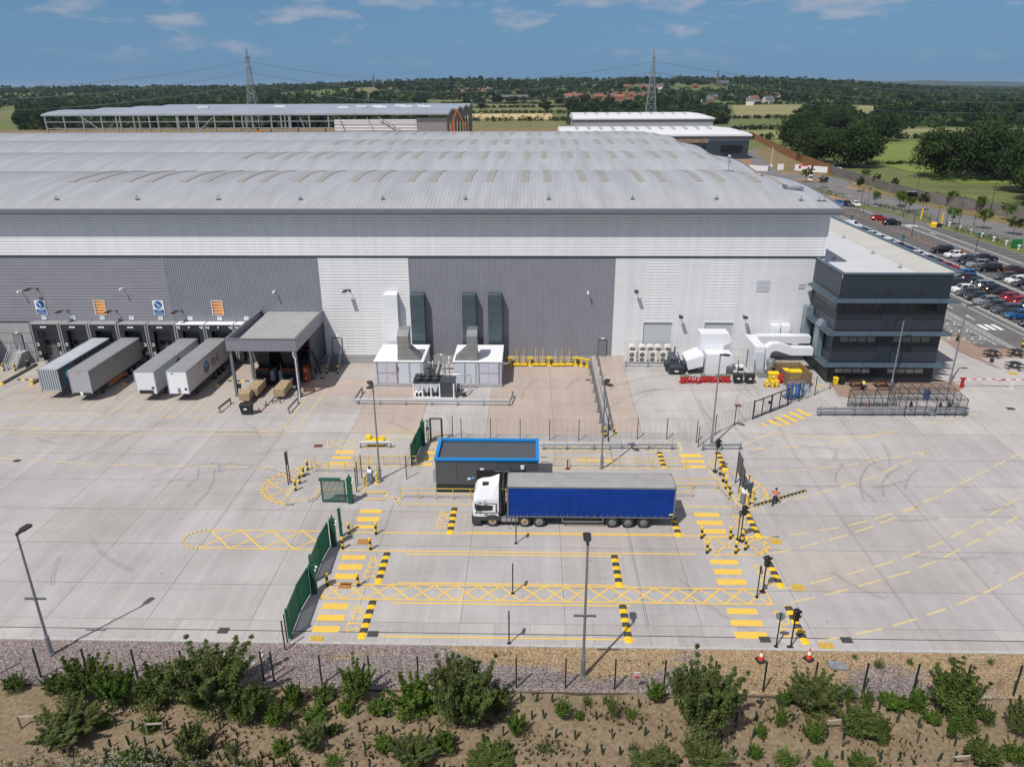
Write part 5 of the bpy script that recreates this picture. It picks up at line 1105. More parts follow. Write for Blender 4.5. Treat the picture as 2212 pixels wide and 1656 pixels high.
# bins
def wheelie(x,y,label,colm,lidm,s=1.,grp=None,rz=0,lab=True):
    t=thing('wheelie_bin',label,'wheelie bin',(x,y,zg(x,y)),rz,grp); b=B()
    b.loft([[(a*.21*s,c*.24*s,.06) for a,c in ((-1,-1),(1,-1),(1,1),(-1,1))],[(a*.27*s,c*.32*s,.95*s) for a,c in ((-1,-1),(1,-1),(1,1),(-1,1))],[(a*.30*s,c*.35*s,.97*s) for a,c in ((-1,-1),(1,-1),(1,1),(-1,1))],[(a*.30*s,c*.35*s,1.0*s) for a,c in ((-1,-1),(1,-1),(1,1),(-1,1))]]); b.obj('body',colm,t)
    b=B(); b.rbox(-.30*s,.30*s,-.37*s,.36*s,1.0*s,1.08*s,.03); b.bar((-.2*s,.42*s,1.02*s),(.2*s,.42*s,1.02*s),.04); b.obj('lid',lidm,t)
    for q in (-1,1): b=B(); b.lathe([(.1,q*.25*s-.03),(.1,q*.25*s+.03)],.26*s,.1,10,0,'x'); b.obj('wheel',RUBBER,t)
    if lab: b=B(); b.box(-.09*s,.09*s,-.31*s,-.285*s,.62*s,.78*s); b.obj('sticker',WHITE,t)
REDL=M('red_lid_grey',(.30,.31,.33),.5); GRL=M('bin_lid_green',(.12,.17,.09),.5); GB='red wheelie bins in the service yard'
for i,(p,lid,lab) in enumerate(zip([(17.49,80.70),(18.04,80.89),(18.67,80.86),(19.30,80.72),(19.94,81.02),(20.53,81.11),(21.06,81.03),(21.67,81.04),(22.26,81.05),(22.83,81.06)],[0,0,1,1,0,1,1,0,0,0],[0,0,1,1,0,0,0,0,0,0])):
    wheelie(p[0],p[1]+.35,('red wheelie bin with '+('a grey lid' if lid else 'a green lid')+(' and stickers' if lab else '')+', '+nth(i,10)+' in the row'),RED,REDL if lid else GRL,.88,GB,0,lab)
def bin4(x,y,label,mt,w=1.1,d=.8,h=1.0,rz=0):
    t=thing('wheelie_bin',label,'large wheelie bin',(x,y,zg(x,y)),rz); b=B(); w/=2;d/=2
    b.loft([[(a*w*.84,c*d*.8,.16) for a,c in ((-1,-1),(1,-1),(1,1),(-1,1))],[(a*w,c*d,h*.92) for a,c in ((-1,-1),(1,-1),(1,1),(-1,1))],[(a*w*1.06,c*d*1.08,h*.94) for a,c in ((-1,-1),(1,-1),(1,1),(-1,1))],[(a*w*1.06,c*d*1.08,h) for a,c in ((-1,-1),(1,-1),(1,1),(-1,1))]]); b.obj('body',mt,t)
    b=B(); b.extx([(-d*1.1,h),(-d*1.1,h+.06),(-d*.5,h+.16),(d*.6,h+.18),(d*1.08,h+.08),(d*1.08,h)],-w*1.05,w*1.05); b.obj('lid',mt,t)
    for a in (-1,1):
        for c in (-1,1): b=B(); b.lathe([(.08,a*w*.75-.025),(.08,a*w*.75+.025)],c*d*.7,.08,8,0,'x'); b.obj('wheel',GALVD,t)
    b=B(); b.box(-.16,.16,-d*1.0-.03,-d*.97,h*.6,h*.75); b.obj('sticker',WHITE,t)
p=[(23.91,80.89),(25.23,80.82),(28.10,82.02)]; bin4(p[0][0],p[0][1]+.4,'large black four-wheeled bin next to the red row',BLACK,1.05); bin4(p[1][0],p[1][1]+.4,'large black four-wheeled bin with a pale sticker, further from the red row',BLACK,1.05); bin4(p[2][0],p[2][1]-.2,'large yellow four-wheeled bin behind the three small yellow bins',YELB,1.1,.7,1.0)
for i,p in enumerate([(26.94,79.88),(27.57,79.80),(28.10,79.98)]): wheelie(p[0],p[1]+.3,'small yellow wheelie bin before the big yellow bin, '+nth(i,3)+' of three',YELB,YELB,.72,'small yellow bins',0,i==2)
p=(28.72,80.96); wheelie(p[0]+.15,p[1]+.3,'red wheelie bin tipped against the timber bin store',RED,RED,.9,None,.5,1)
t=thing('bin_store','open-topped timber slat bin store holding yellow bins','bin store',(0,0,0)); z=1.0; TIM=M('grey_brown_timber',(.18,.118,.08),.8,0,.3,4); TIMY=M('stained_timber',(.27,.175,.05),.7,0,.3,4)
def slats(p,q,h,mt,name):
    b=B(); p=Vector((*p,z));q=Vector((*q,z)); L=(q-p).length; d=(q-p)/L; n=int(L/.14)
    for k in range(n): c=p+d*(L*(k+.5)/n); b.bar(c+Vector((0,0,.05)),c+Vector((0,0,h)),.10,.025)
    s=Vector((-d.y,d.x,0))*.04
    for zz in (.25,h*.5,h-.15): b.bar(p+Vector((0,0,zz))+s,q+Vector((0,0,zz))+s,.06,.1)
    b.obj(name,mt,t)
S=[(29.25,80.2),(31.95,80.3),(31.8,84.0),(28.85,84.1)]; h=1.6
slats(S[0],S[1],h,TIM,'slat_screen'); slats(S[1],S[2],h,TIMY,'slat_screen'); slats(S[2],S[3],h,TIMY,'slat_screen'); slats(S[3],S[0],h,TIM,'slat_screen')
for x,y in S: b=B(); b.bar((x,y,z-.1),(x,y,z+h+.05),.12); b.obj('corner_post',TIM,t)
bin4(30.7,82.2,'yellow four-wheeled bin inside the timber bin store, the larger one',YELB,1.3,.8,1.1); bin4(29.65,82.6,'yellow bin inside the timber bin store, the smaller one at its left',YELB,.7,.7,1.05)
# roll cages and bicycle wire stand
def cage(x,y,rz,label):
    t=thing('roll_cage',label,'roll cage',(x,y,zg(x,y)),rz,'blue roll cages by the fence'); b=B(); b.box(-.35,.35,-.4,.4,.14,.2); b.obj('base',GALVD,t)
    for s in (-1,1):
        b=B(); b.box(s*.34-.04,s*.34+.04,-.42,-.25,.2,1.8); b.obj('blue_panel',BLUEP,t)
        b=B()
        for k in range(9): b.bar((s*.34,-.2,.25+k*.19),(s*.34,.4,.25+k*.19),.02)
        b.bar((s*.34,.4,.2),(s*.34,.4,1.8),.03); b.obj('side_mesh',GALV,t)
    for a in (-1,1):
        for c in (-1,1): b=B(); b.lathe([(.07,a*.28-.02),(.07,a*.28+.02)],c*.32,.07,8,0,'x'); b.obj('caster',RUBBER,t)
for (x,y),l in zip([(28.19,76.80),(28.52,76.48),(29.46,76.98)],['blue and wire roll cage nearest the mesh gate','blue and wire roll cage beside the dark fence post, middle of three','blue and wire roll cage below the white notice']): cage(x+.2,y+.6,.5,l)
p=(30.88,78.74)
t=thing('wire_bale','loose coil of wire mesh heaped behind the fence notice','wire heap',(p[0],p[1],zg(*p)))
for k in range(3):
    b=B()
    for j in range(5): r=.5-.08*k; b.path([(r*math.cos(a)*1.1,k*.25+.1*j-.3,.5+r*math.sin(a)) for a in [i*math.pi/6 for i in range(13)]],.012,4)
    b.obj('wire_coil',GALVD,t)
b=B(); b.path([(.45*math.cos(a),.3*math.sin(a),.03) for a in [i*math.pi/7 for i in range(15)]],.03,6); p=(33.15,80.49); tag(b.obj('yellow_hose',YELB,loc=(p[0],p[1],zg(*p))),'coil of yellow hose on the ground by the office corner','hose')
# ================================================================ balers and dock equipment under the canopy
BK=M('baler_black',(.012,.015,.019),.45,.2,.2,3); RAIL=M('orange_red_rail',(.36,.055,.015),.5)
CARD=M('baled_cardboard',(.30,.21,.115),.9,0,0,7,.6,18,col2=(.52,.40,.26),stretch=(1,.5,2.2))
def baler(x,label,side):
    t=thing('baler',label,'baler',(x,0,0),0,'cardboard balers under the canopy')
    b=B(); b.rbox(-.85,.85,81.7,84.2,.35,2.1,.08); b.obj('press_chamber',BK,t)
    b=B(); b.rbox(-.95,.95,84.2,88.8,.3,2.6,.08); b.obj('press_body',BK,t)
    b=B(); b.loft([[(-.6,82.6,2.1),(.6,82.6,2.1),(.6,84.4,2.1),(-.6,84.4,2.1)],[(-1.0,82.2,4.6),(1.0,82.2,4.6),(1.0,85.4,4.6),(-1.0,85.4,4.6)]]); b.obj('hopper',BK,t)
    b=B(); b.rbox(-.7,.7,81.0,81.7,.3,1.4,.06); 
    for k in range(4): b.tube((-.45+k*.3,80.95,1.25),(-.45+k*.3,81.05,1.25),.06,8)
    b.obj('bale_gate',BK,t)
    for k in (-.55,.55): b=B(); b.ball(k,80.92,1.32,.11); b.obj('tie_reel',WHITE,t,smooth=True)
    b=B(); b.rbox(side*1.0-.3,side*1.0+.3,81.9,83.2,.7,1.9,.05); b.obj('control_cabinet',M('cabinet_blue_grey',(.20,.25,.29),.4),t)
    b=B(); b.bar((-.9,81.8,2.2),(.9,81.8,2.2),.08); b.bar((-.9,81.8,2.2),(-.9,81.8,2.9),.06); b.obj('guard_rail',RAIL,t)
    for s in (-1,1): b=B(); b.bar((s*.8,82,.0),(s*.8,82,.4),.14); b.bar((s*.8,86,.0),(s*.8,86,.4),.14); b.obj('leg',BK,t)
baler(-31.75,'left black baler pushing out two cardboard bales',1); baler(-28.6,'right black baler pushing out one long cardboard bale',-1)
def bale(x0,x1,y0,y1,z,label,rz=0):
    cx_,cy=(x0+x1)/2,(y0+y1)/2; t=thing('cardboard_bale',label,'cardboard bale',(cx_,cy,z),rz,'cardboard bales')
    b=B(); w,d=(x1-x0)/2,(y1-y0)/2; r=random.Random(int(x0*10)); rings=[]
    for k in range(9):
        q=-d+2*d*k/8; j=lambda:(r.random()-.5)*.07; rings.append([(-w+j(),q+j()*.5,j()*.5),(w+j(),q+j()*.5,j()*.5),(w+j(),q+j()*.5,.85+j()),(0,q+j()*.5,.88+j()),(-w+j(),q+j()*.5,.85+j())])
    b.loft(rings); b.obj('bale',CARD,t)
    for k in range(4): b=B(); q=-w+.15+k*(2*w-.3)/3; b.bar((q,-d-.04,.9),(q,d+.04,.9),.012); b.bar((q,-d-.05,0.05),(q,-d-.05,.9),.012); b.obj('wire_tie',DARK,t)
bale(-32.35,-31.15,77.9,80.9,.42,'long cardboard bale coming out of the left baler'); bale(-32.75,-31.6,76.4,77.75,.42,'short cardboard bale dropped ahead of the left baler by the wheelie bin',.05); bale(-29.25,-28.05,77.7,80.9,.42,'long cardboard bale on the right baler table')
for x,l in ((-31.75,'low steel bale table under the left bales'),(-28.65,'low steel bale table sticking out under the right bale')):
    t=thing('bale_table',l,'table',(0,0,0)); b=B(); y0=76.6
    b.bar((x-.45,y0,.36),(x-.45,81,.36),.07); b.bar((x+.45,y0,.36),(x+.45,81,.36),.07)
    for k in range(5): b.bar((x-.45,y0+k*1.05,.36),(x+.45,y0+k*1.05,.36),.06)
    b.obj('table_frame',BK,t)
    for s in (-1,1):
        for y in (y0+.1,80.6): b=B(); b.bar((x+s*.45,y,0),(x+s*.45,y,.36),.07); b.obj('leg',BK,t)
t=thing('conveyor','dark conveyor trough with orange railings crossing above both balers','conveyor',(0,0,0))
b=B(); b.lathe([(.45,-33.2),(.45,-27.2)],83.2,4.5,14,0,'x'); b.obj('trough',BK,t)
b=B(); b.box(-33.3,-26.6,83.8,86.4,3.9,4.0); b.obj('walkway',BK,t)
b=B()
for y in (83.8,86.4):
    for zz in (4.5,5.0): b.bar((-33.3,y,zz),(-26.6,y,zz),.07)
    for k in range(8): b.bar((-33.3+k*.957,y,4.0),(-33.3+k*.957,y,5.0),.06)
for k in range(4): b.bar((-26.6,83.8+k*.87,4.0),(-26.6,83.8+k*.87,5.0),.06)
b.bar((-26.6,83.8,5),(-26.6,86.4,5),.07); b.bar((-26.6,83.8,4.5),(-26.6,86.4,4.5),.07); b.obj('railing',RAIL,t)
b=B(); b.bar((-26.7,86.2,0),(-26.7,83.6,4.0),.1); b.bar((-26.1,86.2,0),(-26.1,83.6,4.0),.1)
for k in range(12): f=(k+.5)/12; b.bar((-26.7,86.2-2.6*f,4*f),(-26.1,86.2-2.6*f,4*f),.06)
b.obj('access_ladder',BK,t)
t=thing('mesh_cage','two stacked red mesh cages right of the balers','cage',(0,0,0))
for z in (.1,1.1):
    b=B(); b.rbox(-27.35,-26.75,83.0,83.9,z,z+.92,.04); b.obj('cage_panel',RAIL,t); b=B(); b.box(-27.1,-26.95,82.97,82.999,z+.4,z+.6); b.obj('notice',WHITE,t)
b=B(); b.box(-.3,.3,-.1,.1,1.0,1.5); p=(-33.59,78.82); t=thing('wire_spool','black wire spool stand beside the left bale and canopy post','spool stand',(p[0],p[1],0)); b.obj('spool',BLACK,t); b=B(); b.bar((-.25,0,0),(-.1,0,1.1),.06); b.bar((.25,0,0),(.1,0,1.1),.06); b.obj('stand',BK,t)
p=(-27.11,78.64); t=thing('wire_spool','black wire spool frame beside the right bale','spool stand',(p[0],p[1]+.3,0)); b=B(); b.lathe([(.32,-.2),(.32,.2)],0,1.0,12,0,'x'); b.obj('spool',BLACK,t); b=B(); b.bar((-.3,0,0),(-.25,0,1.1),.06); b.bar((.3,0,0),(.25,0,1.1),.06); b.bar((.6,.4,0),(.25,0,.8),.06); b.obj('stand',BK,t)
p=(-26.18,80.36); t=thing('scrap_frame','flat rusty steel grille leaning on the ground by the canopy post','steel grille',(p[0]+.1,p[1]+.3,.12),.3); b=B()
for k in range(8): b.bar((-.6,-.6+k*.17,.02*k),(.6,-.6+k*.17,.02*k),.05)
b.bar((-.6,-.6,0),(-.6,.6,.15),.06); b.bar((.6,-.6,0),(.6,.6,.15),.06); b.obj('grille',M('rust_brown',(.10,.045,.025),.9,0,.3,6),t); b=B(); b.bar((-.4,-.3,.1),(.5,.4,.2),.06); b.obj('loose_bar',GALV,t)
p=(-30.88,73.28); bin4(p[0],p[1]+.45,'large black four-wheeled bin standing in the yard in front of the bales',BLACK,1.25,.85,1.1)
for (x,y),l in zip([(-29.73,74.18),(-29.60,76.07)],['short dark stop post nearest the wheelie bin','short dark stop post between the two bale tables']):
    t=thing('floor_stop',l,'stop post',(x,y,0)); b=B(); b.bar((0,0,0),(0,0,.55),.09); b.cbox(0,0,0,.5,.12,.05); b.obj('post',BK,t); b=B(); b.box(-.05,.05,-.06,-.045,.36,.5); b.obj('reflector',RED,t)
b=B(); 
for s in ([(-31.40,76.58),(-31.15,80.95)],[(-29.65,74.12),(-29.40,78.32)]): b.bar((*s[0],.02),(*s[1],.02),.12,.03)
struct(b,'floor_rail',M('rail_dark',(.05,.045,.04),.7))
# dock steps
def stairs(x0,x1,y0,y1,ztop,n,label,mt,deck,rails,dirn=1):
    t=thing('access_steps',label,'steps',(0,0,0))
    for k in range(n):
        z=ztop*(k+1)/n; a=y0+(y1-y0)*k/n; b=B(); b.box(x0,x1,a,a+(y1-y0)/n+.02,z-.05 if deck else 0,z); b.obj('tread',mt,t)
    b=B(); b.box(x0,x1,y1,YW-.14,ztop-.07 if deck else 0,ztop+.001); b.obj('landing',mt,t)
    for x in rails:
        b=B()
        for o in (.55,1.0): b.tube((x,y0,o),(x,y1,ztop+o),.028,6); b.tube((x,y1,ztop+o),(x,YW-.2,ztop+o),.028,6)
        for f in (0,.5,1): b.tube((x,y0+(y1-y0)*f,ztop*f),(x,y0+(y1-y0)*f,ztop*f+1.0),.028,6)
        b.tube((x,YW-.2,ztop),(x,YW-.2,ztop+1),.028,6); b.obj('handrail',GALV,t)
        if deck: b=B(); b.bar((x,y0,.05),(x,y1,ztop-.05),.05,.2); b.obj('stringer',GALVD,t)
stairs(-66.6,-65.1,86.9,88.7,1.62,8,'pale concrete steps with steel handrails beside the dock doors',PLINTH,0,(-66.55,-65.15)); stairs(-25.35,-24.1,86.9,88.9,1.2,6,'galvanised steel steps to the white door in the canopy shade',GALVD,1,(-25.38,-24.07))
b=B(); b.cyl(0,0,0,.8,.28,12); b.lathe([(.28,.8),(.32,.84),(.3,.92),(.01,.95)]); p=(-63.76,89.83); t=thing('litter_bin','round black litter bin beside the concrete steps','litter bin',(-64.0,87.6,0)); b.obj('bin_body',BLACK,t); b=B(); b.cyl(0,0,.92,1.0,.2,10); b.obj('bin_lid',GALV,t)

# ================================================================ articulated truck
TKW=M('truck_white',(.74,.75,.77),.25,0,.02,1,spec=.6); CURT=M('blue_curtain',(.003,.036,.235),.55,0,.16,.9,.25,2.2,spec=.2,stretch=(.5,1,1.6)); TROOF=M('trailer_roof_tarp',(.30,.295,.29),.6,0,.10,.8,world=True); CHROME=M('chrome',(.62,.62,.62),.15,1.); GOLD=M('gold_wheel_hub',(.42,.30,.12),.3,.9); CHAS=M('chassis_black',(.02,.021,.023),.6,0,.2,4); SKIRT=M('truck_dark_grey',(.045,.048,.055),.5)
def wheel(t,x,y,r=.5,w=.3,hub=None,side=-1,name='wheel'):
    """side -1: outer face towards -y"""
    b=B(); s=side; y1=y; y0=y-s*w
    b.lathe([(r*.55,0),(r*.9,0),(r,.05),(r,w-.05),(r*.9,w),(r*.55,w)] if False else [(r*.90,0),(r,.05),(r,w-.05),(r*.90,w)],0,0,22,0,'y')
    b.v=[(a+x,(y1 if s<0 else y1-w)+c,e+r) for a,c,e in b.v]; o=b.obj(name,RUBBER,t)
    b=B(); f=y1-.012 if s<0 else y1+.012
    b.lathe([(r*.60,f),(r*.60,y1+.02*(-s))] if s<0 else [(r*.60,y1-.02),(r*.60,f)],x,r,18,0,'y'); b.obj('rim',hub or GALVD,o)
    b=B(); g=f-.07 if s<0 else f; b.lathe([(r*.22,g),(r*.30,g+.07)],x,r,12,0,'y'); b.obj('hub',(GOLD if hub is CHROME else GALVD),o)
    return o
T=thing('articulated_truck','white-cabbed articulated truck with a blue curtain-sided trailer driving left','articulated truck',(0,0,0))
y0,y1=51.78,54.15; xc=-4.55
# cab: lofted section, nose at -x
def cabring(x,z0,z1,ins,ztop,insT): return [(x,y0+ins,z0),(x,y0+ins,z1),(x,y0+ins+insT,ztop),(x,y1-ins-insT,ztop),(x,y1-ins,z1),(x,y1-ins,z0)]
rings=[cabring(-4.62,.98,1.9,.16,2.0,.25),cabring(-4.50,.95,2.35,.07,2.85,.28),cabring(-4.30,.95,2.45,.02,3.18,.30),cabring(-3.95,.95,2.5,0,3.36,.32),cabring(-3.2,1.0,2.55,0,3.47,.34),cabring(-2.72,1.0,2.55,0,3.66,.30),cabring(-2.52,1.0,2.55,.03,3.74,.30)]
b=B(); b.loft(rings); b.obj('cab',TKW,T)
b=B(); b.raw([(-4.36,y0-.008,1.44),(-3.02,y0-.008,1.52),(-2.98,y0-.008,1.98),(-4.3,y0-.008,2.04)],[(0,1,2,3)]); cw=b.obj('side_window',CARGLASS,T)
b=B(); b.raw([(-4.6,y0+.14,1.62),(-4.33,y0-.014,1.62),(-4.33,y0-.014,2.16),(-4.53,y0+.10,2.16)],[(0,1,2,3)]); b.raw([(-4.635,y0+.2,1.55),(-4.635,y1-.2,1.55),(-4.52,y1-.2,2.3),(-4.52,y0+.2,2.3)],[(3,2,1,0)]); b.obj('windscreen',CARGLASS,T)
STR=M('grey_stripe',(.11,.12,.13),.4)
b=B()
for x0_,x1_,a,c in ((-4.45,-2.66,1.26,1.36),(-2.78,-2.66,1.36,2.2),(-3.75,-2.78,2.12,2.2)): b.box(x0_,x1_,y0-.016,y0-.004,a,c)
b.box(-4.08,-3.86,y0-.016,y0-.004,2.16,2.27); b.path([(-3.55+.17*math.cos(a),y0-.01,2.22+.17*math.sin(a)) for a in [R(40+k*28) for k in range(11)]],.018,5)
b.obj('livery_stripe',STR,T)
b=B(); b.box(-3.7,-3.42,y0-.014,y0-.004,1.08,1.19); b.obj('door_handle',CHAS,T)
b=B(); b.box(-4.2,-4.13,y0-.32,y0-.1,1.72,2.2); b.bar((-4.17,y0-.2,2.2),(-4.2,y0,2.3),.03); b.box(-4.7,-4.63,y1+.05,y1+.3,1.75,2.2); b.obj('mirror',CHAS,T)
b=B(); b.box(-4.66,-2.35,y0-.02,y0+.3,.62,.96); b.box(-4.70,-4.3,y0+.02,y1-.02,.3,.95); b.box(-4.68,-4.0,y0-.03,y0+.2,.28,.62); b.obj('bumper',SKIRT,T)
b=B(); b.box(-4.72,-4.68,y0+.12,y0+.42,.72,.9); b.box(-4.72,-4.68,y1-.42,y1-.12,.72,.9); b.obj('headlight',CHROME,T)
b=B(); b.path([(-3.05+.62*math.cos(a),y0-.02,.5+.62*math.sin(a)) for a in [R(10+k*16) for k in range(11)]],.06,6); b.obj('wheel_arch',SKIRT,T)
b=B(); b.box(-3.85,-3.35,52.45,52.95,3.43,3.49); b.obj('roof_hatch',CHAS,T)
b=B(); b.raw([(-2.6,y0-.02,1.2),(-2.32,y0+.1,1.2),(-2.32,y0+.45,3.72),(-2.53,y0+.3,3.74)],[(0,1,2,3),(3,2,1,0)]); b.obj('side_deflector',SKIRT,T)
b=B(); b.box(-2.5,-2.38,y0+.3,y1-.3,1.1,3.2); b.box(-2.36,-2.05,y0+.5,y1-.5,.9,2.4); b.obj('cab_back',CHAS,T)
b=B()
for y in (y1-.5,y0+.7): b.bar((-2.2,y,.9),(-2.2,y,3.9),.03)
b.bar((-2.2,y1-.5,3.9),(-1.9,y1-.1,3.9),.03); b.bar((-2.9,y1-.1,3.85),(-1.7,y1-.1,3.85),.03); b.obj('gantry',GALV,T)
b=B(); b.box(-4.3,2.0,y0+.35,y1-.35,.62,.95); b.box(-1.7,11.2,y0+.75,y1-.75,.75,1.02); b.obj('chassis',CHAS,T)
b=B(); b.lathe([(.27,-2.32),(.27,-.98)],y0+.3,.62,14,0,'x'); b.obj('fuel_tank',CHROME,T)
b=B()
for x in (-1.95,-1.55,-1.2): b.box(x,x+.06,y0-.005,y0+.6,.34,.92)
b.obj('tank_strap',CHAS,T)
for x,h in ((-3.05,CHROME),(-.45,CHROME),(.72,None)): wheel(T,x,y0+.02,.5,.3,h or GALV); 
for x in (-3.05,-.45,.72): wheel(T,x,y1-.02,.5,.3,GALVD,1)
for x in (6.57,7.82,9.07): wheel(T,x,y0+.02,.5,.34,GALVD); wheel(T,x,y1-.02,.5,.34,GALVD,1)
for x in (-.45,.72,6.57,7.82,9.07): b=B(); b.path([(x+.6*math.cos(a),y0+.16,.5+.6*math.sin(a)) for a in [R(15+k*15) for k in range(11)]],.07,4); b.obj('mudguard',CHAS,T)
# trailer box
tx0,tx1,tz0,tz1=-1.85,11.45,1.08,3.72
b=B(); n=66; rr=random.Random(4); rings=[]
pr=[]
for k in range(n+1):
    x=tx0+.12+(tx1-tx0-.24)*k/n; pr.append((x,rr.random()*.018+(.02 if k%4==0 else 0)))
def side(y,sg): 
    return [[(x,y-sg*(o*(.6+.8*abs(math.sin(zz*2.3+x*.4)))+.035*math.sin((zz-tz0)/(tz1-tz0)*3.1)-(.022 if zz==1.9 else 0)),zz) for x,o in pr] for zz in (tz0-.02,1.35,1.8,1.87,1.9,1.93,2.0,2.3,2.6,2.9,3.3,tz1-.12)]
b.loft(side(y0,1),0,False,False); b.loft(side(y1,-1),0,False,False); b.obj('curtain',CURT,T)
b=B(); b.box(tx0+.1,tx1-.1,y0+.03,y1-.03,tz0,tz1-.1); b.obj('load_space',CHAS,T)
b=B(); ny=6
b.loft([[(x,y0,tz1-.02),(x,y0+.4,tz1+.02+.02*math.sin(x*2)),(x,(y0+y1)/2,tz1+.05+.025*math.sin(x*1.7)),(x,y1-.4,tz1+.02),(x,y1,tz1-.02)] for x in [tx0+.05+(tx1-tx0-.1)*k/24 for k in range(25)]],0,False,False); b.obj('roof',TROOF,T)
b=B(); b.box(tx0,tx1,y0-.03,y0+.02,tz1-.13,tz1-.015); b.box(tx0,tx1,y1-.02,y1+.03,tz1-.13,tz1-.015); b.box(tx0-.02,tx0+.1,y0-.02,y1+.02,tz0-.05,tz1); b.box(tx1-.1,tx1+.02,y0-.02,y1+.02,tz0-.1,tz1); b.box(tx0,tx1,y0-.01,y0+.05,tz0-.14,tz0-.03); b.obj('trailer_frame',GALVD,T)
for k in range(24):
    x=tx0+.55+k*.535; b=B(); b.bar((x,y0-.075,tz0-.12),(x,y0-.075,tz0+.22),.03); b.obj('curtain_buckle',GALV,T)
b=B()
for z in (.55,.98): b.box(2.55,5.85,y0+.02,y0+.07,z-.05,z+.05)
for x in (2.55,5.8): b.box(x,x+.06,y0+.02,y0+.07,.6,.93)
b.obj('side_guard',GALV,T)
b=B(); b.box(11.05,11.35,y0-.085,y0-.06,1.28,1.42); b.obj('number_plate',M('plate_pale_yellow',(.6,.6,.3),.5),T)
# ================================================================ dock trailers
def trailer(x,label,side_m,front_m,roof_m,yf=76.9,w=1.13,z0=1.08,z1=3.72,kind='box',low=.55):
    t=thing('box_trailer',label,'trailer',(x,yf,0),0,'trailers backed onto the dock doors'); L=88.75-yf
    b=B(); b.box(-w,w,.1,L,z0,z1-.02); b.obj('side_panel',side_m,t)
    b=B(); n=24; rings=[]
    for k in range(n+1):
        y=L*k/n
        rings.append([(-w-.01,y,z1-.03),(-w*.6,y,z1+.03+.02*(k%2)),(w*.6,y,z1+.03+.02*(k%2)),(w+.01,y,z1-.03)])
    b.loft(rings,0,False,False); b.obj('roof',roof_m,t)
    b=B(); b.box(-w-.015,w+.015,0,.1,z0-.05,z1); b.obj('front_wall',front_m,t)
    b=B(); b.box(-w-.03,-w+.03,-.03,L,z1-.1,z1); b.box(w-.03,w+.03,-.03,L,z1-.1,z1); b.box(-w-.02,w+.02,-.03,.02,z1-.08,z1+.01); b.box(-w-.03,-w+.05,-.035,.0,z0-.1,z1-.09); b.box(w-.05,w+.03,-.035,0,z0-.1,z1-.09); b.obj('edge_trim',M('trailer_edge',(.5,.51,.52),.35,.4),t)
    b=B(); b.box(-.5,.5,1.5,L-.2,z0-.3,z0); b.box(-w+.05,w-.05,.1,1.5,z0-.12,z0-.0); b.obj('chassis',CHAS,t)
    for y in (L-4.4,L-3.1,L-1.8):
        for s in (-1,1):
            b=B(); b.lathe([(.44,s*w-.16-s*.16),(.48,s*w-.12-s*.16),(.48,s*w+.12-s*.16),(.44,s*w+.16-s*.16)],y,.48,16,0,'x'); wl_=b.obj('wheel',RUBBER,t); b=B(); b.lathe([(.27,s*w+.0),(.27,s*w+.015)],y,.48,12,0,'x'); b.obj('rim',GALVD,wl_)
    for s in (-1,1):
        b=B(); b.bar((s*.75,2.6,.05),(s*.75,2.6,z0),.14); b.cbox(s*.75,2.6,0,.3,.3,.05); b.obj('landing_leg',CHAS,t)
        b=B(); b.box(s*w-.03,s*w+.01,3.4,7.2,.5,.95) if kind=='orange' and s>0 else (b.box(s*w-.03,s*w,3.4,7.2,.5,.58),b.box(s*w-.03,s*w,3.4,7.2,.85,.93)); b.obj('side_guard',M('orange_guard',(.36,.10,.03),.6) if kind=='orange' and s>0 else GALVD,t)
    return t,w,z0,z1,L
GREYT=M('trailer_grey_side',(.24,.235,.24),.4,.1,.1,.5); GREYF=M('trailer_grey_front',(.36,.37,.39),.45,0,.05,.6); GRT=M('trailer_roof_grey',(.27,.28,.29),.5,.1,.08,.5,world=True); WHT=M('trailer_white',(.70,.71,.73),.4,0,.04,.5); 
CONT=M('container_grey_blue',(.105,.14,.16),.5,.1,.15,.8); CONTF=M('container_front',(.44,.46,.47),.55,0,.12,1); CONTR=M('container_roof',(.40,.44,.48),.6,0,.12,.7,world=True)
x0t=[-63.3+DW*i+1.78 for i in range(8)]
# container trailer
t,w,z0,z1,L=trailer(x0t[2]-.45,'grey shipping container trailer with a teal star panel, leftmost of the dock trailers',CONT,CONTF,CONTR,yf=77.4,w=1.12,z1=3.66)
b=B(); n=8
for k in range(n): x=-.98+k*.265; b.box(x,x+.11,-.02,-.001,1.2,3.5)
b.obj('front_rib',M('container_groove',(.10,.14,.17),.6),t)
b=B()
for k in range(44): b.box(w-.005,w+.02,.35+k*.25,.47+k*.25,1.2,3.5)
b.obj('side_rib',CONT,t)
b=B()
for s in (-1,1):
    for z in (1.05,3.52): b.box(s*w-.09,s*w+.05,-.05,.12,z,z+.16)
b.obj('corner_casting',M('rusty_casting',(.26,.17,.09),.8,0,.3,5),t)
b=B(); b.box(w+.022,w+.03,.9,2.5,1.75,3.3); b.obj('logo_panel',M('teal_panel',(.01,.20,.27),.5),t)
b=B(); st=[]
for k in range(14): rr_=.62 if k%2==0 else .25; a=R(90+k*360/14); st.append((w+.036,1.7+rr_*math.cos(a),2.52+rr_*math.sin(a)))
b.poly(st); b.obj('logo_star',WHITE,t)
b=B(); b.text('MAERSK',1.75,(w+.034,7.0,2.72),(0,1.12,0),(0,0,1)); b.obj('lettering',M('lettering_navy',(.012,.015,.022),.5),t)
t,w,z0,z1,L=trailer(x0t[3]-.35,'plain grey box trailer with an orange side guard beside the container',GREYT,GREYF,GRT,kind='orange')
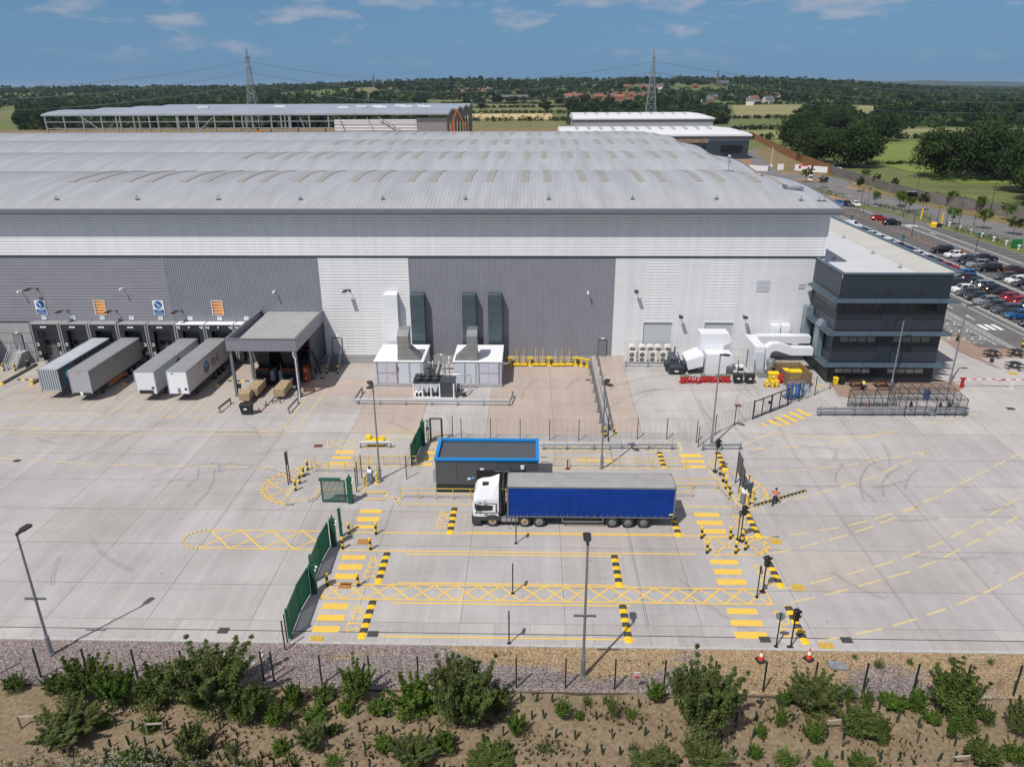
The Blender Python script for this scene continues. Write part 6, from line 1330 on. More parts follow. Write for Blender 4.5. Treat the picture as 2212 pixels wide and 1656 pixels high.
b=B(); b.box(-.95,.95,-.05,-.03,.75,1.08); b.obj('front_skirt',CHAS,t); b=B(); b.rbox(-.2,.12,-.12,-.04,.8,1.2,.03); b.obj('coupling_box',WHITE,t); b=B(); b.poly([(-.1,-.01,3.45),(.0,-.01,3.3),(.1,-.01,3.45),(0,-.01,3.5)]); b.obj('badge',RED,t)
t,w,z0,z1,L=trailer(x0t[5]-.35,'white-fronted box trailer with a dark red mark on its side, left of the logo trailer',M('trailer_side_pale',(.42,.48,.52),.3,.1,.06,.5),WHT,GRT,z1=3.66)
b=B(); b.rbox(-.85,.75,-.09,-.035,1.08,1.45,.03); b.obj('service_recess',CHAS,t); b=B(); b.box(.62,.88,-.06,-.035,1.62,1.85); b.obj('plate',BLACK,t)
b=B(); b.poly([(w+.006,5.3,2.9),(w+.006,6.3,3.25),(w+.006,6.6,2.75),(w+.006,5.6,2.4)]); b.obj('side_mark',M('dark_red_mark',(.22,.01,.03),.5),t)
t,w,z0,z1,L=trailer(x0t[6]-.4,'white-fronted box trailer with a blue cube logo and dark lettering on its side',M('trailer_side_warm',(.50,.49,.485),.35,.1,.05,.5),M('trailer_white_front',(.76,.77,.79),.4),GRT,z1=3.72)
b=B(); b.rbox(-.12,.16,-.1,-.035,1.15,1.75,.03); b.obj('coupling_box',GALV,t); b=B(); b.box(.68,.94,-.06,-.035,1.5,1.72); b.obj('plate',BLACK,t); b=B(); b.box(-.6,-.35,-.05,-.035,3.42,3.5); b.obj('marker_lamp',DARK,t)
LB=M('logo_blue',(.02,.115,.26),.4); LB2=M('logo_blue_light',(.06,.22,.42),.4); LB3=M('logo_blue_dark',(.012,.075,.19),.4)
def lp(pts): return [(w+.008,5.2+a,2.38+c) for a,c in pts]
b=B(); b.poly(lp([(-.03,.02),(-.75,.36),(-.75,-.46),(-.03,-.85)]),2); b.poly(lp([(.03,.02),(.75,.36),(.75,-.46),(.03,-.85)]),0); b.poly(lp([(0,.10),(.72,.44),(0,.80),(-.72,.44)]),1); b.obj('logo_cube',[LB,LB2,LB3],t)
b=B(); b.text('dpd',1.6,(w+.008,7.6,2.45),(0,1.0,0),(0,0,1)); b.obj('lettering',M('lettering_dark',(.035,.025,.025),.5),t)
# blue trailer cut by the left edge of the view, plus the wall shelter beside it
t,w,z0,z1,L=trailer(-70.9,'blue curtain-sided trailer at the left edge behind a grey end wall',M('teal_blue_side',(.005,.10,.25),.5),GREYF,GRT,yf=80.2)
b=B(); b.box(-69.7,-69.35,YW-3.2,YW-.15,.0,5.4); tag(b.obj('dock_wing_wall',PLINTH),'grey concrete wing wall left of the dock steps','wall')
# ================================================================ wall signs, lights and cameras
def wsign(x0,x1,z0,z1,name='wall_sign'): pass
SB=M('sign_blue',(.008,.09,.29),.45); SO=M('sign_orange',(.72,.28,.03),.45); SW=M('sign_white',(.76,.78,.82),.4); SDK=M('sign_dark_print',(.06,.035,.03),.6)
for cx_,l in ((-62.1,'blue and white instruction sign furthest left, under the big floodlight'),(-47.0,'blue and white instruction sign between the two orange ones')):
    t=thing('instruction_sign',l,'sign',(cx_,YW-.075,7.32)); b=B(); b.box(-.7,.7,-.03,0,-.96,.96); b.obj('board',SW,t)
    b=B(); b.lathe([(.5,-.045),(.5,-.031)],0,.38,24,0,'y'); b.box(-.62,.62,-.045,-.031,-.88,-.24); b.obj('blue_field',SB,t)
    b=B(); b.bar((-.36,-.05,.68),(.28,-.05,.22),.05,.07); b.bar((-.3,-.05,.42),(-.26,-.05,.3),.09,.02); b.bar((-.02,-.05,.42),(-.04,-.05,.14),.07,.02); b.bar((-.1,-.05,.1),(.3,-.05,.08),.03); b.bar((.1,-.05,.34),(.33,-.05,.1),.03); b.text('APPLY',.24,(0,-.05,-.42)); b.text('PARK BRAKE',.2,(0,-.05,-.7)); b.obj('pictogram',SW,t)
for cx_,l in ((-54.5,'orange five-row instruction sign left of the second blue one'),(-39.5,'orange five-row instruction sign on the vertical ribs near the canopy')):
    t=thing('instruction_sign',l,'sign',(cx_,YW-.075,7.32)); b=B(); b.box(-.74,.74,-.03,0,-.97,.97); b.obj('board',SW,t)
    for k,wd in enumerate(('Reverse','Lights','Air','Curtain','Restrain')):
        z=.76-k*.375; b=B(); b.box(-.67,.67,-.042,-.031,z-.15,z+.15); r_=b.obj('row_panel',SO,t); b=B(); b.box(-.62,-.4,-.05,-.043,z-.1,z+.1); b.text(wd,.2,(-.3,-.05,z-.01),align='LEFT'); b.obj('row_print',SDK,r_)
for k in range(8):
    x=-62.0+3.76*k; z=5.97
    if k==7: x=-36.0
    t=thing('number_sign','white number board reading 00%d above its dock door'%(8-k),'number sign',(x,YW-.075,z),0,'dock door number boards'); b=B(); b.box(-.3,.3,-.025,0,-.24,.24); b.obj('board',SW,t); b=B(); b.text('00%d'%(8-k),.29,(0,-.03,.03)); b.obj('digits',M('number_grey',(.10,.12,.15),.5),t)
def flood(x,z,label,s=1.0,tilt=0):
    t=thing('floodlight',label,'floodlight',(x,YW-.06,z),0,'floodlights on the warehouse wall'); b=B(); b.box(-.12,.12,-.06,0,-.2,.15); b.bar((0,-.05,0),(0,-.9*s,.2),.07); b.obj('bracket',GALVD,t)
    b=B(); b.loft([[(-.28*s+tilt,-.7*s,.16),(.28*s+tilt,-.7*s,.16),(.28*s+tilt,-.7*s,.26),(-.28*s+tilt,-.7*s,.26)],[(-.26*s+tilt*2,-1.45*s,.02),(.26*s+tilt*2,-1.45*s,.02),(.26*s+tilt*2,-1.45*s,.1),(-.26*s+tilt*2,-1.45*s,.1)]]); b.obj('lamp_head',BLACK,t)
for v,l,tl in zip([(-62.05,9.77),(-58.75,6.92),(-52.51,6.94),(-44.09,6.93)]+[(-22.59,9.66)]+[(12.79,9.64),(18.44,6.44),(26.34,6.42)],['large black floodlight high above dock sign 008','black floodlight above dock sign 007','black floodlight left of dock sign 005','black floodlight left of dock sign 003','black floodlight high on the white wall right of the canopy','black floodlight highest on the white wall right of the grey panel','black floodlight above the left roller shutter','black floodlight right of the right roller shutter'],[-.3,-.3,-.3,-.3,-.2,0,0,0]): flood(v[0],v[1],l,1.0 if tl else .85,tl)
def wcam(x,z,label):
    t=thing('security_camera',label,'security camera',(x,YW-.06,z),0,'white cameras on the warehouse wall'); b=B(); b.bar((0,0,0),(0,-.55,.1),.06); b.box(-.08,.08,-.04,0,-.1,.1); b.obj('arm',WHITE,t); b=B(); b.tube((0,-.5,.1),(0,-.75,.0),.1,8); b.ball(0,-.72,-.06,.12); b.obj('camera_head',WHITE,t)
for v,l in zip([(-64.10,9.46),(-51.06,9.84),(-31.94,9.52)]+[(6.93,9.52)],['white wall camera left of the highest dock floodlight','white wall camera on the grey wall between signs 006 and 004','white wall camera on the vertical-ribbed wall above the canopy','white wall camera on the right half of the big grey wall']): wcam(v[0],v[1],l)
# ================================================================ lamp posts
LHD=M('lantern_black',(.025,.028,.032),.45); POLE=M('lamp_pole',(.27,.30,.33),.45,.5,.08,2)
def lamp(x,y,h,label,heads=((0,1),),sign=False,z=0):
    t=thing('lamp_post',label,'lamp post',(x,y,z),0,'lamp posts round the yard'); b=B(); b.cyl(0,0,0,1.3,.14,12); b.cyl(0,0,1.3,1.4,.14,12,0,.09); b.cyl(0,0,1.4,h-.05,.09,12,0,.06); b.cyl(0,0,-.02,.04,.22,10); b.obj('pole',POLE,t)
    for dx,dy in heads:
        b=B(); L=math.hypot(dx,dy); ux,uy=dx/L,dy/L; px,py=-uy,ux
        b.loft([[(ux*a+px*c,uy*a+py*c,h+e) for c,e in ((-w,z0_),(w,z0_),(w,z1_),(-w,z1_))] for a,w,z0_,z1_ in ((-.05,.07,-.08,.06),(.22,.10,.0,.12),(.35,.22,.03,.15),(.85,.23,.08,.18),(.95,.12,.10,.16))]); b.obj('lantern',LHD,t)
    if sign:
        for s in (-1,1): b=B(); b.box(s*.38-.28,s*.38+.28,-.03,.03,h*.47,h*.47+.14); b.obj('side_panel',GALVD,t)
        b=B(); b.box(-.1,.1,-.04,-.09,h*.47,h*.47+.16); b.obj('bracket',GALVD,t)
lamp(-30.1,36.71,8.75,'lamp post at the left rising from the gravel, lantern over the yard',((.35,1),),True); lamp(3.21,35.46,9.35,'tallest-looking lamp post rising from the gravel in the middle foreground',((.0,1),),True)
lamp(-13.56,59.12,9.1,'twin-headed lamp post on the island behind the intercom stand',((-.6,.9),(-.2,-1)),False,.15); lamp(6.56,61.6,8.4,'twin-headed lamp post rising behind the blue trailer',((.4,1),(.6,-.8)),False,.15)
lamp(17.71,66.47,9.5,'lamp post inside the short barrier by the far traffic light',((.7,-.6),),False,.14); lamp(40.66,79.42,8.3,'lamp post in front of the office block at the cycle shelters',((1,.0),),False,.9); lamp(48.23,81.31,9.3,'lamp post right of the office block beside the red barrier',((1,-.1),),False,1.0)

# ================================================================ yellow handrails on the island
HR=M('handrail_yellow',(.66,.44,.06),.5,0,.1,3)
def handrail(label,pts,posts,z=.15,h=1.05):
    t=thing('handrail',label,'handrail',(0,0,0),0,'yellow handrails round the island')
    for o in (h,h*.55):
        b=B(); b.path([(x,y,z+o) for x,y in pts],.034,6); b.obj('rail',HR,t)
    for x,y in posts: b=B(); b.tube((x,y,z),(x,y,z+h),.034,6); b.cbox(x,y,z,.14,.14,.015); b.obj('post',HR,t)
y=60.35
handrail('yellow handrail on the western tip behind the bollards',[(-20.1,61.6),(-20.05,y),(-14.1,y)],[(-20.1,61.6),(-20.05,y),(-18.5,y),(-17.0,y),(-15.5,y),(-14.1,y)])
y=61.75
handrail('yellow handrail at the back of the island, left of the gatehouse',[(-16.4,y),(-10.65,y)],[(-16.4,y),(-15.1,y),(-13.7,y),(-12.2,y),(-10.65,y)])
y=55.75
handrail('yellow handrail along the front kerb in front of the gatehouse',[(-11.15,y),(-1.3,y),(10.9,y)],[(-11.15+1.51*k,y) for k in range(15)])
y=61.75
handrail('yellow handrail at the back of the island, right of the gatehouse',[(1.0,y),(14.3,y)],[(2.15+1.52*k,y) for k in range(9)])
handrail('yellow handrail at the eastern end behind the trailer tail',[(11.4,57.9),(16.3,57.9),(16.85,56.1)],[(12.0,57.9),(14.2,57.9),(16.3,57.9),(16.85,56.1)])
handrail('lower yellow handrail just behind the trailer tail',[(11.6,56.4),(13.8,56.4)],[(12.2,56.4),(13.8,56.4)])
# ================================================================ sign posts and signals
BP_=M('post_black',(.02,.021,.022),.5); SBACK=M('sign_back_grey',(.19,.24,.26),.5)
def disc_post(x,y,h,label,face=0,r=.3,z=0):
    t=thing('sign_post',label,'sign post',(x,y,zg(x,y)+z),0,'round signs on thin black posts'); b=B(); b.cyl(0,0,0,h,.045,8); b.cyl(0,0,0,.03,.14,8); b.obj('post',BP_,t)
    c,s=math.cos(face),math.sin(face); b=B()
    b.loft([[(q*.03*c-r*math.cos(a)*s,q*.03*s+r*math.cos(a)*c,h-.28+r*math.sin(a)) for a in [k*math.pi/9 for k in range(18)]] for q in (1.2,2.2)]); b.obj('sign_disc',SBACK,t)
for (x,y),h,l,f in zip([(-1.10,49.46),(-1.20,43.27),(-1.31,38.21),(15.76,43.22),(15.61,38.29)]+[(16.22,50.35)],[2.45,2.5,2.5,2.55,2.6,2.6],['thin black sign post in front of the truck wheels','thin black sign post standing on the long hatched strip','thin black sign post by the kerb left of the tall lamp post','thin black sign post beside the middle traffic light','black post with its round grey sign showing, above the cones','thin sign post with a grey disc among the east bollards'],[0.03,0,.02,.05,1.35,.4]): disc_post(x,y,h,l,f)
def signal(x,y,h,label,z=0,face=0.):
    t=thing('traffic_light',label,'traffic light',(x,y,zg(x,y)+z),face,'lane traffic lights'); b=B(); b.cyl(0,0,0,h,.05,8); b.cbox(0,0,0,.4,.4,.02); b.obj('post',BP_,t)
    b=B(); b.rbox(-.12,.20,-.16,.16,h-.55,h+.22,.03); b.obj('signal_head',M('signal_black',(.012,.012,.013),.45),t)
    for q in (0,1): b=B(); b.lathe([(.10,.20),(.09,.36)],0,h-.33+q*.36,10,0,'x'); b.obj('hood',M('signal_black',(.012,.012,.013),.45),t)
for (x,y),h,l,z in zip([(16.34,43.84),(16.49,38.21)]+[(16.42,50.20),(16.92,61.30)],[2.7,2.7,2.9,3.0],['black traffic light over the middle hump','black traffic light nearest the cones','tall black traffic light rising from the bollard cluster','black traffic light at the far end by the short barrier'],[0,0,0,.15]): signal(x,y,h,l,z,.2)
def board(x0,y0,x1,y1,z0,z1,label,z=0,n=3):
    t=thing('information_board',label,'sign board',(x0,y0,z)); b=B(); dx,dy=x1-x0,y1-y0
    for x,y in ((0,0),(dx,dy)): b.bar((x,y,0),(x,y,z1),.08)
    b.obj('post',BP_,t)
    for k in range(n):
        a=z0+(z1-z0)*k/n; b=B(); b.bar((0.02,0.02,a+(z1-z0)/n/2),(dx+.02,dy+.02,a+(z1-z0)/n/2),.05,(z1-z0)/n-.03); b.obj('panel',M('board_back',(.085,.10,.105),.5),t)
board(18.35,59.4,18.3,57.9,1.2,3.15,'tall dark sign board on two posts, further from the camera',0); board(18.15,57.5,18.05,56.2,1.1,3.0,'tall dark sign board on two posts, nearer the intercom stand',0)
board(-21.66,58.35,-21.62,58.75,1.9,3.2,'tall narrow dark sign on a post at the island tip',.0,2)
def kiosk(x,y,label,z,shield):
    t=thing('intercom_stand',label,'intercom stand',(x,y,z),.5 if shield else 0); b=B(); b.rbox(-.25,.25,-.2,.2,0,1.05,.04); b.obj('cabinet',M('kiosk_grey',(.20,.235,.28),.45,.2),t)
    b=B(); b.loft([[(-.2,-.2,1.05),(.2,-.2,1.05),(.2,.2,1.05),(-.2,.2,1.05)],[(-.16,-.1,1.35),(.16,-.1,1.35),(.16,.15,1.45),(-.16,.15,1.45)]]); b.obj('keypad_head',WHITE,t)
    b=B(); b.ball(0,-.02,1.45,.14); b.obj('camera_dome',BLACK,t)
    if shield: b=B(); b.box(.32,1.25,.3,.35,.55,1.55); b.obj('shield_panel',M('board_back',(.085,.10,.105),.5),t); b=B(); b.bar((.5,.33,0),(.5,.33,.6),.06); b.bar((1.1,.33,0),(1.1,.33,.6),.06); b.bar((.9,.5,0),(.9,.5,2.1),.05); b.ball(.9,.5,2.1,.08); b.obj('stand',BP_,t)
x,y=(-14.35,58.69); kiosk(x,y,'grey intercom stand among tall yellow bollards on the western island',.15,0); x,y=(18.13,55.90); kiosk(x,y,'grey intercom stand with a dark shield east of the island',.0,1)
x,y=(3.42,61.45); t=thing('hydrant_post','short dark red post between the handrails behind the trailer','post',(x,y,.15)); b=B(); b.cyl(0,0,0,.85,.06,8); b.obj('post',M('maroon',(.12,.015,.012),.5),t); b=B(); b.cbox(0,0,0,.4,.25,.08); b.ball(0,0,.9,.09); b.obj('post_cap',M('maroon',(.12,.015,.012),.5),t)
# yellow machine and cable ramp
x,y=(-15.37,65.97); t=thing('machine_attachment','yellow machine body standing behind the short barrier','machine',(x,y+.35,0)); b=B(); b.rbox(-.9,.9,-.3,.5,.15,.75,.06); b.obj('housing',YELB,t); b=B(); b.rbox(-.95,-.4,-.25,.4,.75,1.05,.06); b.obj('hood',YELB,t); b=B(); b.bar((-.2,0,.85),(1.0,0,.85),.18); b.obj('arm',YELB,t)
for s in (-1,1): b=B(); b.lathe([(.2,s*.7-.08),(.2,s*.7+.08)],.1,.2,10,0,'x'); b.obj('wheel',RUBBER,t)
a,c=(18.91,55.46),(24.16,58.13); t=thing('cable_ramp','black and yellow cable ramp laid beside the walking person','cable ramp',(*a,0),math.atan2(c[1]-a[1],c[0]-a[0])); L=math.hypot(c[0]-a[0],c[1]-a[1])
n=14
for k in range(n): 
    b=B(); q=L*k/n; b.loft([[(q,-.17,.006),(q+L/n-.01,-.17,.006),(q+L/n-.01,.17,.006),(q,.17,.006)],[(q,-.08,.065),(q+L/n-.01,-.08,.065),(q+L/n-.01,.08,.065),(q,.08,.065)]]); o=b.obj('segment',HAZB,t); b=B(); b.raw([(q+.05,-.15,.03),(q+.2,-.15,.03),(q+.28,-.09,.072),(q+.13,-.09,.072)],[(0,1,2,3)]); b.raw([(q+.05,.15,.03),(q+.2,.15,.03),(q+.28,.09,.072),(q+.13,.09,.072)],[(3,2,1,0)]); b.obj('chevron',YELB,o)
# cones
def cone(x,y,label):
    t=thing('traffic_cone',label,'traffic cone',(x,y,0.0),rnd.random(),'orange traffic cones on the gravel'); b=B(); b.loft([[(a*.27,c*.27,0) for a,c in ((-1,-1),(1,-1),(1,1),(-1,1))],[(a*.25,c*.25,.06) for a,c in ((-1,-1),(1,-1),(1,1),(-1,1))]]); b.cyl(0,0,.06,.1,.2,12,0,.17); b.obj('base',HAZB,t)
    O=M('cone_orange',(.66,.055,.012),.5)
    for nm,z0,z1,m in (('cone_body',.1,.36,O),('sleeve',.36,.60,WHITE),('cone_tip',.60,.84,O)): b=B(); b.cyl(0,0,z0,z1,.17-.15*(z0-.1)/.74,14,0,.17-.15*(z1-.1)/.74); b.obj(nm,m,t)
p=[(14.29,37.04),(17.29,37.23)]; cone(*p[0],'left traffic cone on the gravel, under the round-signed post'); cone(*p[1],'right traffic cone on the gravel, beside the speed hump end')
# ================================================================ people
def skin_body(name,edges,pts,rad,mat,parent,loc=(0,0,0)):
    me=bpy.data.meshes.new(name); me.from_pydata(pts,edges,[]); o=bpy.data.objects.new(name,me); C.objects.link(o); o.parent=parent; KIDS.setdefault(parent.name,[]).append(o); me.materials.append(mat)
    o.modifiers.new('skin','SKIN'); sv_=me.skin_vertices[0].data
    for i,r_ in enumerate(rad): sv_[i].radius=(r_,r_) if not isinstance(r_,tuple) else r_
    for i in range(len(pts)): sv_[i].use_root=(i==0)
    m=o.modifiers.new('sub','SUBSURF'); m.levels=1; m.render_levels=2; return o
def person(loc,rz,label,J,vest,trous,hair,shirt=None):
    """J: joint positions; builds one body mesh plus clothes and hair"""
    t=thing('person',label,'person',loc,rz); N=[];E=[];Rr=[];ix={}
    def nd(k,p,r): ix[k]=len(N); N.append(p); Rr.append(r)
    for k,r in (('pelvis',.125),('waist',.115),('chest',.135),('neck',.055),('head0',.075),('head1',.098),('head2',.07)): nd(k,J[k],r)
    for a,c in (('pelvis','waist'),('waist','chest'),('chest','neck'),('neck','head0'),('head0','head1'),('head1','head2')): E.append((ix[a],ix[c]))
    for s in 'lr':
        for k,r in (('sh',.065),('el',.047),('wr',.032),('pm',.036)): nd(k+s,J[k+s],r)
        E.extend([(ix['chest'],ix['sh'+s]),(ix['sh'+s],ix['el'+s]),(ix['el'+s],ix['wr'+s]),(ix['wr'+s],ix['pm'+s])])
        d=(Vector(J['pm'+s])-Vector(J['wr'+s])).normalized(); q=d.cross(Vector((0,0,1))); q=q.normalized() if q.length>.1 else Vector((1,0,0)); q=d.cross(Vector((0,1,0))).normalized() if abs(d.z)>.6 else q
        for i,(o,ln) in enumerate(((-.032,.062),(-.011,.075),(.011,.07),(.032,.055))):
            p=Vector(J['pm'+s])+q*o+d*.03; nd('f%d'%i+s,tuple(p),.012); nd('g%d'%i+s,tuple(p+d*ln*.6+q*o*.2),.010); nd('h%d'%i+s,tuple(p+d*ln+Vector((0,-.015,0))),.008); E.extend([(ix['pm'+s],ix['f%d'%i+s]),(ix['f%d'%i+s],ix['g%d'%i+s]),(ix['g%d'%i+s],ix['h%d'%i+s])])
        p=Vector(J['wr'+s])+d*.03; nd('t'+s,tuple(p+q*(-.05)+d*.02),.012); nd('u'+s,tuple(p+q*(-.065)+d*.055),.010); E.extend([(ix['wr'+s],ix['t'+s]),(ix['t'+s],ix['u'+s])])
        for k,r in (('hip',.095),('kn',.062),('an',.042),('to',.04)): nd(k+s,J[k+s],r)
        E.extend([(ix['pelvis'],ix['hip'+s]),(ix['hip'+s],ix['kn'+s]),(ix['kn'+s],ix['an'+s]),(ix['an'+s],ix['to'+s])])
    SK=M('skin',(.42,.24,.17),.6)
    body=skin_body('body',E,N,Rr,SK,t)
    tn=['pelvis','hipl','knl','anl','hipr','knr','anr','waist']; tp=[J[k] for k in tn]; skin_body('trousers',[(0,1),(1,2),(2,3),(0,4),(4,5),(5,6),(0,7)],tp,[.15,.115,.082,.066,.115,.082,.066,.135],trous,t)
    vn=['waist','chest','shl','shr']; skin_body('hi_vis_vest',[(0,1),(1,2),(1,3)],[J['waist'],J['chest'],tuple(Vector(J['shl'])*.9+Vector(J['chest'])*.1),tuple(Vector(J['shr'])*.9+Vector(J['chest'])*.1)],[(.165,.135),(.175,.15),.095,.095],vest,t)
    if shirt:
        for s in 'lr': skin_body('sleeve',[(0,1)],[J['sh'+s],tuple(Vector(J['sh'+s])*.35+Vector(J['el'+s])*.65)],[.078,.06],shirt,t)
    for s in 'lr': skin_body('boot',[(0,1)],[J['an'+s],J['to'+s]],[.062,.052],M('boot_black',(.015,.015,.016),.6),t)
    h1=Vector(J['head1']); h2=Vector(J['head2']); up=(h2-Vector(J['head0'])).normalized(); c=h1+up*.035+Vector((0,.02,0)); b=B(); b.ball(c.x,c.y,c.z,.105,.112,.10,12,8); b.obj('hair',hair,t,smooth=True)
    f=h1+Vector((0,-.088,-.005)); b=B()
    b.ball(f.x-.036,f.y,f.z+.02,.012); b.ball(f.x+.036,f.y,f.z+.02,.012); b.obj('eyes',M('eye_dark',(.03,.02,.02),.3),t)
    b=B(); b.loft([[(f.x-.016,f.y+.0,f.z-.02),(f.x+.016,f.y+.0,f.z-.02),(f.x,f.y-.03,f.z-.018)],[(f.x-.007,f.y,f.z+.025),(f.x+.007,f.y,f.z+.025),(f.x,f.y-.008,f.z+.025)]]); b.ball(h1.x-.098,h1.y,h1.z,.014,.022,.03); b.ball(h1.x+.098,h1.y,h1.z,.014,.022,.03); b.box(f.x-.025,f.x+.025,f.y-.004,f.y+.01,f.z-.052,f.z-.044); b.obj('face_features',M('skin_shade',(.34,.17,.13),.6),t)
    return t
x,y=(20.68,55.53)
Jw=dict(pelvis=(0,0,.86),waist=(0,-.01,1.0),chest=(0,-.02,1.22),neck=(0,-.03,1.38),head0=(0,-.05,1.45),head1=(0,-.06,1.53),head2=(0,-.06,1.61),shl=(.185,-.01,1.31),ell=(.26,.03,1.07),wrl=(.28,-.02,.86),pml=(.285,-.05,.78),shr=(-.185,-.02,1.31),elr=(-.30,.0,1.08),wrr=(-.38,-.08,.90),pmr=(-.41,-.11,.83),hipl=(.09,0,.83),knl=(.11,.06,.46),anl=(.12,.24,.11),tol=(.13,.12,.04),hipr=(-.09,-.01,.83),knr=(-.12,-.16,.46),anr=(-.15,-.24,.09),tor=(-.18,-.38,.04))
person((x,y+.15,0),-.35,'person in an orange hi-vis vest and dark trousers walking past the cable ramp',Jw,M('orange_vest',(.85,.13,.05),.7),M('navy_trousers',(.012,.016,.035),.8,0,.2,6),M('hair_dark',(.012,.010,.009),.7),M('shirt_dark',(.05,.03,.03),.8))
# picnic benches by the office; someone seated at the left one
BW=M('bench_brown',(.07,.022,.014),.6,0,.2,3)
def picnic(x,y,label,z):
    t=thing('picnic_bench',label,'picnic bench',(x,y,z),0,'brown picnic benches by the office'); 
    for k in range(4): b=B(); b.box(-.9,.9,-.36+k*.18,-.20+k*.18,.70,.75); b.obj('top_slat',BW,t)
    for s in (-1,1): b=B(); b.box(-.9,.9,s*.68-.13,s*.68+.13,.42,.46); b.obj('seat',BW,t)
    for x_ in (-.6,.6):
        b=B(); b.bar((x_,-.66,0),(x_,-.25,.7),.07); b.bar((x_,.66,0),(x_,.25,.7),.07); b.bar((x_,-.75,.39),(x_,.75,.39),.06,.08); b.obj('leg_frame',GALV,t)
z=.96; picnic(37.2,80.15,'brown picnic bench where the person in yellow sits',z); picnic(40.0,80.15,'empty brown picnic bench behind the lamp post',z)
Js=dict(pelvis=(0,0,.53),waist=(0,-.05,.66),chest=(0,-.22,.84),neck=(0,-.33,.95),head0=(0,-.38,.99),head1=(0,-.43,1.05),head2=(0,-.45,1.13),shl=(.18,-.24,.93),ell=(.27,-.42,.78),wrl=(.12,-.58,.79),pml=(.05,-.62,.79),shr=(-.18,-.24,.93),elr=(-.27,-.42,.78),wrr=(-.12,-.58,.79),pmr=(-.05,-.62,.79),hipl=(.1,-.02,.5),knl=(.13,-.40,.48),anl=(.13,-.38,.09),tol=(.13,-.5,.04),hipr=(-.1,-.02,.5),knr=(-.13,-.40,.48),anr=(-.13,-.38,.09),tor=(-.13,-.5,.04))
person((37.65,79.42,z-.04),R(180),'person in a yellow hi-vis vest seated and leaning over the picnic bench',Js,M('yellow_vest',(.62,.72,.05),.7),M('black_trousers',(.01,.01,.012),.8),M('hair_brown',(.03,.018,.012),.7),M('shirt_navy',(.015,.017,.03),.8))
wheelie(35.0,81.0-.1,'small yellow wheelie bin by the dark office corner',YELB,YELB,.85,None,0,0); wheelie(35.75,81.0,'black wheelie bin beside the yellow one at the office corner',BLACK,BLACK,.85,None,0,0)
# cycle and smoking shelters
FR=M('shelter_frame',(.022,.02,.02),.5); PLX=M('shelter_polycarbonate',(.09,.10,.11),.12,0,alpha=.18,spec=.5)
t=thing('cycle_shelter','smaller shelter with a curved clear roof and dark frame behind the barrier','shelter',(0,0,0)); z=.62; n=3; X0,X1=34.3,38.5
prof=[(75.35,z+2.0),(74.9,z+1.98),(74.3,z+1.85),(73.7,z+1.55),(73.35,z+1.1)]
for k in range(n+1):
    x=X0+(X1-X0)*k/n; b=B(); b.path([(x,a,c) for a,c in prof],.04,6); b.tube((x,75.35,z),(x,75.35,z+2),.04,6); b.tube((x,73.35,z),(x,73.35,z+1.1),.04,6); b.obj('frame_hoop',FR,t)
b=B()
for a,c in ((75.35,z+2),(74.3,z+1.85),(73.35,z+1.1),(75.35,z+1.05),(75.35,z+.2),(73.35,z+.15)): b.tube((X0,a,c),(X1,a,c),.03,6)
b.obj('purlin',FR,t)
b=B(); b.loft([[(x,a,c-.03) for a,c in prof] for x in (X0+.02,X1-.02)],0,False,False); b.obj('roof_sheet',PLX,t)
b=B(); b.box(X0,X1,75.38,75.40,z+.2,z+1.9); b.box(X0-.03,X0-.01,73.4,75.3,z+.2,z+1.2); b.box(X1+.01,X1+.03,73.4,75.3,z+.2,z+1.2); b.obj('wall_sheet',PLX,t)
b=B(); b.tube((X0+.1,75.0,z+.05),(X1-.1,75.0,z+.05),.03)
for k in range(5): x=X0+.4+k*.85; b.path([(x,74.9,z),(x,74.9,z+.7),(x,74.3,z+.7),(x,74.3,z)],.03,6)
b.obj('cycle_rack',FR,t)
t=thing('cycle_shelter','larger flat-roofed clear shelter with a dark grid frame, beside the curved one','shelter',(0,0,0)); X0,X1,Y0,Y1=39.3,45.6,72.95,76.85; nx=6
b=B()
for k in range(nx+1):
    x=X0+(X1-X0)*k/nx; b.bar((x,Y0,z+1.9),(x,Y1,z+2.15),.05)
for j in range(4): y=Y0+(Y1-Y0)*j/3; b.bar((X0,y,z+1.9+.25*j/3),(X1,y,z+1.9+.25*j/3),.05)
b.obj('roof_frame',FR,t)
for k in range(nx+1):
    x=X0+(X1-X0)*k/nx
    for y in ((Y0,Y1) if 0<k<nx else (Y0,74.3,75.6,Y1)): b=B(); b.bar((x,y,z),(x,y,z+1.95),.05); b.obj('post',FR,t)
b=B(); b.poly([(X0+.03,Y0+.03,z+1.95),(X1-.03,Y0+.03,z+1.95),(X1-.03,Y1-.03,z+2.2),(X0+.03,Y1-.03,z+2.2)]); b.obj('roof_sheet',PLX,t)
b=B(); b.box(X0+.01,X0+.03,Y0,Y1,z+.1,z+1.8); b.box(X1-.03,X1-.01,Y0,Y1,z+.1,z+1.8); b.box(X0,X1,Y1-.03,Y1-.01,z+.1,z+1.9); b.obj('wall_sheet',PLX,t)
for y in (73.2,74.6): b=B(); b.bar((X0,y,z+1.0),(X1,y,z+1.0),.05) if y<74 else b.bar((X0,Y1-.1,z+1.0),(X1,Y1-.1,z+1.0),.05); b.obj('mid_rail',FR,t)
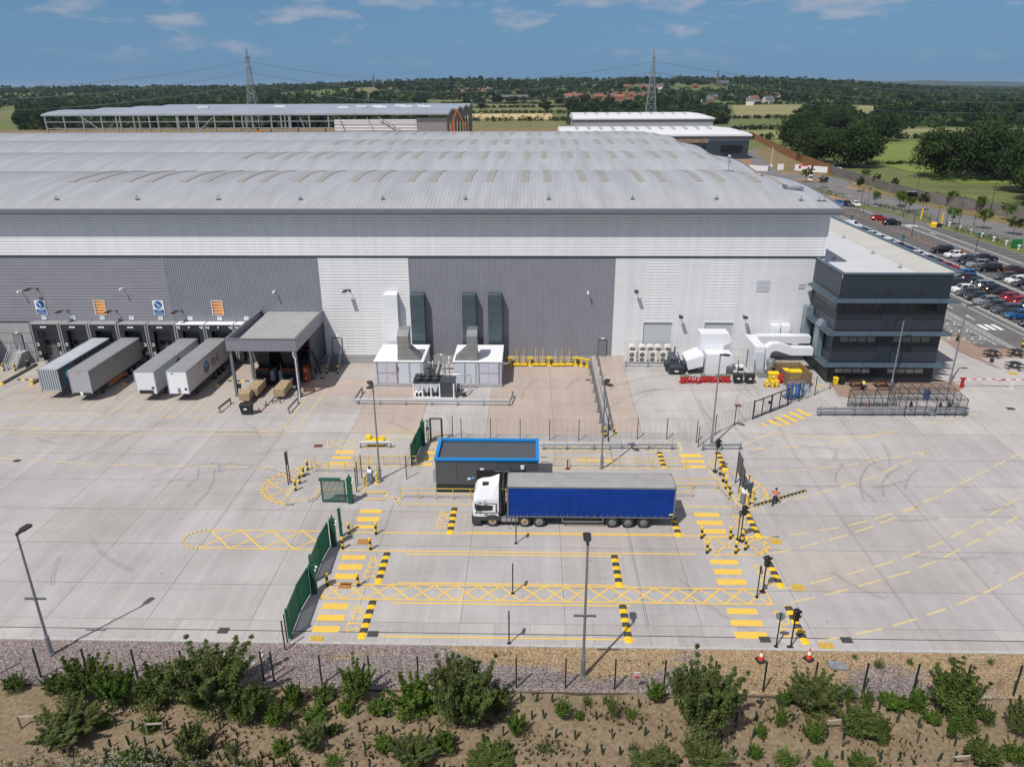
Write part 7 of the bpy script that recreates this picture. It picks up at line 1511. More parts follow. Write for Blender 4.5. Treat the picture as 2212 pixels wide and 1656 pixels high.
def motorbike(x,y,label):
    t=thing('motorcycle',label,'motorcycle',(x,y,z+.02),1.2,'motorcycles in the larger shelter')
    for q in (-.55,.6): b=B(); b.lathe([(.2,-.05),(.3,-.05),(.3,.05),(.2,.05)],q,.3,14,0,'y'); b.obj('wheel',RUBBER,t)
    b=B(); b.loft([[(-.6,-.1,.5),(-.6,.1,.5),(-.6,.1,.7),(-.6,-.1,.7)],[(0,-.13,.35),(0,.13,.35),(0,.13,.8),(0,-.13,.8)],[.45 and (.45,-.1,.55),(.45,.1,.55),(.45,.1,.85),(.45,-.1,.85)]]); b.obj('body',BLACK,t)
    b=B(); b.bar((.6,0,.3),(.42,0,.95),.06); b.bar((.42,-.3,1.0),(.42,.3,1.0),.04); b.obj('handlebar',GALVD,t); b=B(); b.rbox(-.55,.0,-.11,.11,.75,.83,.03); b.obj('seat',BLACK,t)
motorbike(40.6,74.4,'dark motorcycle at the left inside the larger shelter'); motorbike(43.6,74.2,'dark motorcycle near the right end inside the larger shelter'); motorbike(44.6,74.3,'dark motorcycle at the far right inside the larger shelter')
b=B(); b.rbox(-.4,.4,-.25,.25,0,.7,.05); t=thing('storage_box','white box inside the larger shelter between the motorcycles','box',(42.5,73.6,z)); b.obj('box_body',WHITE,t); b=B(); b.rbox(-.42,.42,-.27,.27,.7,.78,.02); b.obj('lid',WHITE,t)
b=B(); b.rbox(-.3,.3,-.2,.2,0,.9,.04); t=thing('storage_box','blue recycling box behind the larger shelter','box',(43.7,77.4,.8)); b.obj('box_body',BLUEP,t); b=B(); b.box(-.32,.32,-.22,.22,.9,.95); b.obj('lid',BLUEP,t)
t=thing('fire_point','red fire point post at the left inside the curved shelter','fire point',(35.6,73.9,z)); b=B(); b.cyl(0,0,0,.9,.08,8); b.obj('extinguisher',RED,t); b=B(); b.cyl(0,0,.9,1.02,.04,8); b.obj('valve_head',BLACK,t)
# red barrier
t=thing('arm_barrier','red barrier cabinet with a long red and white arm lowered to the right','barrier',(49.1,80.4,.97)); b=B(); b.box(-.22,.22,-.2,.2,0,.05); b.box(-.13,.13,-.13,.13,.05,1.05); b.box(-.28,.28,-.2,.2,1.0,1.12); b.obj('cabinet',M('barrier_red',(.42,.01,.012),.4),t)
for k in range(14): b=B(); b.box(.3+k*.55,.3+(k+1)*.55,-.16,-.10,.98,1.06); b.obj('arm_section',[WHITE,RED][k%2],t)
b=B(); b.bar((5.5,-.13,0),(5.5,-.13,.98),.06); b.bar((5.2,-.13,0),(5.8,-.13,0),.06); b.obj('arm_rest',WHITE,t)
# paved terrace, round tables, planters
PAV=M('block_paving',(.235,.155,.115),.85,0,0,9,.2,30,col2=(.33,.235,.18),world=True)
sheet('terrace_paving',[(56.0,99.6),(58.3,99.7),(58.5,94.0),(62.2,93.2),(75,93.2),(75,78),(62,78),(58.6,81.5),(56.2,86.6),(55.1,92.2),(55.4,98.2)],.03,PAV)
sheet('terrace_paving',[(34.6,81.5),(34.3,77.9),(35.3,77.55),(37,78.4),(48,79.0),(48.9,80.0),(49.1,81.3),(48.6,82.5),(46.4,82.5),(46.4,81.5)],.022,PAV)
def roundtable(x,y,label):
    t=thing('picnic_table',label,'picnic table',(x,y,1.18),rnd.random(),'round black picnic tables'); b=B(); b.cyl(0,0,.68,.74,.62,18); b.obj('tabletop',BLACK,t)
    for k in range(4):
        a=k*math.pi/2; b=B(); b.at(rz=a); b.box(-.42,.42,.85,1.12,.40,.45); b.obj('seat',BLACK,t); b=B(); b.at(rz=a); b.bar((0,.15,.68),(0,.98,0),.07); b.bar((0,.2,.35),(0,1.0,.38),.05); b.obj('leg',BLACK,t)
for (x,y),l in zip([(58.12,90.18),(61.30,90.43),(58.33,85.79)],['round black picnic table nearest the planter','round black picnic table at the right edge beside the yellow post','round black picnic table nearest the barrier arm']): roundtable(x,y+.3,l)
def planter(x,y,label):
    t=thing('planter',label,'planter',(x,y,1.18)); b=B(); b.lathe([(.16,0),(.25,.4),(.27,.42),(.22,.42)],0,0,12); b.obj('pot',M('pot_dark',(.06,.035,.025),.7),t); b=B(); r=random.Random(int(x*7))
    for k in range(90):
        p=Vector((r.gauss(0,.16),r.gauss(0,.16),.55+r.random()*.3)); u=Vector((r.random()-.5,r.random()-.5,r.random()-.5))*.16; v=Vector((r.random()-.5,r.random()-.5,r.random()-.5))*.16; b.raw([tuple(p-u),tuple(p+v),tuple(p+u)],[(0,1,2)])
    b.obj('foliage',M('planter_leaf',(.03,.065,.012),.7,0,.4,5),t)
p=(56.84,88.26); planter(*p,'round planter with a small shrub beside the round tables'); p=(56.99,96.55); planter(*p,'small planter at the far end of the terrace by the car park')
p=(64.09,94.07); t=thing('bollard','thick yellow and black post at the right edge by the car park','post',(*p,1.15)); b=B(); b.cyl(0,0,0,.4,.16,10); b.cyl(0,0,.75,1.0,.16,10); b.obj('post_dark',HAZB,t); b=B(); b.cyl(0,0,.4,.75,.165,10); b.cyl(0,0,1.0,1.3,.165,10); b.obj('post_band',YELB,t)
p=(57.15,84.40); cover(p[0],p[1],.9,.7,YC,'yellow cover on the terrace edge by the round tables')

# ================================================================ car park east of the office
ASPH=M('asphalt',(.11,.104,.102),.9,0,0,.25,.25,40,col2=(.15,.143,.14),world=True); ASPD=M('asphalt_dark_bay',(.075,.075,.075),.9,0,.15,.3,.25,40,world=True); RASP=M('road_asphalt',(.155,.15,.148),.9,0,.12,.15,world=True)
Z0=1.15
sheet('concrete_apron',[(46.3,82.6),(56.4,80.0),(75,76.0),(75,78.1),(58.5,82.3),(56,86.6),(55.0,92.2),(55.5,98.5),(55.7,103),(50.5,103),(47.6,134),(46.3,134)],-.005+.03,CONC[2])
def fl(z): return 1.15+z
b=B(); b.poly([(x,y,fl(.02)) for x,y in ((50.5,103.1),(55.7,103.1),(55.6,99.8),(58.4,99.8),(58.6,94.1),(62.3,93.3),(75.2,93.3),(75.2,60),(130,60),(130,140),(99.3,140),(98.9,184),(97,198),(92,214),(86,222),(80,232),(50.5,232))]); struct(b,'car_park',ASPH)
b=B()
for x0,x1,y0,y1 in ((69.4,79.2,100,236-30),(81.3,90.3,121,212),(94.4,98.6,141,183)): b.poly([(x0,y0,fl(.027)),(x1,y0,fl(.027)),(x1,y1,fl(.027)),(x0,y1,fl(.027))])
struct(b,'parking_bays',ASPD)
b=B()
def wl_(pts,w=.1,m=0): 
    gline(b,pts,w,.034,m,Z0)
for x in (81.0,80.6,90.5,90.9,94.2,93.8,69.1,68.7,79.5): wl_([(x,98 if x<80 else 119),(x,206 if x<80 else 212 if x<92 else 185)],.12)
for k in range(39):
    y=118+2.4*k; 
    if y<212: wl_([(81.2,y),(85.5,y)]); wl_([(85.9,y),(90.3,y)])
for k in range(18): y=141.5+2.4*k; wl_([(94.4,y),(98.5,y)]) if y<184 else None
for k in range(44): y=99.5+2.4*k; wl_([(69.3,y),(74.1,y)]); wl_([(74.4,y),(79.2,y)])
# zebra and give-way bars, arrows
for xs_,y in (((63.5,64.5,65.5),101.5),((76.0,77.2,78.4),136.5),((91.3,92.2,93.1),184.5)):
    for x in xs_: b.poly([(x,y,fl(.034)),(x+.6,y,fl(.034)),(x+.6,y+2.6,fl(.034)),(x,y+2.6,fl(.034))])
for x,y,d in ((64.5,113.5,1),(64.6,107.5,1),(92.2,150,1),(92.4,175,-1),(80.0,132,1)):
    b.poly([(x-.08,y-1.2,fl(.034)),(x+.08,y-1.2,fl(.034)),(x+.08,y+.6,fl(.034)),(x-.08,y+.6,fl(.034))]); b.poly([(x-.3,y+.6,fl(.035)),(x+.3,y+.6,fl(.035)),(x,y+1.5,fl(.035))])
# disabled bays hatched beside the office
wl_([(66.6,119),(64.2,98)]) if False else wl_([(67.3,121),(67.3,60)],.12); wl_([(62.9,119),(62.9,93.6)],.12); wl_([(62.4,119),(62.4,93.6)],.12)
for k in range(8):
    y=118-3.3*k
    if y<95: continue
    wl_([(55.8,y),(61.2,y)],.11); wl_([(55.8,y-1.1),(61.2,y-1.1)],.11); wl_([(61.2,y-3.3),(61.2,y)],.1)
    for j in range(5): wl_([(56+j*1.05,y-1.1),(56.8+j*1.05,y)],.1)
    for j in range(3): wl_([(61.2,y-1.1*j),(62.4,y-1.1*j-1)],.1)
    wl_([(58.6,y-2.2),(59.6,y-2.2),(59.9,y-2.6)],.12); wl_([(58.4,y-1.8),(58.9,y-2.6)],.12)
struct(b,'white_marking',WM)
b=B(); OR_=M('orange_line',(.5,.25,.05),.7)
for x,y0,y1 in ((85.7,119,213),(98.75,140,184)): gline(b,[(x,y0),(x,y1)],.14,.036,0,Z0)
for x,y in ((92.6,139),(93.6,139),(94.6,139),(95.6,139),(76.2,131),(77.2,131),(78.2,131)): b.poly([(x,y,fl(.04)),(x+.6,y,fl(.04)),(x+.6,y+.35,fl(.04)),(x,y+.35,fl(.04))])
struct(b,'orange_marking',OR_)
# ---------------------------------------------------------------- cars
PAINT={k:M('car_paint_'+k,c,.22,m,0,1,spec=.6) for k,(c,m) in dict(black=((.012,.013,.016),.2),white=((.74,.75,.76),0),silver=((.40,.43,.46),.6),grey=((.10,.115,.125),.5),blue=((.012,.10,.30),.3),navy=((.012,.025,.06),.3),red=((.36,.012,.02),.2),green=((.035,.055,.055),.4),bright_blue=((.01,.16,.42),.2),maroon=((.06,.02,.03),.3)).items()}
def car_proto(kind):
    S={'hatchback':(3.75,1.62,1.36,[( -1.87,.62),(-1.75,.78),(-.95,.86),(1.55,.90),(1.82,.80)],(-.95,-.35,1.15,1.72)),
       'saloon':(4.15,1.64,1.32,[(-2.05,.60),(-1.9,.76),(-1.0,.85),(1.3,.90),(2.0,.84)],(-1.0,-.25,.85,1.55)),
       'estate':(4.1,1.68,1.5,[(-2.03,.68),(-1.88,.86),(-1.05,.95),(1.75,1.0),(2.0,.9)],(-1.05,-.45,1.55,1.93)),
       'van':(4.2,1.75,1.75,[(-2.1,.7),(-1.95,.9),(-1.3,1.0),(2.0,1.05),(2.1,1.0)],(-1.3,-.75,2.0,2.1))}[kind]
    L,W,H,hood,(w0,r0,r1,w1)=S; hw=W/2
    t=thing('parked_car','x','car',(0,0,0),0,'cars parked in the car park'); b=B(); rings=[]
    for x,zt in [(hood[0][0],hood[0][1]),*hood[1:-1],hood[-1]]:
        e=.90 if x in (hood[0][0],hood[-1][0]) else 1.0
        rings.append([(x,-hw*e*.94,.2),(x,-hw*e,.42),(x,-hw*e*.98,zt-.14),(x,-hw*e*.84,zt),(x,hw*e*.84,zt),(x,hw*e*.98,zt-.14),(x,hw*e,.42),(x,hw*e*.94,.2)])
    b.loft(rings)
    # roof skin and pillars share the body paint
    zb=hood[2][1]-.02; iw=hw*.80; tw=hw*.66
    b.loft([[(r0-.06,-tw,H-.06),(r0-.06,tw,H-.06),(r0+.1,tw,H),(r0+.1,-tw,H)],[(r1,-tw,H-.02),(r1,tw,H-.02),(r1,tw,H-.0),(r1,-tw,H-.0)],[(r1+.14,-tw*.96,H-.1),(r1+.14,tw*.96,H-.1),(r1+.14,tw*.96,H-.05),(r1+.14,-tw*.96,H-.05)]][0:3])
    for s in (-1,1):
        b.bar((w0,s*iw,zb),(r0,s*tw,H-.04),.07); b.bar((w1,s*iw,zb),(r1+.08,s*tw,H-.05),.11); b.bar(((r0+r1)/2+.05,s*(iw+.02),zb),((r0+r1)/2,s*(tw+.02),H-.04),.08)
        if kind=='van': b.loft([[(-.2,s*iw*.99,zb),(1.95,s*iw*.99,zb),(1.95,s*tw*1.02,H-.05),(-.2,s*tw*1.02,H-.05)],[(-.2,s*(iw*.99+.03),zb),(1.95,s*(iw*.99+.03),zb),(1.95,s*(tw*1.02+.03),H-.05),(-.2,s*(tw*1.02+.03),H-.05)]])
    b.obj('body',PAINT['black'],t)
    b=B(); b.loft([[(w0,-iw,zb),(w1,-iw,zb),(w1,iw,zb),(w0,iw,zb)],[(r0-.02,-tw+.01,H-.04),(r1+.1,-tw+.01,H-.06),(r1+.1,tw-.01,H-.06),(r0-.02,tw-.01,H-.04)]]); b.obj('windows',CARGLASS,t)
    for x in (-L*.31,L*.31):
        for s in (-1,1):
            b=B(); y0_=s*hw; b.lathe([(.26,-.09),(.30,-.07),(.30,.07),(.26,.09)],0,0,14,0,'y'); b.v=[(a+x,c+s*(hw-.08),e+.30) for a,c,e in b.v]; w_=b.obj('wheel',RUBBER,t)
            b=B(); b.lathe([(.19,s*(hw+.012)-.004),(.19,s*(hw+.012)+.004)],x,.30,12,0,'y'); b.obj('rim',GALV,w_)
    for s in (-1,1):
        b=B(); b.box(hood[0][0]-.02,hood[0][0]+.16,s*hw*.55-.18,s*hw*.55+.18,.52,.66); b.obj('headlight',M('headlamp',(.6,.62,.65),.15,.3),t)
        b=B(); b.box(hood[-1][0]-.12,hood[-1][0]+.02,s*hw*.62-.12,s*hw*.62+.12,.58,.76); b.obj('tail_light',RED,t)
        b=B(); b.box(w0+.05,w0+.2,s*(iw+.12)-.08,s*(iw+.12)+.08,zb,zb+.12); b.obj('mirror',BLACK,t)
    b=B(); b.box(hood[0][0]-.015,hood[0][0]+.05,-.25,.25,.32,.42); b.obj('front_plate',WHITE,t); b=B(); b.box(hood[-1][0]-.05,hood[-1][0]+.015,-.25,.25,.40,.50); b.obj('rear_plate',M('plate_yellow',(.6,.42,.03),.5),t)
    b=B(); b.box(-L*.5+.1,L*.5-.1,-hw*.9,hw*.9,.14,.3); b.obj('underbody',BLACK,t)
    return t
CP={k:[car_proto(k),0] for k in ('hatchback','saloon','estate','van')}
def car(x,y,kind,col,label,rz=0):
    p=CP[kind]; o=p[0] if not p[1] else clone(p[0]); p[1]=1; put(o,(x,y,Z0+.03),rz+(rnd.random()-.5)*.03,label)
    bd=next(k for k in KIDS[o.name] if k.name.startswith('body')); bd.material_slots[0].link='OBJECT'; bd.material_slots[0].material=PAINT[col]
PI=math.pi
cars=[(83.7,154.0,'estate','black',0,'black estate car alone at the front of the middle rows'),(83.9,149.4,'hatchback','white',0,'white hatchback in the middle rows beside the black estate'),(83.8,145.1,'hatchback','navy',0,'dark navy hatchback below the white one in the middle rows'),(83.8,143.0,'hatchback','black',0,'black hatchback between the navy and silver cars'),(83.8,140.7,'estate','silver',0,'silver estate car in the middle rows'),(84.0,137.6,'estate','black',0,'black off-road car next to the silver estate'),
 (88.4,146.6,'saloon','black',PI,'black saloon parked nose-out behind the navy hatchback'),(88.0,136.3,'saloon','maroon',PI,'dark purple-brown saloon by the orange line at the right'),(83.5,131.2,'hatchback','grey',0,'dark grey hatchback beside the hatched corner at the right'),(83.6,128.3,'hatchback','white',0,'white saloon-like hatchback at the far right edge'),(83.6,125.9,'hatchback','black',0,'black hatchback below the white one at the right edge'),(83.6,123.2,'hatchback','navy',0,'navy car cut by the right edge of the middle rows'),
 (76.6,132.6,'estate','bright_blue',0,'bright blue car behind the office parapet corner'),(72.2,126.4,'hatchback','green',0,'dark green car half hidden by the office wall'),(71.2,122.2,'hatchback','white',0,'white hatchback beside the office canopy'),(70.9,119.9,'hatchback','grey',0,'dark grey hatchback next to the white one by the office'),(71.0,117.6,'hatchback','green',0,'grey-green hatchback in the lower front row'),(71.1,114.9,'hatchback','silver',0,'silver hatchback in the lower front row'),(71.0,112.5,'hatchback','grey',0,'grey hatchback just right of the silver hatchback'),(71.2,109.9,'estate','grey',0,'large grey car between the two smaller ones in the lower front row'),(71.4,107.2,'hatchback','blue',0,'clear blue hatchback in the lower front row'),(71.2,103.3,'hatchback','navy',0,'dark blue hatchback alone beside the hatched bay at the right edge'),
 (76.5,130.0,'hatchback','maroon',PI,'dark plum hatchback showing its tail, below the bright blue car'),(76.3,126.9,'hatchback','black',PI,'black hatchback showing red tail lights, behind the hidden green car'),(76.4,124.4,'estate','silver',PI,'silver people carrier in the lower back row'),(76.4,122.4,'hatchback','black',PI,'black hatchback with bright red tail light in the lower back row'),(76.3,119.6,'saloon','black',PI,'black saloon with a yellow plate in the lower back row'),(76.2,116.9,'hatchback','red',PI,'red hatchback, the left of two red cars together'),(76.2,114.6,'hatchback','red',PI,'red hatchback, the right of two red cars together'),(76.3,112.2,'hatchback','silver',PI,'silver-grey hatchback right of the two red cars'),
 (88.0,194.0,'hatchback','red',PI,'red hatchback alone among the empty far bays'),(88.2,187.2,'estate','black',PI,'black estate car next to the lone red hatchback'),(87.9,220.2,'hatchback','bright_blue',PI/2,'blue car facing the yard beside two others at the far end'),(89.9,219.4,'hatchback','black',PI/2,'black car in the middle of three at the far end'),(91.9,218.5,'hatchback','white',PI/2,'white car at the right of three at the far end'),
 (76.8,182.8,'van','white',PI,'white van beyond the office parapet'),(76.9,176.0,'saloon','navy',PI,'navy saloon beyond the office parapet'),(76.9,171.2,'hatchback','white',PI,'white car just showing above the parapet after the navy saloon'),(76.9,167.0,'hatchback','white',PI,'second white car just showing above the parapet'),(76.9,162.2,'hatchback','white',PI,'third white roof showing above the parapet'),(76.9,157.8,'hatchback','black',PI,'black roof showing above the parapet near the sign post'),(76.9,153.8,'hatchback','navy',PI,'navy roof showing above the parapet in the middle'),(76.9,149.5,'hatchback','white',PI,'white roof showing above the parapet between dark ones'),(76.9,145.3,'saloon','black',PI,'black roof showing above the lower parapet'),(76.9,141.8,'hatchback','grey',PI,'grey roof showing above the lower parapet'),(76.9,138.8,'hatchback','red',PI,'red roof showing above the parapet corner')]
for x,y,k,c,r,l in cars: car(x,y,k,c,l,r)
# short orange posts between the bays
OP=M('orange_post',(.62,.24,.04),.5); b=B(); b.cyl(0,0,0,.75,.06,8,0,.05); b.cyl(0,0,.75,.8,.05,8,0,.02); opm=b.mesh('post',OP); first=None
ys=[209,205.5,202,198.5,196,193,190,187.5,178,175.5,173,170.5,168,165.5,163,160.5,158,155.8]
for i,y in enumerate(ys):
    o=bpy.data.objects.new('marker_post',opm); C.objects.link(o); o.location=(85.7,y,1.17); tag(o,'short orange marker post between empty bays','marker post','orange marker posts down the middle of the bays')
for x,y,l in ((85.8,139.0,'orange marker post between the silver car rows and the dark saloon'),(85.9,133.8,'orange marker post nearest the hatched corner at the right')):
    o=bpy.data.objects.new('marker_post',opm); C.objects.link(o); o.location=(x,y,1.17); tag(o,l,'marker post','orange marker posts down the middle of the bays')
# thin dark lamp posts and sign posts
def cpost(x,y,h,label,head=1):
    t=thing('car_park_lamp',label,'lamp post',(x,y,1.15),0,'thin dark posts in the car park'); b=B(); b.cyl(0,0,0,h,.07,8,0,.05); b.obj('pole',BP_,t); b=B()
    if head==1: b.box(-.12,.12,-.5,.1,h-.05,h+.06)
    elif head==2: b.box(-.3,.3,-.05,.05,h-.6,h); 
    else: b.box(-.28,.28,-.05,.05,h-.55,h); b.box(-.28,.28,-.052,-.06,h-.3,h-.25)
    b.obj('lamp_head' if head==1 else 'sign_plate',[BP_,M('plate_teal',(.02,.12,.14),.5),M('plate_orange',(.4,.10,.06),.5)][head-1],t)
for (x,y),h,l,hd in zip([(85.80,198.66),(77.40,184.79),(85.52,170.98),(78.58,160.43),(90.65,154.28),(77.99,136.68),(111.77,225.34),(99.95,188.78),(101.17,181.28),(107.47,186.14),(120.84,203.18),(100.60,185.74),(95.67,219.34),(96.52,225.78),(119.27,235.52),(96.05,198.21)],[4.5,2.6,6,2.4,4.0,4.2,7,4.0,6,5,8,4.2,5,4,0,3.5],['thin dark lamp post left of the lone red car','dark sign post above the white van','tall thin lamp post among the orange marker posts','short dark sign post above the parapet','lamp post with a teal plate beside the black saloon','post with an orange plate at the office roof corner','thin dark pole beside the road shelter','dark pole right of the grit bin','tall dark pole at the start of the hedge','dark pole between the hedge and the road','tall dark pole standing against the grey fence','teal round sign post by the car park entrance','post with a plate near the three far cars','dark post left of the planted island','','grey post in front of the planted island'],[1,2,1,2,2,3,1,1,1,1,1,2,2,1,1,1]):
    if h: cpost(x,y,h,l,hd)
for (x,y),l in zip([(98.86,194.59),(99.82,186.39)],['yellow height post at the tip of the planted island','yellow height post beside the grit bin']):
    t=thing('height_post',l,'post',(x,y,1.15)); b=B(); b.box(-.14,.14,-.14,.14,0,2.9); b.obj('post',YELB,t); b=B(); b.box(-.18,.18,-.18,.18,2.9,3.0); b.obj('post_cap',YELB,t)
x,y=(96.98,183.79); t=thing('grit_bin','yellow grit bin with a dark box beside it at the entrance','grit bin',(x,y+.5,1.15)); b=B(); b.rbox(-.7,.5,-.5,.5,0,.8,.12); b.obj('bin_body',YELB,t); b=B(); b.extx([(-.55,.8),(-.2,1.1),(.3,1.1),(.55,.8)],-.72,.52); b.obj('lid',YELB,t); b=B(); b.rbox(.6,1.7,-.5,.5,0,.8,.05); b.obj('dark_box',BLACK,t)
for i,(x,y) in enumerate([(100.96,184.83),(101.04,180.17),(100.97,175.37),(100.92,170.70),(100.98,166.15),(101.17,161.83),(100.90,156.95)]):
    t=thing('bollard_light','low white lamp bollard along the planted hedge, '+nth(i,7)+' of seven','lamp bollard',(x,y,1.15),0,'white lamp bollards along the hedge'); b=B(); b.cyl(0,0,0,.75,.14,8); b.obj('post',WHITE,t); b=B(); b.box(-.24,.24,-.2,.2,.75,1.05); b.obj('lamp_head',WHITE,t)
x,y=(101.79,159.26); t=thing('utility_cabinet','bright green cabinet in the hedge at the right edge','cabinet',(x,y,1.15)); b=B(); b.rbox(-.9,.9,-.4,.4,0,1.8,.05); b.obj('cabinet_body',M('bright_green',(.01,.16,.04),.5),t); b=B(); b.box(-.02,.02,-.42,-.4,.1,1.7); b.obj('door_gap',BLACK,t)
# ---------------------------------------------------------------- road, verge, fence
VERGE=M('dry_verge_grass',(.13,.10,.03),.95,0,0,.35,.4,6,col2=(.22,.165,.065),world=True)
b=B(); b.poly([(x,y,1.16) for x,y in ((104.5,262),(108,250),(110.5,228),(116.5,182),(128,110),(160,60),(128,60),(112,110),(101.2,186),(97.2,215),(94.5,240),(93,262))]); b.poly([(x,y,1.162) for x,y in ((93,262),(90,270),(88.5,283),(90,296),(97,303),(106,300),(112,292),(113.5,280),(110,268),(104.5,262))]); b.poly([(x,y,1.158) for x,y in ((90,296),(92,318),(97,345),(108,395),(120,430),(127,428),(114,385),(104,345),(99,318),(97,303))]); b.poly([(x,y,1.165) for x,y in ((93,232),(80,232),(80,224),(96,218))]); struct(b,'road',RASP)
b=B()
def kl(pts,w=.35): gline(b,pts,w,.03,0,Z0)
kl([(108.6,267),(109.5,255),(110.4,228),(116.6,181.5),(128,110)]); kl([(108.4,266),(113,271),(114.3,278),(113,290),(106,300)]); kl([(96.3,219),(101,188),(112,110)]); 
for x,y,w,d in ((98.5,187.5,1.6,.7),(97.5,240,2.2,1.2)): b.poly([(x-w,y-d,1.2),(x+w,y-d,1.2),(x+w,y+d,1.2),(x-w,y+d,1.2)])
struct(b,'kerb',M('road_kerb',(.30,.26,.22),.85,0,.1,1,world=True))
sheet('road_verge',[(109.0,266),(114.5,279),(120,300),(116.6,295),(114.5,275),(115.0,250),(116.4,224),(121.3,203.5),(124,191),(133,150),(150,90),(128.5,110),(117,181.5),(110.8,228)],-1.15+1.17+.0 if False else .02,VERGE)
DIRT=M('bare_earth',(.23,.135,.075),.95,0,0,.12,.3,3,col2=(.31,.20,.12),world=True)
b=B(); b.poly([(94+5.5*math.cos(a)+6,280+5.2*math.sin(a),1.3) for a in [k*math.pi/12 for k in range(24)]]); struct(b,'roundabout_island',DIRT)
b=B(); b.poly([(x,y,1.17) for x,y in ((104.5,300.5),(120.5,303),(117.4,331),(131.5,436),(122,432),(112,392),(104,345),(99.5,318))]); struct(b,'earth_bank',M('bank_earth_grass',(.22,.145,.08),.95,0,0,.09,.3,3,col2=(.15,.13,.05),world=True))
def tfence(label,pts,h,mat,seed):
    t=thing('timber_fence',label,'fence',(0,0,0)); r=random.Random(seed)
    for p,q in zip(pts,pts[1:]):
        p=Vector((*p,1.0));q=Vector((*q,1.0)); L=(q-p).length; n=max(1,int(L/.55)); b=B()
        for k in range(n):
            u=p+(q-p)*k/n; v=p+(q-p)*(k+1)/n; hh=h+(r.random()-.5)*.08; b.bar((u+(v-u)*.02)+Vector((0,0,hh/2)),(u+(v-u)*.98)+Vector((0,0,hh/2)),.06+r.random()*.03,hh)
        b.obj('board_panel',mat,t)
        b=B(); b.bar(p,p+Vector((0,0,h+.1)),.16); b.obj('post',mat,t)
def resample(pts,step):
    out=[pts[0]]
    for p,q in zip(pts,pts[1:]):
        n=max(1,round(math.hypot(q[0]-p[0],q[1]-p[1])/step)); out+=[(p[0]+(q[0]-p[0])*k/n,p[1]+(q[1]-p[1])*k/n) for k in range(1,n+1)]
    return out
tfence('long weathered grey timber fence beside the access road',resample([(115.1,300.5),(115.3,280),(114.6,262),(113.9,248.5),(115.2,224),(118.4,212),(121.3,203.5),(126,192),(138,160),(160,105)],6),3.2,M('silver_timber',(.165,.15,.135),.85,0,.18,.35,world=True),3)
tfence('newer orange-brown timber fence above the bare earth bank',resample([(115.1,300.5),(116.5,318),(118.6,340),(124,385),(131.8,436),(146,534)],7),3.6,M('new_timber',(.26,.125,.038),.8,0,.2,.35,world=True),4)
# site hoardings, shelter, sculpture
HW=M('hoarding_white',(.70,.70,.72),.6)
def hoard(label,pts,h,z=1.17,extra=None):
    t=thing('site_hoarding',label,'hoarding',(0,0,0))
    for p,q in zip(pts,pts[1:]):
        b=B(); b.bar((*p,z+h/2),(*q,z+h/2),.08,h); b.obj('panel',HW,t)
    if extra: extra(t)
P_=resample([(106.4,316.5),(110,311),(115,306),(119.8,303.0)],3)
def ex(t):
    b=B(); p,q=Vector((115.4,305.4,2.6)),Vector((117.3,304.2,2.6)); b.bar(p,q,.12,3.4); b.obj('banner',M('banner_blue',(.03,.19,.38),.5),t)
    b=B(); b.bar((108.0,313.8,3.5),(109.6,311.4,3.5),.1,.5); b.bar((107.4,314.9,2.6),(108.0,314.0,2.6),.1,1.2); b.bar((109.7,311.2,2.4),(110.2,310.6,2.4),.1,1.1); b.obj('notice',RED,t)
hoard('long white site hoarding with a blue banner beside the fence',P_,2.3,1.17,ex); hoard('small white hoarding box beside the site road',[(99.6,317.2),(102.0,316.9)],2.4); hoard('curved white hoarding beside the dark office unit',resample([(88.5,318),(91,314),(94.5,313),(96.5,316)],2.5),2.0)
x,y=(113.20,231.12); t=thing('bus_shelter','small dark glazed shelter beside the road and grey fence','shelter',(x,y,1.17),-.35); b=B(); b.box(-1.5,1.5,-.8,.8,2.3,2.42); b.obj('roof',SBACK,t); b=B()
for a in (-1.4,1.4):
    for c in (-.7,.7): b.bar((a,c,0),(a,c,2.3),.08)
b.obj('frame',BP_,t); b=B(); b.box(-1.35,1.35,.66,.7,.1,2.25); b.box(-1.4,-1.37,-.7,.7,.1,2.25); b.box(1.37,1.4,-.7,.7,.1,2.25); b.obj('glazing',GLASS,t)
t=thing('totem_sculpture','black and white stacked sculpture on the roundabout','sculpture',(100.1,279.5,1.3)); 
for k,(r_,z0,z1,m) in enumerate(((.7,0,.7,WHITE),(.45,.7,1.5,BLACK),(.5,1.5,2.0,WHITE),(.35,2.0,2.9,BLACK),(.25,2.9,3.6,BLACK),(.9,3.6,4.0,BLACK),(.3,4.0,4.6,BLACK),(.35,4.6,5.1,BLACK))): b=B(); b.cbox((k%2)*.2-.1,0,z0,r_*2,r_,z1-z0); b.obj('block',m,t)
t=thing('flag_pole','thin white pole on the bare bank','pole',(100.8,330,1.2)); b=B(); b.cyl(0,0,0,8,.09,8); b.obj('pole',WHITE,t); b=B(); b.cbox(0,0,0,1.2,.8,.8); b.obj('pole_base',WHITE,t)

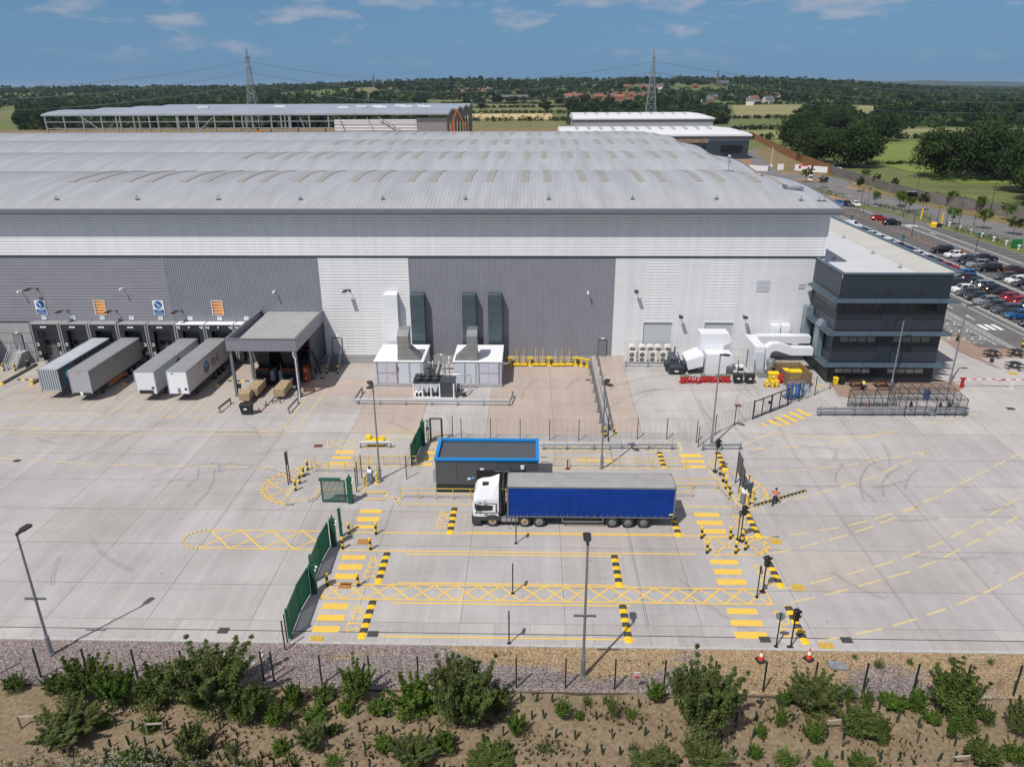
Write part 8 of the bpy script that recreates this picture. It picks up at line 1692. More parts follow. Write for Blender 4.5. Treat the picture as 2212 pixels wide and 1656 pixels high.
# ================================================================ buildings behind the warehouse
STEEL=M('frame_steel',(.40,.42,.44),.45,.5,.08,.2); SHINY=M('bright_roof_sheet',(.50,.54,.58),.33,.5,.10,.05,world=True)
t=thing('steel_frame_building','long half-built shed of bare steel columns under a bright roof','building under construction',(0,0,0))
X0,X1,Y0,Y1,ZE,ZG=-250,-43.3,400,568,20.6,1.0
b=B(); S=42; N=8
for k in range(4):
    pr=[(Y0+S*(k+j/N),ZE+1.7*(1-(2*j/N-1)**2)) for j in range(N+1)]
    b.loft([[(x,y,z+.35) for y,z in pr] for x in (X0-1.5,X1+1)],0,False,False); b.loft([[(x,y,z-.1) for y,z in pr][::-1] for x in (X0-1.5,X1+1)],0,False,False)
    b.loft([[(X1+1,y,z-.9) for y,z in pr],[(X1+1,y,z+.35) for y,z in pr]],0,False,False); b.loft([[(X0-1.5,y,z+.35) for y,z in pr],[(X0-1.5,y,z-.9) for y,z in pr]],0,False,False)
b.box(X0-1.5,X1+1,Y0-.6,Y0+.1,ZE-.5,ZE+.35); r_=b.obj('roof',SHINY,t)
rr=random.Random(5)
for x,y in ((-105,440),(-98,455),(-92,470),(-85,445),(-80,480),(-72,455),(-66,470),(-60,450),(-150,470),(-190,455)):
    b=B(); b.cbox(x,y,ZE+2.0,4+rr.random()*3,2.5,.7); b.obj('sheet_stack',HW,r_)
xs_=[X0+k*9.75 for k in range(16)]+[-213,-204,-196,-181,-176,-171,-148,-146,-128,-126,-124]
for x in xs_:
    b=B(); b.box(x-.3,x+.3,Y0-.3,Y0+.3,ZG,ZE-.3); b.obj('column',STEEL,t)
for x in [X0+k*20 for k in range(8)]:
    for y in (Y1,):
        b=B(); b.box(x-.35,x+.35,y-.4,y+.4,ZG,ZE-.3); b.obj('column',STEEL,t)
for z in (4.2,7.4,10.6,13.8,17.0): b=B(); b.box(X0,-58,Y0-.42,Y0-.31,z,z+.4); b.obj('side_rail',STEEL,t)
for p,q in (((-231,20),(-207,2)),((-176,8),(-163,19)),((-118,19),(-112,2)),((-98,19),(-92,2)),((-84,19),(-76,4)),((-78,19),(-64,11))): b=B(); b.bar((p[0],Y0-.6,p[1]),(q[0],Y0-.6,q[1]),.4); b.obj('brace',STEEL,t)
b=B(); wallH(b,-101,-58.8,ZG,18,Y0+.6,1.6,.1); b.obj('liner_wall',HW,t)
b=B(); wallV(b,-58.7,X1,ZG,16.6,Y0-.5,1.6,.15); b.box(-58.7,X1,Y0-.5,Y0-.1,16.65,18.6,1); b.obj('clad_wall',[M('clad_grey',(.26,.255,.26),.5),M('clad_dark',(.10,.105,.115),.5)],t)
b=B(); b.box(X1-.4,X1,Y0,Y1,15.5,ZE); b.box(X1-.4,X1,Y0,Y0+12,ZG,15.5); b.box(X1-.4,X1,Y1-30,Y1,ZG,15.5)
for k in range(6): b.box(X1-.4,X1,Y0+24+k*19,Y0+32+k*19,ZG,15.5)
b.obj('gable_wall',M('clad_dark',(.10,.105,.115),.5),t)
t=thing('concrete_pump','tall red folded boom standing at the end of the steel frame building','crane boom',(0,0,0)); x=-41; b=B(); b.bar((x,397,1),(x+.8,397,17),.8); b.obj('boom_lower',M('boom_red',(.50,.03,.02),.4),t); b=B(); b.bar((x+.8,397,16.5),(x+3,397,22.8),.6); b.bar((x+3,397,22.8),(x+7,398,15),.4); b.bar((x+7,398,15),(x+7,398,2),.3); b.obj('boom_upper',M('boom_orange',(.55,.12,.03),.4),t)
def shed(label,X0,X1,Y0,Y1,ze,nv,rise,wall,roofm,band=None,nl=12,office=False):
    t=thing('distribution_shed',label,'warehouse',(0,0,0)); S=(Y1-Y0)/nv; N=8
    b=B()
    for k in range(nv):
        pr=[(Y0+S*(k+j/N),ze+.5+rise*(1-(2*j/N-1)**2)) for j in range(N+1)]
        b.loft([[(X0-1,y,z) for y,z in pr],[(X1-12,y,z) for y,z in pr],[(X1-4,y,ze+.5+(z-ze-.5)*.7) for y,z in pr],[(X1+1,y,ze+.5+(z-ze-.5)*.25) for y,z in pr]],0,False,False)
        b.loft([[(X1+1,y,ze-.6) for y,z in pr],[(X1+1,y,ze+.5+(z-ze-.5)*.25) for y,z in pr]],0,False,False); b.loft([[(X0-1,y,z) for y,z in pr],[(X0-1,y,ze-.6) for y,z in pr]],0,False,False)
    b.box(X0-1,X1+1,Y0-1,Y0,ze-.3,ze+.5); ro_=b.obj('roof',roofm,t)
    for k in range(nl):
        x=X0+4+(X1-X0-18)*(k+.5)/nl; b=B(); pr=[(Y0+S*(.22+.25*j/3),0) for j in range(4)]; b.loft([[(x+o,y,ze+.56+rise*(1-(2*((y-Y0)/S)-1)**2)) for y,_ in pr] for o in (0,1.6)],0,False,False); b.obj('rooflight',M('rooflight_grey',(.35,.37,.38),.4),ro_)
    b=B(); b.box(X0,X1,Y0,Y1,.9,ze-.3); b.obj('wall',wall,t)
    if band: b=B(); b.box(X0-.05,X1+.05,Y0-.12,Y0-.01,ze-2.2,ze-.35); b.obj('wall_band',band,t)
    return t
shed('pale grey shed with a white roof in front of the second pylon',29.6,127,560,615,11.6,1,3.2,M('shed_grey',(.33,.35,.38),.5,0,.05,.1,world=True),M('white_shed_roof',(.66,.67,.69),.45,0,.04,.05,world=True),M('shed_band',(.23,.26,.31),.5),10)
t=shed('low white-roofed unit with a dark blue-grey office end behind the warehouse',13.7,101,368,410,11.6,1,2.6,M('unit_navy',(.028,.045,.065),.45,0,.05,.2,world=True),M('white_shed_roof',(.66,.67,.69),.45),M('unit_band',(.17,.21,.25),.5),12)
b=B(); b.box(58,82,367.6,367.9,8.3,10.6); b.obj('open_bay',M('unfinished_bay',(.22,.16,.12),.8,0,.4,1),t)
for x0,x1,z0,z1 in ((63,67,5,6.8),(72,81,5,6.8),(88,98,4.2,7.2),(90,94,1.2,3.4)): b=B(); b.box(x0,x1,367.7,367.95,z0,z1); b.obj('window',GLASS,t)
# pylons and lines
PY=M('pylon_steel',(.25,.28,.30),.55,.4)
def pylon(x,y,h,label):
    t=thing('pylon',label,'pylon',(x,y,0)); b=B(); w0=5.2; 
    def hw(z): f=z/h; return w0*(1-f)**1.25*(.9)+.55 if f<.55 else (w0*(.45)**1.25*.9+.55)*(1-(f-.55)/.45)+.25*((f-.55)/.45)
    lv=[0,.12,.23,.33,.42,.5,.57,.63,.69,.75,.81,.87,.93,1.0]; lv=[q*h for q in lv]
    for s in (-1,1):
        for u in (-1,1):
            for a,c in zip(lv,lv[1:]): b.bar((s*hw(a),u*hw(a),a),(s*hw(c),u*hw(c),c),.38 if a<h*.5 else .28)
    b.obj('leg_frame',PY,t); b=B()
    for i,(a,c) in enumerate(zip(lv,lv[1:])):
        for s in (-1,1):
            b.bar((-hw(a),s*hw(a),a),(hw(c),s*hw(c),c),.2); b.bar((hw(a),s*hw(a),a),(-hw(c),s*hw(c),c),.2); b.bar((s*hw(a),-hw(a),a),(s*hw(c),hw(c),c),.2); b.bar((s*hw(a),hw(a),a),(s*hw(c),-hw(c),c),.2); b.bar((-hw(c),s*hw(c),c),(hw(c),s*hw(c),c),.2)
    b.obj('lattice',PY,t)
    for f,L in ((.62,6),(.76,7.5),(.89,5.5)):
        z=f*h; b=B()
        for s in (-1,1): b.bar((0,s*hw(z),z),(.6,s*L,z+.4),.3); b.bar((0,s*hw(z),z+2.2),(.6,s*L,z+.4),.22); b.bar((.6,s*L,z+.4),(.6,s*L,z-2.4),.18)
        b.obj('crossarm',PY,t)
p1,p2=(-226.5,640),(96,650)
pylon(*p1,62,'lattice pylon behind the steel frame building'); pylon(*p2,60.5,'lattice pylon behind the pale grey shed')
CB=M('power_line',(.10,.12,.14),.6)
def cable(p,q,sag,label):
    t=B(); pts=[]
    for k in range(25): f=k/24; pts.append((p[0]+(q[0]-p[0])*f,p[1]+(q[1]-p[1])*f,p[2]+(q[2]-p[2])*f-4*sag*f*(1-f)))
    t.path(pts,.085,4); tag(t.obj('power_line',CB),label,'power line','power lines between the pylons')
for f,nm in ((.62,'lowest'),(.76,'middle'),(.89,'highest')):
    z1,z2=62*f-2.4,60.5*f-2.4
    for s,sd in ((-1,'near'),(1,'far')):
        L={.62:6,.76:7.5,.89:5.5}[f]*s
        cable((p1[0],p1[1]+L,z1),(p2[0],p2[1]+L,z2),15,nm+' power line between the two pylons, on the '+sd+' arms'); cable((-640,620+L,z1-6),(p1[0],p1[1]+L,z1),16,nm+' power line running left from the first pylon, '+sd+' arms'); cable((p2[0],p2[1]+L,z2),(640,690+L,z2-8),20,nm+' power line running right from the second pylon, '+sd+' arms')
# ---------------------------------------------------------------- fields, tracks
def patch(name,pts,mat,dz=.25,n=10):
    """a field laid on the terrain"""
    b=B(); (ax,ay),(bx,by),(cx_,cy),(dx,dy)=pts
    for j in range(n+1):
        v=j/n
        for i in range(n+1):
            u=i/n; x=(ax*(1-u)+bx*u)*(1-v)+(dx*(1-u)+cx_*u)*v; y=(ay*(1-u)+by*u)*(1-v)+(dy*(1-u)+cy*u)*v; b.v.append((x,y,max(hill(x,y),1.02)+dz))
    for j in range(n):
        for i in range(n): a=j*(n+1)+i; b.f.append((a,a+1,a+n+2,a+n+1)); b.m.append(0)
    return struct(b,name,mat)
patch('stubble_field',[(-72,770),(22,755),(20,860),(-78,875)],M('stubble',(.46,.36,.18),.95,0,.12,.05,stretch=(.2,1,1),world=True),.3)
patch('bare_earth',[(-520,590),(40,600),(60,645),(-560,645)],M('stripped_earth',(.22,.135,.07),.95,0,0,.03,col2=(.16,.14,.05),world=True),.2)
patch('site_ground',[(-260,226),(110,226),(120,600),(-480,600)],DIRT,.03)
patch('pasture',[(150,270),(330,270),(360,470),(150,500)],M('pasture_green',(.10,.15,.018),.95,0,0,.07,col2=(.18,.21,.04),stretch=(.35,1.4,1),world=True),.12)
patch('hay_meadow',[(135,512),(330,520),(380,620),(150,610)],M('hay_green',(.20,.20,.075),.95,0,.22,.05,stretch=(.3,1,1),world=True),.15)
patch('hay_meadow',[(205,800),(470,860),(560,1120),(260,1050)],M('dry_meadow',(.22,.20,.08),.95,0,.2,.03,stretch=(.3,1,1),world=True),.3)
for i,(pts,c) in enumerate((([(-90,900),(60,890),(70,1000),(-100,1010)],(.13,.14,.045)),([(-110,1030),(150,1015),(170,1120),(-120,1135)],(.15,.15,.055)),([(-140,1160),(90,1150),(100,1290),(-150,1290)],(.12,.14,.04)))): patch('meadow',pts,M('meadow_%s'%'abc'[i],c,.95,0,.2,.02,stretch=(.4,1.5,1),world=True),.35)
for i,(x,y) in enumerate(((-60,800),(-40,785),(-25,835),(-10,800),(5,795),(12,820),(-55,850),(-30,810))):
    b=B(); b.lathe([(1.1,-1.0),(1.1,1.0)],0,1.2,14,0,'y'); tag(b.obj('hay_bale',M('straw',(.33,.24,.10),.9,0,.2,1),loc=(x,y,hill(x,y)+.3),rz=rnd.random()*3),'round hay bale on the pale stubble field, '+nth(sorted([-60,-40,-25,-10,5,12,-55,-30]).index(x),8),'hay bale','round bales on the stubble field')
# small earthmoving machine
t=thing('excavator','orange excavator on the bare earth at the far left','excavator',(-205,585,1.2),.3); b=B(); b.rbox(-4,3,-1.6,1.6,1,2.6,.2); b.obj('house',M('digger_orange',(.55,.22,.03),.5),t); b=B(); b.box(-4.5,3.5,-1.7,-.9,0,1); b.box(-4.5,3.5,.9,1.7,0,1); b.obj('track',BLACK,t); b=B(); b.bar((-3,0,2),(-9,0,7),.8); b.bar((-9,0,7),(-13,0,2),.6); b.obj('boom',CHAS,t); b=B(); b.rbox(-1.5,.5,-1.3,.2,2.6,4.2,.1); b.obj('cab',GLASS,t)
# ---------------------------------------------------------------- town
HB=[M('brick_red',(.26,.10,.065),.85),M('render_pale',(.62,.60,.56),.8),M('brick_brown',(.20,.11,.075),.85)]; HRF=[M('roof_red_tile',(.24,.095,.06),.8),M('roof_slate',(.11,.11,.12),.7),M('roof_brown',(.16,.10,.075),.8)]
def house(x,y,wm,rm,label,w=10,d=8,h=5.5,rz=0,grp='houses in the distant village'):
    t=thing('house',label,'house',(x,y,hill(x,y)-.3),rz,grp); b=B(); b.box(-w/2,w/2,-d/2,d/2,0,h); b.raw([(-w/2,-d/2,h),(-w/2,d/2,h),(-w/2,0,h+d*.45),(w/2,-d/2,h),(w/2,d/2,h),(w/2,0,h+d*.45)],[(0,2,1),(3,4,5)])
    b.obj('wall',HB[wm],t); b=B(); o=.4; e=d*.45
    b.raw([(-w/2-o,-d/2-o,h-.3),(w/2+o,-d/2-o,h-.3),(w/2+o,0,h+e+.1),(-w/2-o,0,h+e+.1),(w/2+o,d/2+o,h-.3),(-w/2-o,d/2+o,h-.3)],[(0,1,2,3),(3,2,4,5)]); b.box(w*.3,w*.3+1,-.5,.5,h+e-.6,h+e+1.4); b.obj('roof',HRF[rm],t)
    for k in range(3):
        for z in (1.2,3.6): b=B() if (k,z)==(0,1.2) else b; b.box(-w*.35+k*w*.27,-w*.35+k*w*.27+1.3,-d/2-.06,-d/2-.01,z,z+1.3)
    return t
hs=[]; r=random.Random(11)
for nm,n,a0,a1,y0,y1,pw in (('red-roofed',30,.045,.165,1260,1480,.1),('pale-walled',12,-.125,-.035,1480,1640,.8),('red-roofed left-hand',12,-.375,-.27,1050,1250,.3),('brown-roofed',11,.205,.30,1050,1300,.5),('hilltop',10,.02,.2,1620,1760,.4),('far right',8,.42,.62,900,1150,.4)):
    pts=sorted((a0+(a1-a0)*r.random(),y0+(y1-y0)*r.random()) for _ in range(n))
    pts.sort(); q=len(pts)
    for i,(a,y) in enumerate(pts):
        wm=1 if r.random()<pw else r.choice([0,2]); rm=0 if nm.startswith('red') and r.random()<.7 else r.choice([1,2,0])
        house(a*y,y,wm,rm,('white' if wm==1 else 'red brick' if wm==0 else 'brown brick')+' house in the '+{'red-roofed':'dense red-roofed village quarter','pale-walled':'pale terrace left of the meadows','red-roofed left-hand':'red-roofed group far left','brown-roofed':'group below the church spire','hilltop':'hilltop among dark trees','far right':'woods at the far right'}[nm]+', '+nth(i,q),9+r.random()*7,8,5+r.random()*1.5,(r.random()-.5)*1.2)
DKST=M('church_stone',(.10,.10,.105),.9)
def church(x,y,h,label):
    t=thing('church',label,'church',(x,y,hill(x,y))); b=B(); b.box(-2.6,2.6,-2.6,2.6,0,h*.42); b.obj('tower',DKST,t); b=B(); b.loft([[(2.6*math.cos(a)*1.05,2.6*math.sin(a)*1.05,h*.42) for a in [k*math.pi/4 for k in range(8)]],[(.1*math.cos(a),.1*math.sin(a),h) for a in [k*math.pi/4 for k in range(8)]]]); b.obj('spire',DKST,t); b=B(); b.extx([(-4,0),(4,0),(4,7),(0,12),(-4,7)],2.6,24); b.obj('nave',DKST,t)
church((400.93,43.26)[0],1760,36,'dark church with a pointed spire on the wooded hill'); church((-377.02,37.42)[0],1900,34,'slender far church spire left of the meadows')
t=thing('farm_building','long low red-brown barn above the meadows','barn',((-31.37,21.25)[0],1330,hill(10,1330))); b=B(); b.box(-22,22,-5,5,0,4); b.obj('wall',HB[0],t); b=B(); b.extx([(-6,4),(6,4),(0,7.5)],-23,23); b.obj('roof',HRF[1],t)
# traffic on the far road
sheet('far_road',[(120,628),(420,690),(420,698),(120,636)],1.25,RASP)
def lorry(x,y,label):
    t=thing('lorry',label,'lorry',(x,y,hill(x,y)+1.3),.2); b=B(); b.rbox(-1.2,6,-1.3,1.3,1.1,4.0,.1); b.obj('box_body',WHITE,t); b=B(); b.rbox(-3.4,-1.3,-1.2,1.2,.7,3.4,.3); b.obj('cab',WHITE,t)
    for x_ in (-2.4,3.2,4.6):
        for s in (-1,1): b=B(); b.lathe([(.5,s*1.1-.15),(.5,s*1.1+.15)],x_,.5,10,0,'y'); b.obj('wheel',RUBBER,t)
lorry(300,672,'white lorry on the road beyond the trees at the right'); 
for x,k,c,l in ((282,'saloon','navy','dark car on the far road ahead of the white lorry'),(214,'van','navy','dark van on the far road left of the lorry'),(226,'hatchback','silver','silver car on the far road behind the dark van')):
    o=clone(CP[k][0]); y=631+(x-120)*.205; put(o,(x,y,2.4),.2,l,1.0); o['group']='cars on the far road'; bd=next(q for q in KIDS[o.name] if q.name.startswith('body')); bd.material_slots[0].link='OBJECT'; bd.material_slots[0].material=PAINT[c]

# ================================================================ vegetation
def leafm(n,c,v=.35): return M(n,c,.65,0,v,.7,spec=.2,leaf=.35)
LD=[leafm('leaf_dark',(.022,.042,.010)),leafm('leaf_mid',(.034,.062,.014)),leafm('leaf_olive',(.050,.072,.018))]
LB_=[leafm('leaf_fresh_dark',(.055,.10,.015)),leafm('leaf_fresh',(.085,.155,.024)),leafm('leaf_yellowgreen',(.14,.20,.034))]
LW=[leafm('leaf_willow_dark',(.070,.098,.026)),leafm('leaf_willow',(.11,.145,.042)),leafm('leaf_willow_pale',(.16,.19,.07))]
LF=[leafm('leaf_far_dark',(.020,.040,.013),.3),leafm('leaf_far_mid',(.032,.058,.018),.3),leafm('leaf_far_light',(.052,.080,.022),.3)]
LSC=[leafm('scrub_green',(.075,.10,.03)),leafm('scrub_pale',(.15,.15,.055)),leafm('scrub_straw',(.24,.20,.10))]
LO=[leafm('leaf_oak_dark',(.022,.044,.012)),leafm('leaf_oak_mid',(.042,.074,.020)),leafm('leaf_oak_light',(.066,.098,.028))]
BARK=M('bark',(.075,.055,.04),.9,0,.3,4)
def rv(r): 
    while 1:
        v=Vector((r.uniform(-1,1),r.uniform(-1,1),r.uniform(-1,1)))
        if .05<v.length<1: return v.normalized()
def leaves(b,r,c,rad,n,leaf,asp=1.6,m0=0,flat=.8):
    """n leaf blades in a shell-heavy clump of radius rad round c"""
    for _ in range(n):
        d=rv(r); p=Vector(c)+Vector((d.x,d.y,d.z*flat))*rad*(r.random()**.45); u=rv(r)*leaf*asp*.5; w=u.cross(rv(r)); 
        if w.length<1e-5: continue
        w=w.normalized()*leaf*.5*(.7+.6*r.random()); m=m0 if r.random()<.7 else r.randrange(3)
        b.raw([tuple(p-u),tuple(p-w*.8),tuple(p+u),tuple(p+w*.8)],[(0,1,2,3)],m)
def crown(r,W,H,z0,lobes,n,leaf,asp=1.5,shape='oak'):
    b=B()
    for k in range(lobes):
        if shape=='poplar': f=k/(lobes-1); rad=W*.5*(.35+.65*math.sin(math.pi*min(1,f*.9+.12))); c=(r.gauss(0,.05*W),r.gauss(0,.05*W),z0+H*f*.95)
        elif shape=='cone': f=k/(lobes-1); rad=W*.42*(1.05-f); c=(r.gauss(0,.12*W*(1-f)),r.gauss(0,.12*W*(1-f)),z0+H*f*.95)
        else:
            d=rv(r); f=.55+.35*r.random(); c=(d.x*W*.5*f,d.y*W*.5*f,z0+H*.5+d.z*H*.42*f); rad=W*(.15+.13*r.random())
        leaves(b,r,c,rad,n,leaf,asp,r.choice([0,1,1,2]))
    if shape=='oak': leaves(b,r,(0,0,z0+H*.45),W*.36,n*2,leaf,asp,0)
    return b
def trunk(r,h,w,spread,n=5):
    b=B(); b.path([(0,0,-.2),(r.gauss(0,.03)*h,r.gauss(0,.03)*h,h*.5),(r.gauss(0,.05)*h,r.gauss(0,.05)*h,h)],w,7,0,w*.45)
    for k in range(n):
        a=k*6.28/n+r.random(); z=h*(.45+.4*r.random()); b.path([(0,0,z),(math.cos(a)*spread*.5,math.sin(a)*spread*.5,z+spread*.35),(math.cos(a)*spread,math.sin(a)*spread,z+spread*.6)],w*.5,5,0,w*.12)
    return b
class Kind:
    """meshes of one sort of tree: crown and trunk shared by every copy"""
    def __init__(s,name,seed,W,H,z0,lobes,n,leaf,mats,asp=1.5,shape='oak',tw=.3,tmats=None):
        r=random.Random(seed); s.name=name; s.W=W; s.H=H+z0
        s.c=crown(r,W,H,z0,lobes,n,leaf,asp,shape).mesh('crown',mats); s.t=trunk(r,z0+H*.55,tw,W*.3).mesh('trunk',tmats or BARK)
    def put(s,x,y,w,h,label,group,cat='tree',z=None,rz=None,one=False):
        z=(max(hill(x,y),1.0) if y>120 else zg(x,y)) if z is None else z
        t=thing(s.name,label,cat,(x,y,z),rnd.random()*6.28 if rz is None else rz,group); t.scale=(w/s.W,w/s.W,h/s.H)
        for nm,me in (('crown',s.c),('trunk',s.t)):
            o=bpy.data.objects.new(nm,me); C.objects.link(o); o.parent=t
        return t
OAK=[Kind('oak_tree',k,16,14.5,.5,64,150,.62,LO,1.4) for k in (1,2,3)]
FAR=[Kind('tree',10+k,14,12,.8,18,40,1.6,[LF,LD,LF][k%3],1.3) for k in range(5)]
FARL=[Kind('tree',20+k,14,12,.8,18,40,1.6,[LF[1],LF[2],leafm('leaf_far_yellow',(.085,.11,.028),.3)],1.3) for k in range(2)]
POP=Kind('poplar_tree',31,5,19,1,14,26,1.1,LF,1.3,'poplar')
YT=[Kind('young_tree',40+k,2.4,3.4,1.2,14,42,.22,LB_ if k else LD,1.5,'oak',.05) for k in range(2)]
# large trees in the pasture on the right
G='large field trees beyond the timber fence'
for x,y,w,h,l in ((134,331,23,18,'large dark oak behind the orange-brown fence end'),(127,352,18,15,'oak pressed against the orange-brown fence, left of the larger one'),(139,414,19,20,'tall oak further back behind the orange-brown fence'),(148,398,15,13,'rounded oak between the two tall fence-side oaks'),(214,488,24,18,'broad oak standing alone with a clear trunk in the pasture'),(152,290,20,18,'left half of the big tree pair in the pasture'),(166,287,24,21,'right half of the big tree pair in the pasture'),(176,300,20,19,'tree just behind the big pair towards the right edge'),(144,216,16,20,'tall dark tree at the right edge behind the grey fence'),(152,228,18,22,'tallest dark tree cut by the right edge'),(158,248,18,19,'dark tree behind the right-edge pair'),(258,678,30,17,'wide dark tree by the far road at the pasture end'),(232,610,22,16,'round tree left of the far road lorry'),(190,560,18,14,'bushy tree at the end of the white shed'),(172,520,16,12,'low bushy tree beside the white shed corner')):
    rnd.choice(OAK).put(x,y,w,h,l,G)
# hedges
def hedge(label,pts,w,h,mats,leaf,dens,z=None,seed=1):
    r=random.Random(seed); b=B()
    for p,q in zip(pts,pts[1:]):
        L=math.hypot(q[0]-p[0],q[1]-p[1]); n=max(1,int(L/w*1.3))
        for k in range(n):
            f=(k+r.random())/n; x=p[0]+(q[0]-p[0])*f+r.gauss(0,w*.15); y=p[1]+(q[1]-p[1])*f+r.gauss(0,w*.15); zz=(max(hill(x,y),1.0) if z is None else z); leaves(b,r,(x,y,zz+h*.45),w*.55*(.7+.6*r.random()),dens,leaf,1.4,r.randrange(3),h/w*.9)
    t=thing('hedge',label,'hedge',(0,0,0)); b.obj('foliage',mats,t); b=B()
    for p,q in zip(pts,pts[1:]):
        L=math.hypot(q[0]-p[0],q[1]-p[1]); n=max(2,int(L/w/1.5))
        for k in range(n): f=(k+.5)/n; x,y=p[0]+(q[0]-p[0])*f,p[1]+(q[1]-p[1])*f; zz=(max(hill(x,y),1.0) if z is None else z); b.tube((x,y,zz-.1),(x,y,zz+h*.4),w*.05,5)
    b.obj('stem',BARK,t)
hedge('young planted hedge with pale stems between the car park and the road',[(99.8,182),(103,160),(106,146),(110,128),(114,108)],2.6,1.7,LB_,.2,70,1.15,1)
hedge('planted island of shrubs at the car park entrance',[(97,219),(100,208),(102,197),(100,192)],4.2,1.2,LB_,.24,110,1.15,2)
hedge('row of shrubs beside the roundabout behind the roof edge',[(87,262),(91,248),(95,236)],3.6,1.8,LB_,.26,100,1.15,3)
hedge('hedge in front of the stubble field',[(-75,745),(-30,742),(30,740),(52,700)],6,4.5,LF,1.1,70,None,4)
hedge('dark hedge behind the stubble field',[(-85,882),(-20,876),(35,868)],5,4,LF,1.1,60,None,5)
hedge('rough pale scrub inside the grey timber fence on the right',[(120,240),(127,218),(136,196),(150,170)],7,2.2,LSC,.45,130,1.1,6); hedge('scrub under the big pasture trees',[(143,282),(158,279),(172,281)],6,2.6,LF,.6,110,1.1,7)
for i,(pts,l) in enumerate((([(-120,1012),(60,1005),(180,1000)],'field hedge across the middle meadows'),([(-130,1142),(160,1130)],'field hedge above the middle meadows'),([(-150,1296),(100,1292)],'topmost field hedge below the houses'),([(60,890),(70,1000)],'short hedge running up between meadows'),([(140,508),(260,506),(340,512)],'hedge across the pasture behind the lone oak'),([(150,612),(300,622)],'hedge at the back of the hay meadow'),([(190,770),(330,800),(480,840)],'hedge in front of the dry meadow at the right'),([(230,1060),(400,1110),(560,1140)],'hedge behind the dry meadow at the right'),([(145,340),(300,352),(420,360)],'low hedge dividing the near pasture'))): hedge(l,pts,5 if i<8 else 3,4 if i<8 else 1.6,LF,1.2 if i<8 else .7,55,None,10+i)
# young trees along the road
pos=[(98.19,219.87),(104.07,218.43),(106.62,210.21),(101.88,207.93),(117.34,216.28),(119.70,206.31),(106.91,181.29),(120.08,194.31),(109.84,174.12),(103.17,187.71)]+[(117.18,273.99),(115.14,260.68),(116.37,249.32),(96.68,275.14),(97.21,259.57),(105.13,249.40),(102.93,215.58)]
pos.sort()
for i,(x,y) in enumerate(pos): rnd.choice(YT).put(x,y,2.6+rnd.random(),4.2+rnd.random()*1.2,'young roadside tree on a stake, '+nth(i,len(pos))+' along the car park road','young trees along the road',z=1.15)
# wooded belts: every tree its own object
r=random.Random(77); belts=[('left wood beyond the steel frame building',72,-.66,-.30,640,1000,10,17),('trees behind the steel frame building',52,-.44,-.115,655,900,9,16),('right-hand wood beyond the pasture',78,.34,.74,640,1080,10,18),('trees round the second pylon',26,.05,.24,690,950,9,17),('scattered meadow trees',14,-.10,.10,890,1280,8,14)]
for nm,n,a0,a1,y0,y1,h0,h1 in belts:
    pts=[]
    while len(pts)<n:
        y=y0+(y1-y0)*r.random(); a=a0+(a1-a0)*r.random()
        if nm.startswith('right') and a<.44 and 800<y<1080: continue
        pts.append((a,y))
    pts.sort()
    for i,(a,y) in enumerate(pts):
        h=h0+(h1-h0)*r.random(); k=r.choice(FAR+FAR+FARL); k.put(a*y,y,h*(1.0+.5*r.random()),h,('light green ' if k in FARL else 'dark green ')+'tree in the '+nm+', '+nth(i,n),nm)
for v,l in zip([(-281.45,28.20),(-267.11,28.14)],['left of two slim poplars on the skyline','right of two slim poplars on the skyline']): POP.put(v[0],900,4.5,24,l,'pair of poplars')
hk=[]
for i in range(44): hk.append((-.16+.36*r.random(),1560+330*r.random()))
hk.sort()
for i,(a,y) in enumerate(hk): 
    h=11+9*r.random(); r.choice(FAR).put(a*y,y,h*.85,h,'dark tree on the village skyline, '+nth(i,44),'skyline trees')
# the rest reads as one mass
b=B(); r=random.Random(5)
def clump(x,y,s,h,n=13):
    z=max(hill(x,y),1.0)
    m=r.randrange(3)
    for _ in range(n):
        d=rv(r); p=Vector((x+d.x*s*.5,y+d.y*s*.5,z+h*.45+d.z*h*.5)); u=rv(r)*s*.30; w=u.cross(rv(r)); w=w.normalized()*s*.26 if w.length>1e-4 else Vector((0,0,s*.2)); b.raw([tuple(p-u),tuple(p-w),tuple(p+u),tuple(p+w)],[(0,1,2,3)],m if r.random()<.75 else r.randrange(3))
cnt=0
while cnt<5200:
    y=1000+2300*r.random()**1.1; a=-.78+1.56*r.random(); x=a*y
    if -.13<a<.13 and y<1310: continue
    if .06<a<.15 and 1250<y<1490 and r.random()<.72: continue
    if .22<a<.5 and y<1120: continue
    if math.sin(x*.009+2)*math.sin(y*.006+1)>.55 and r.random()<.8: continue
    s=10+7*r.random(); clump(x,y,s,9+6*r.random()+(3 if y>1900 else 0)); cnt+=1
for _ in range(2600):
    nm,n,a0,a1,y0,y1,h0,h1=r.choice(belts[:4]); y=y0+(y1-y0)*r.random(); a=a0+(a1-a0)*r.random()
    if nm.startswith('right') and a<.46 and 790<y<1090: continue
    clump(a*y,y,7+5*r.random(),4+4*r.random(),9)
for _ in range(900):
    y=3300+2800*r.random(); a=.22+.55*r.random(); clump(a*y,y,38,16,8)
tag(b.obj('distant_woodland',LF),kind='stuff')
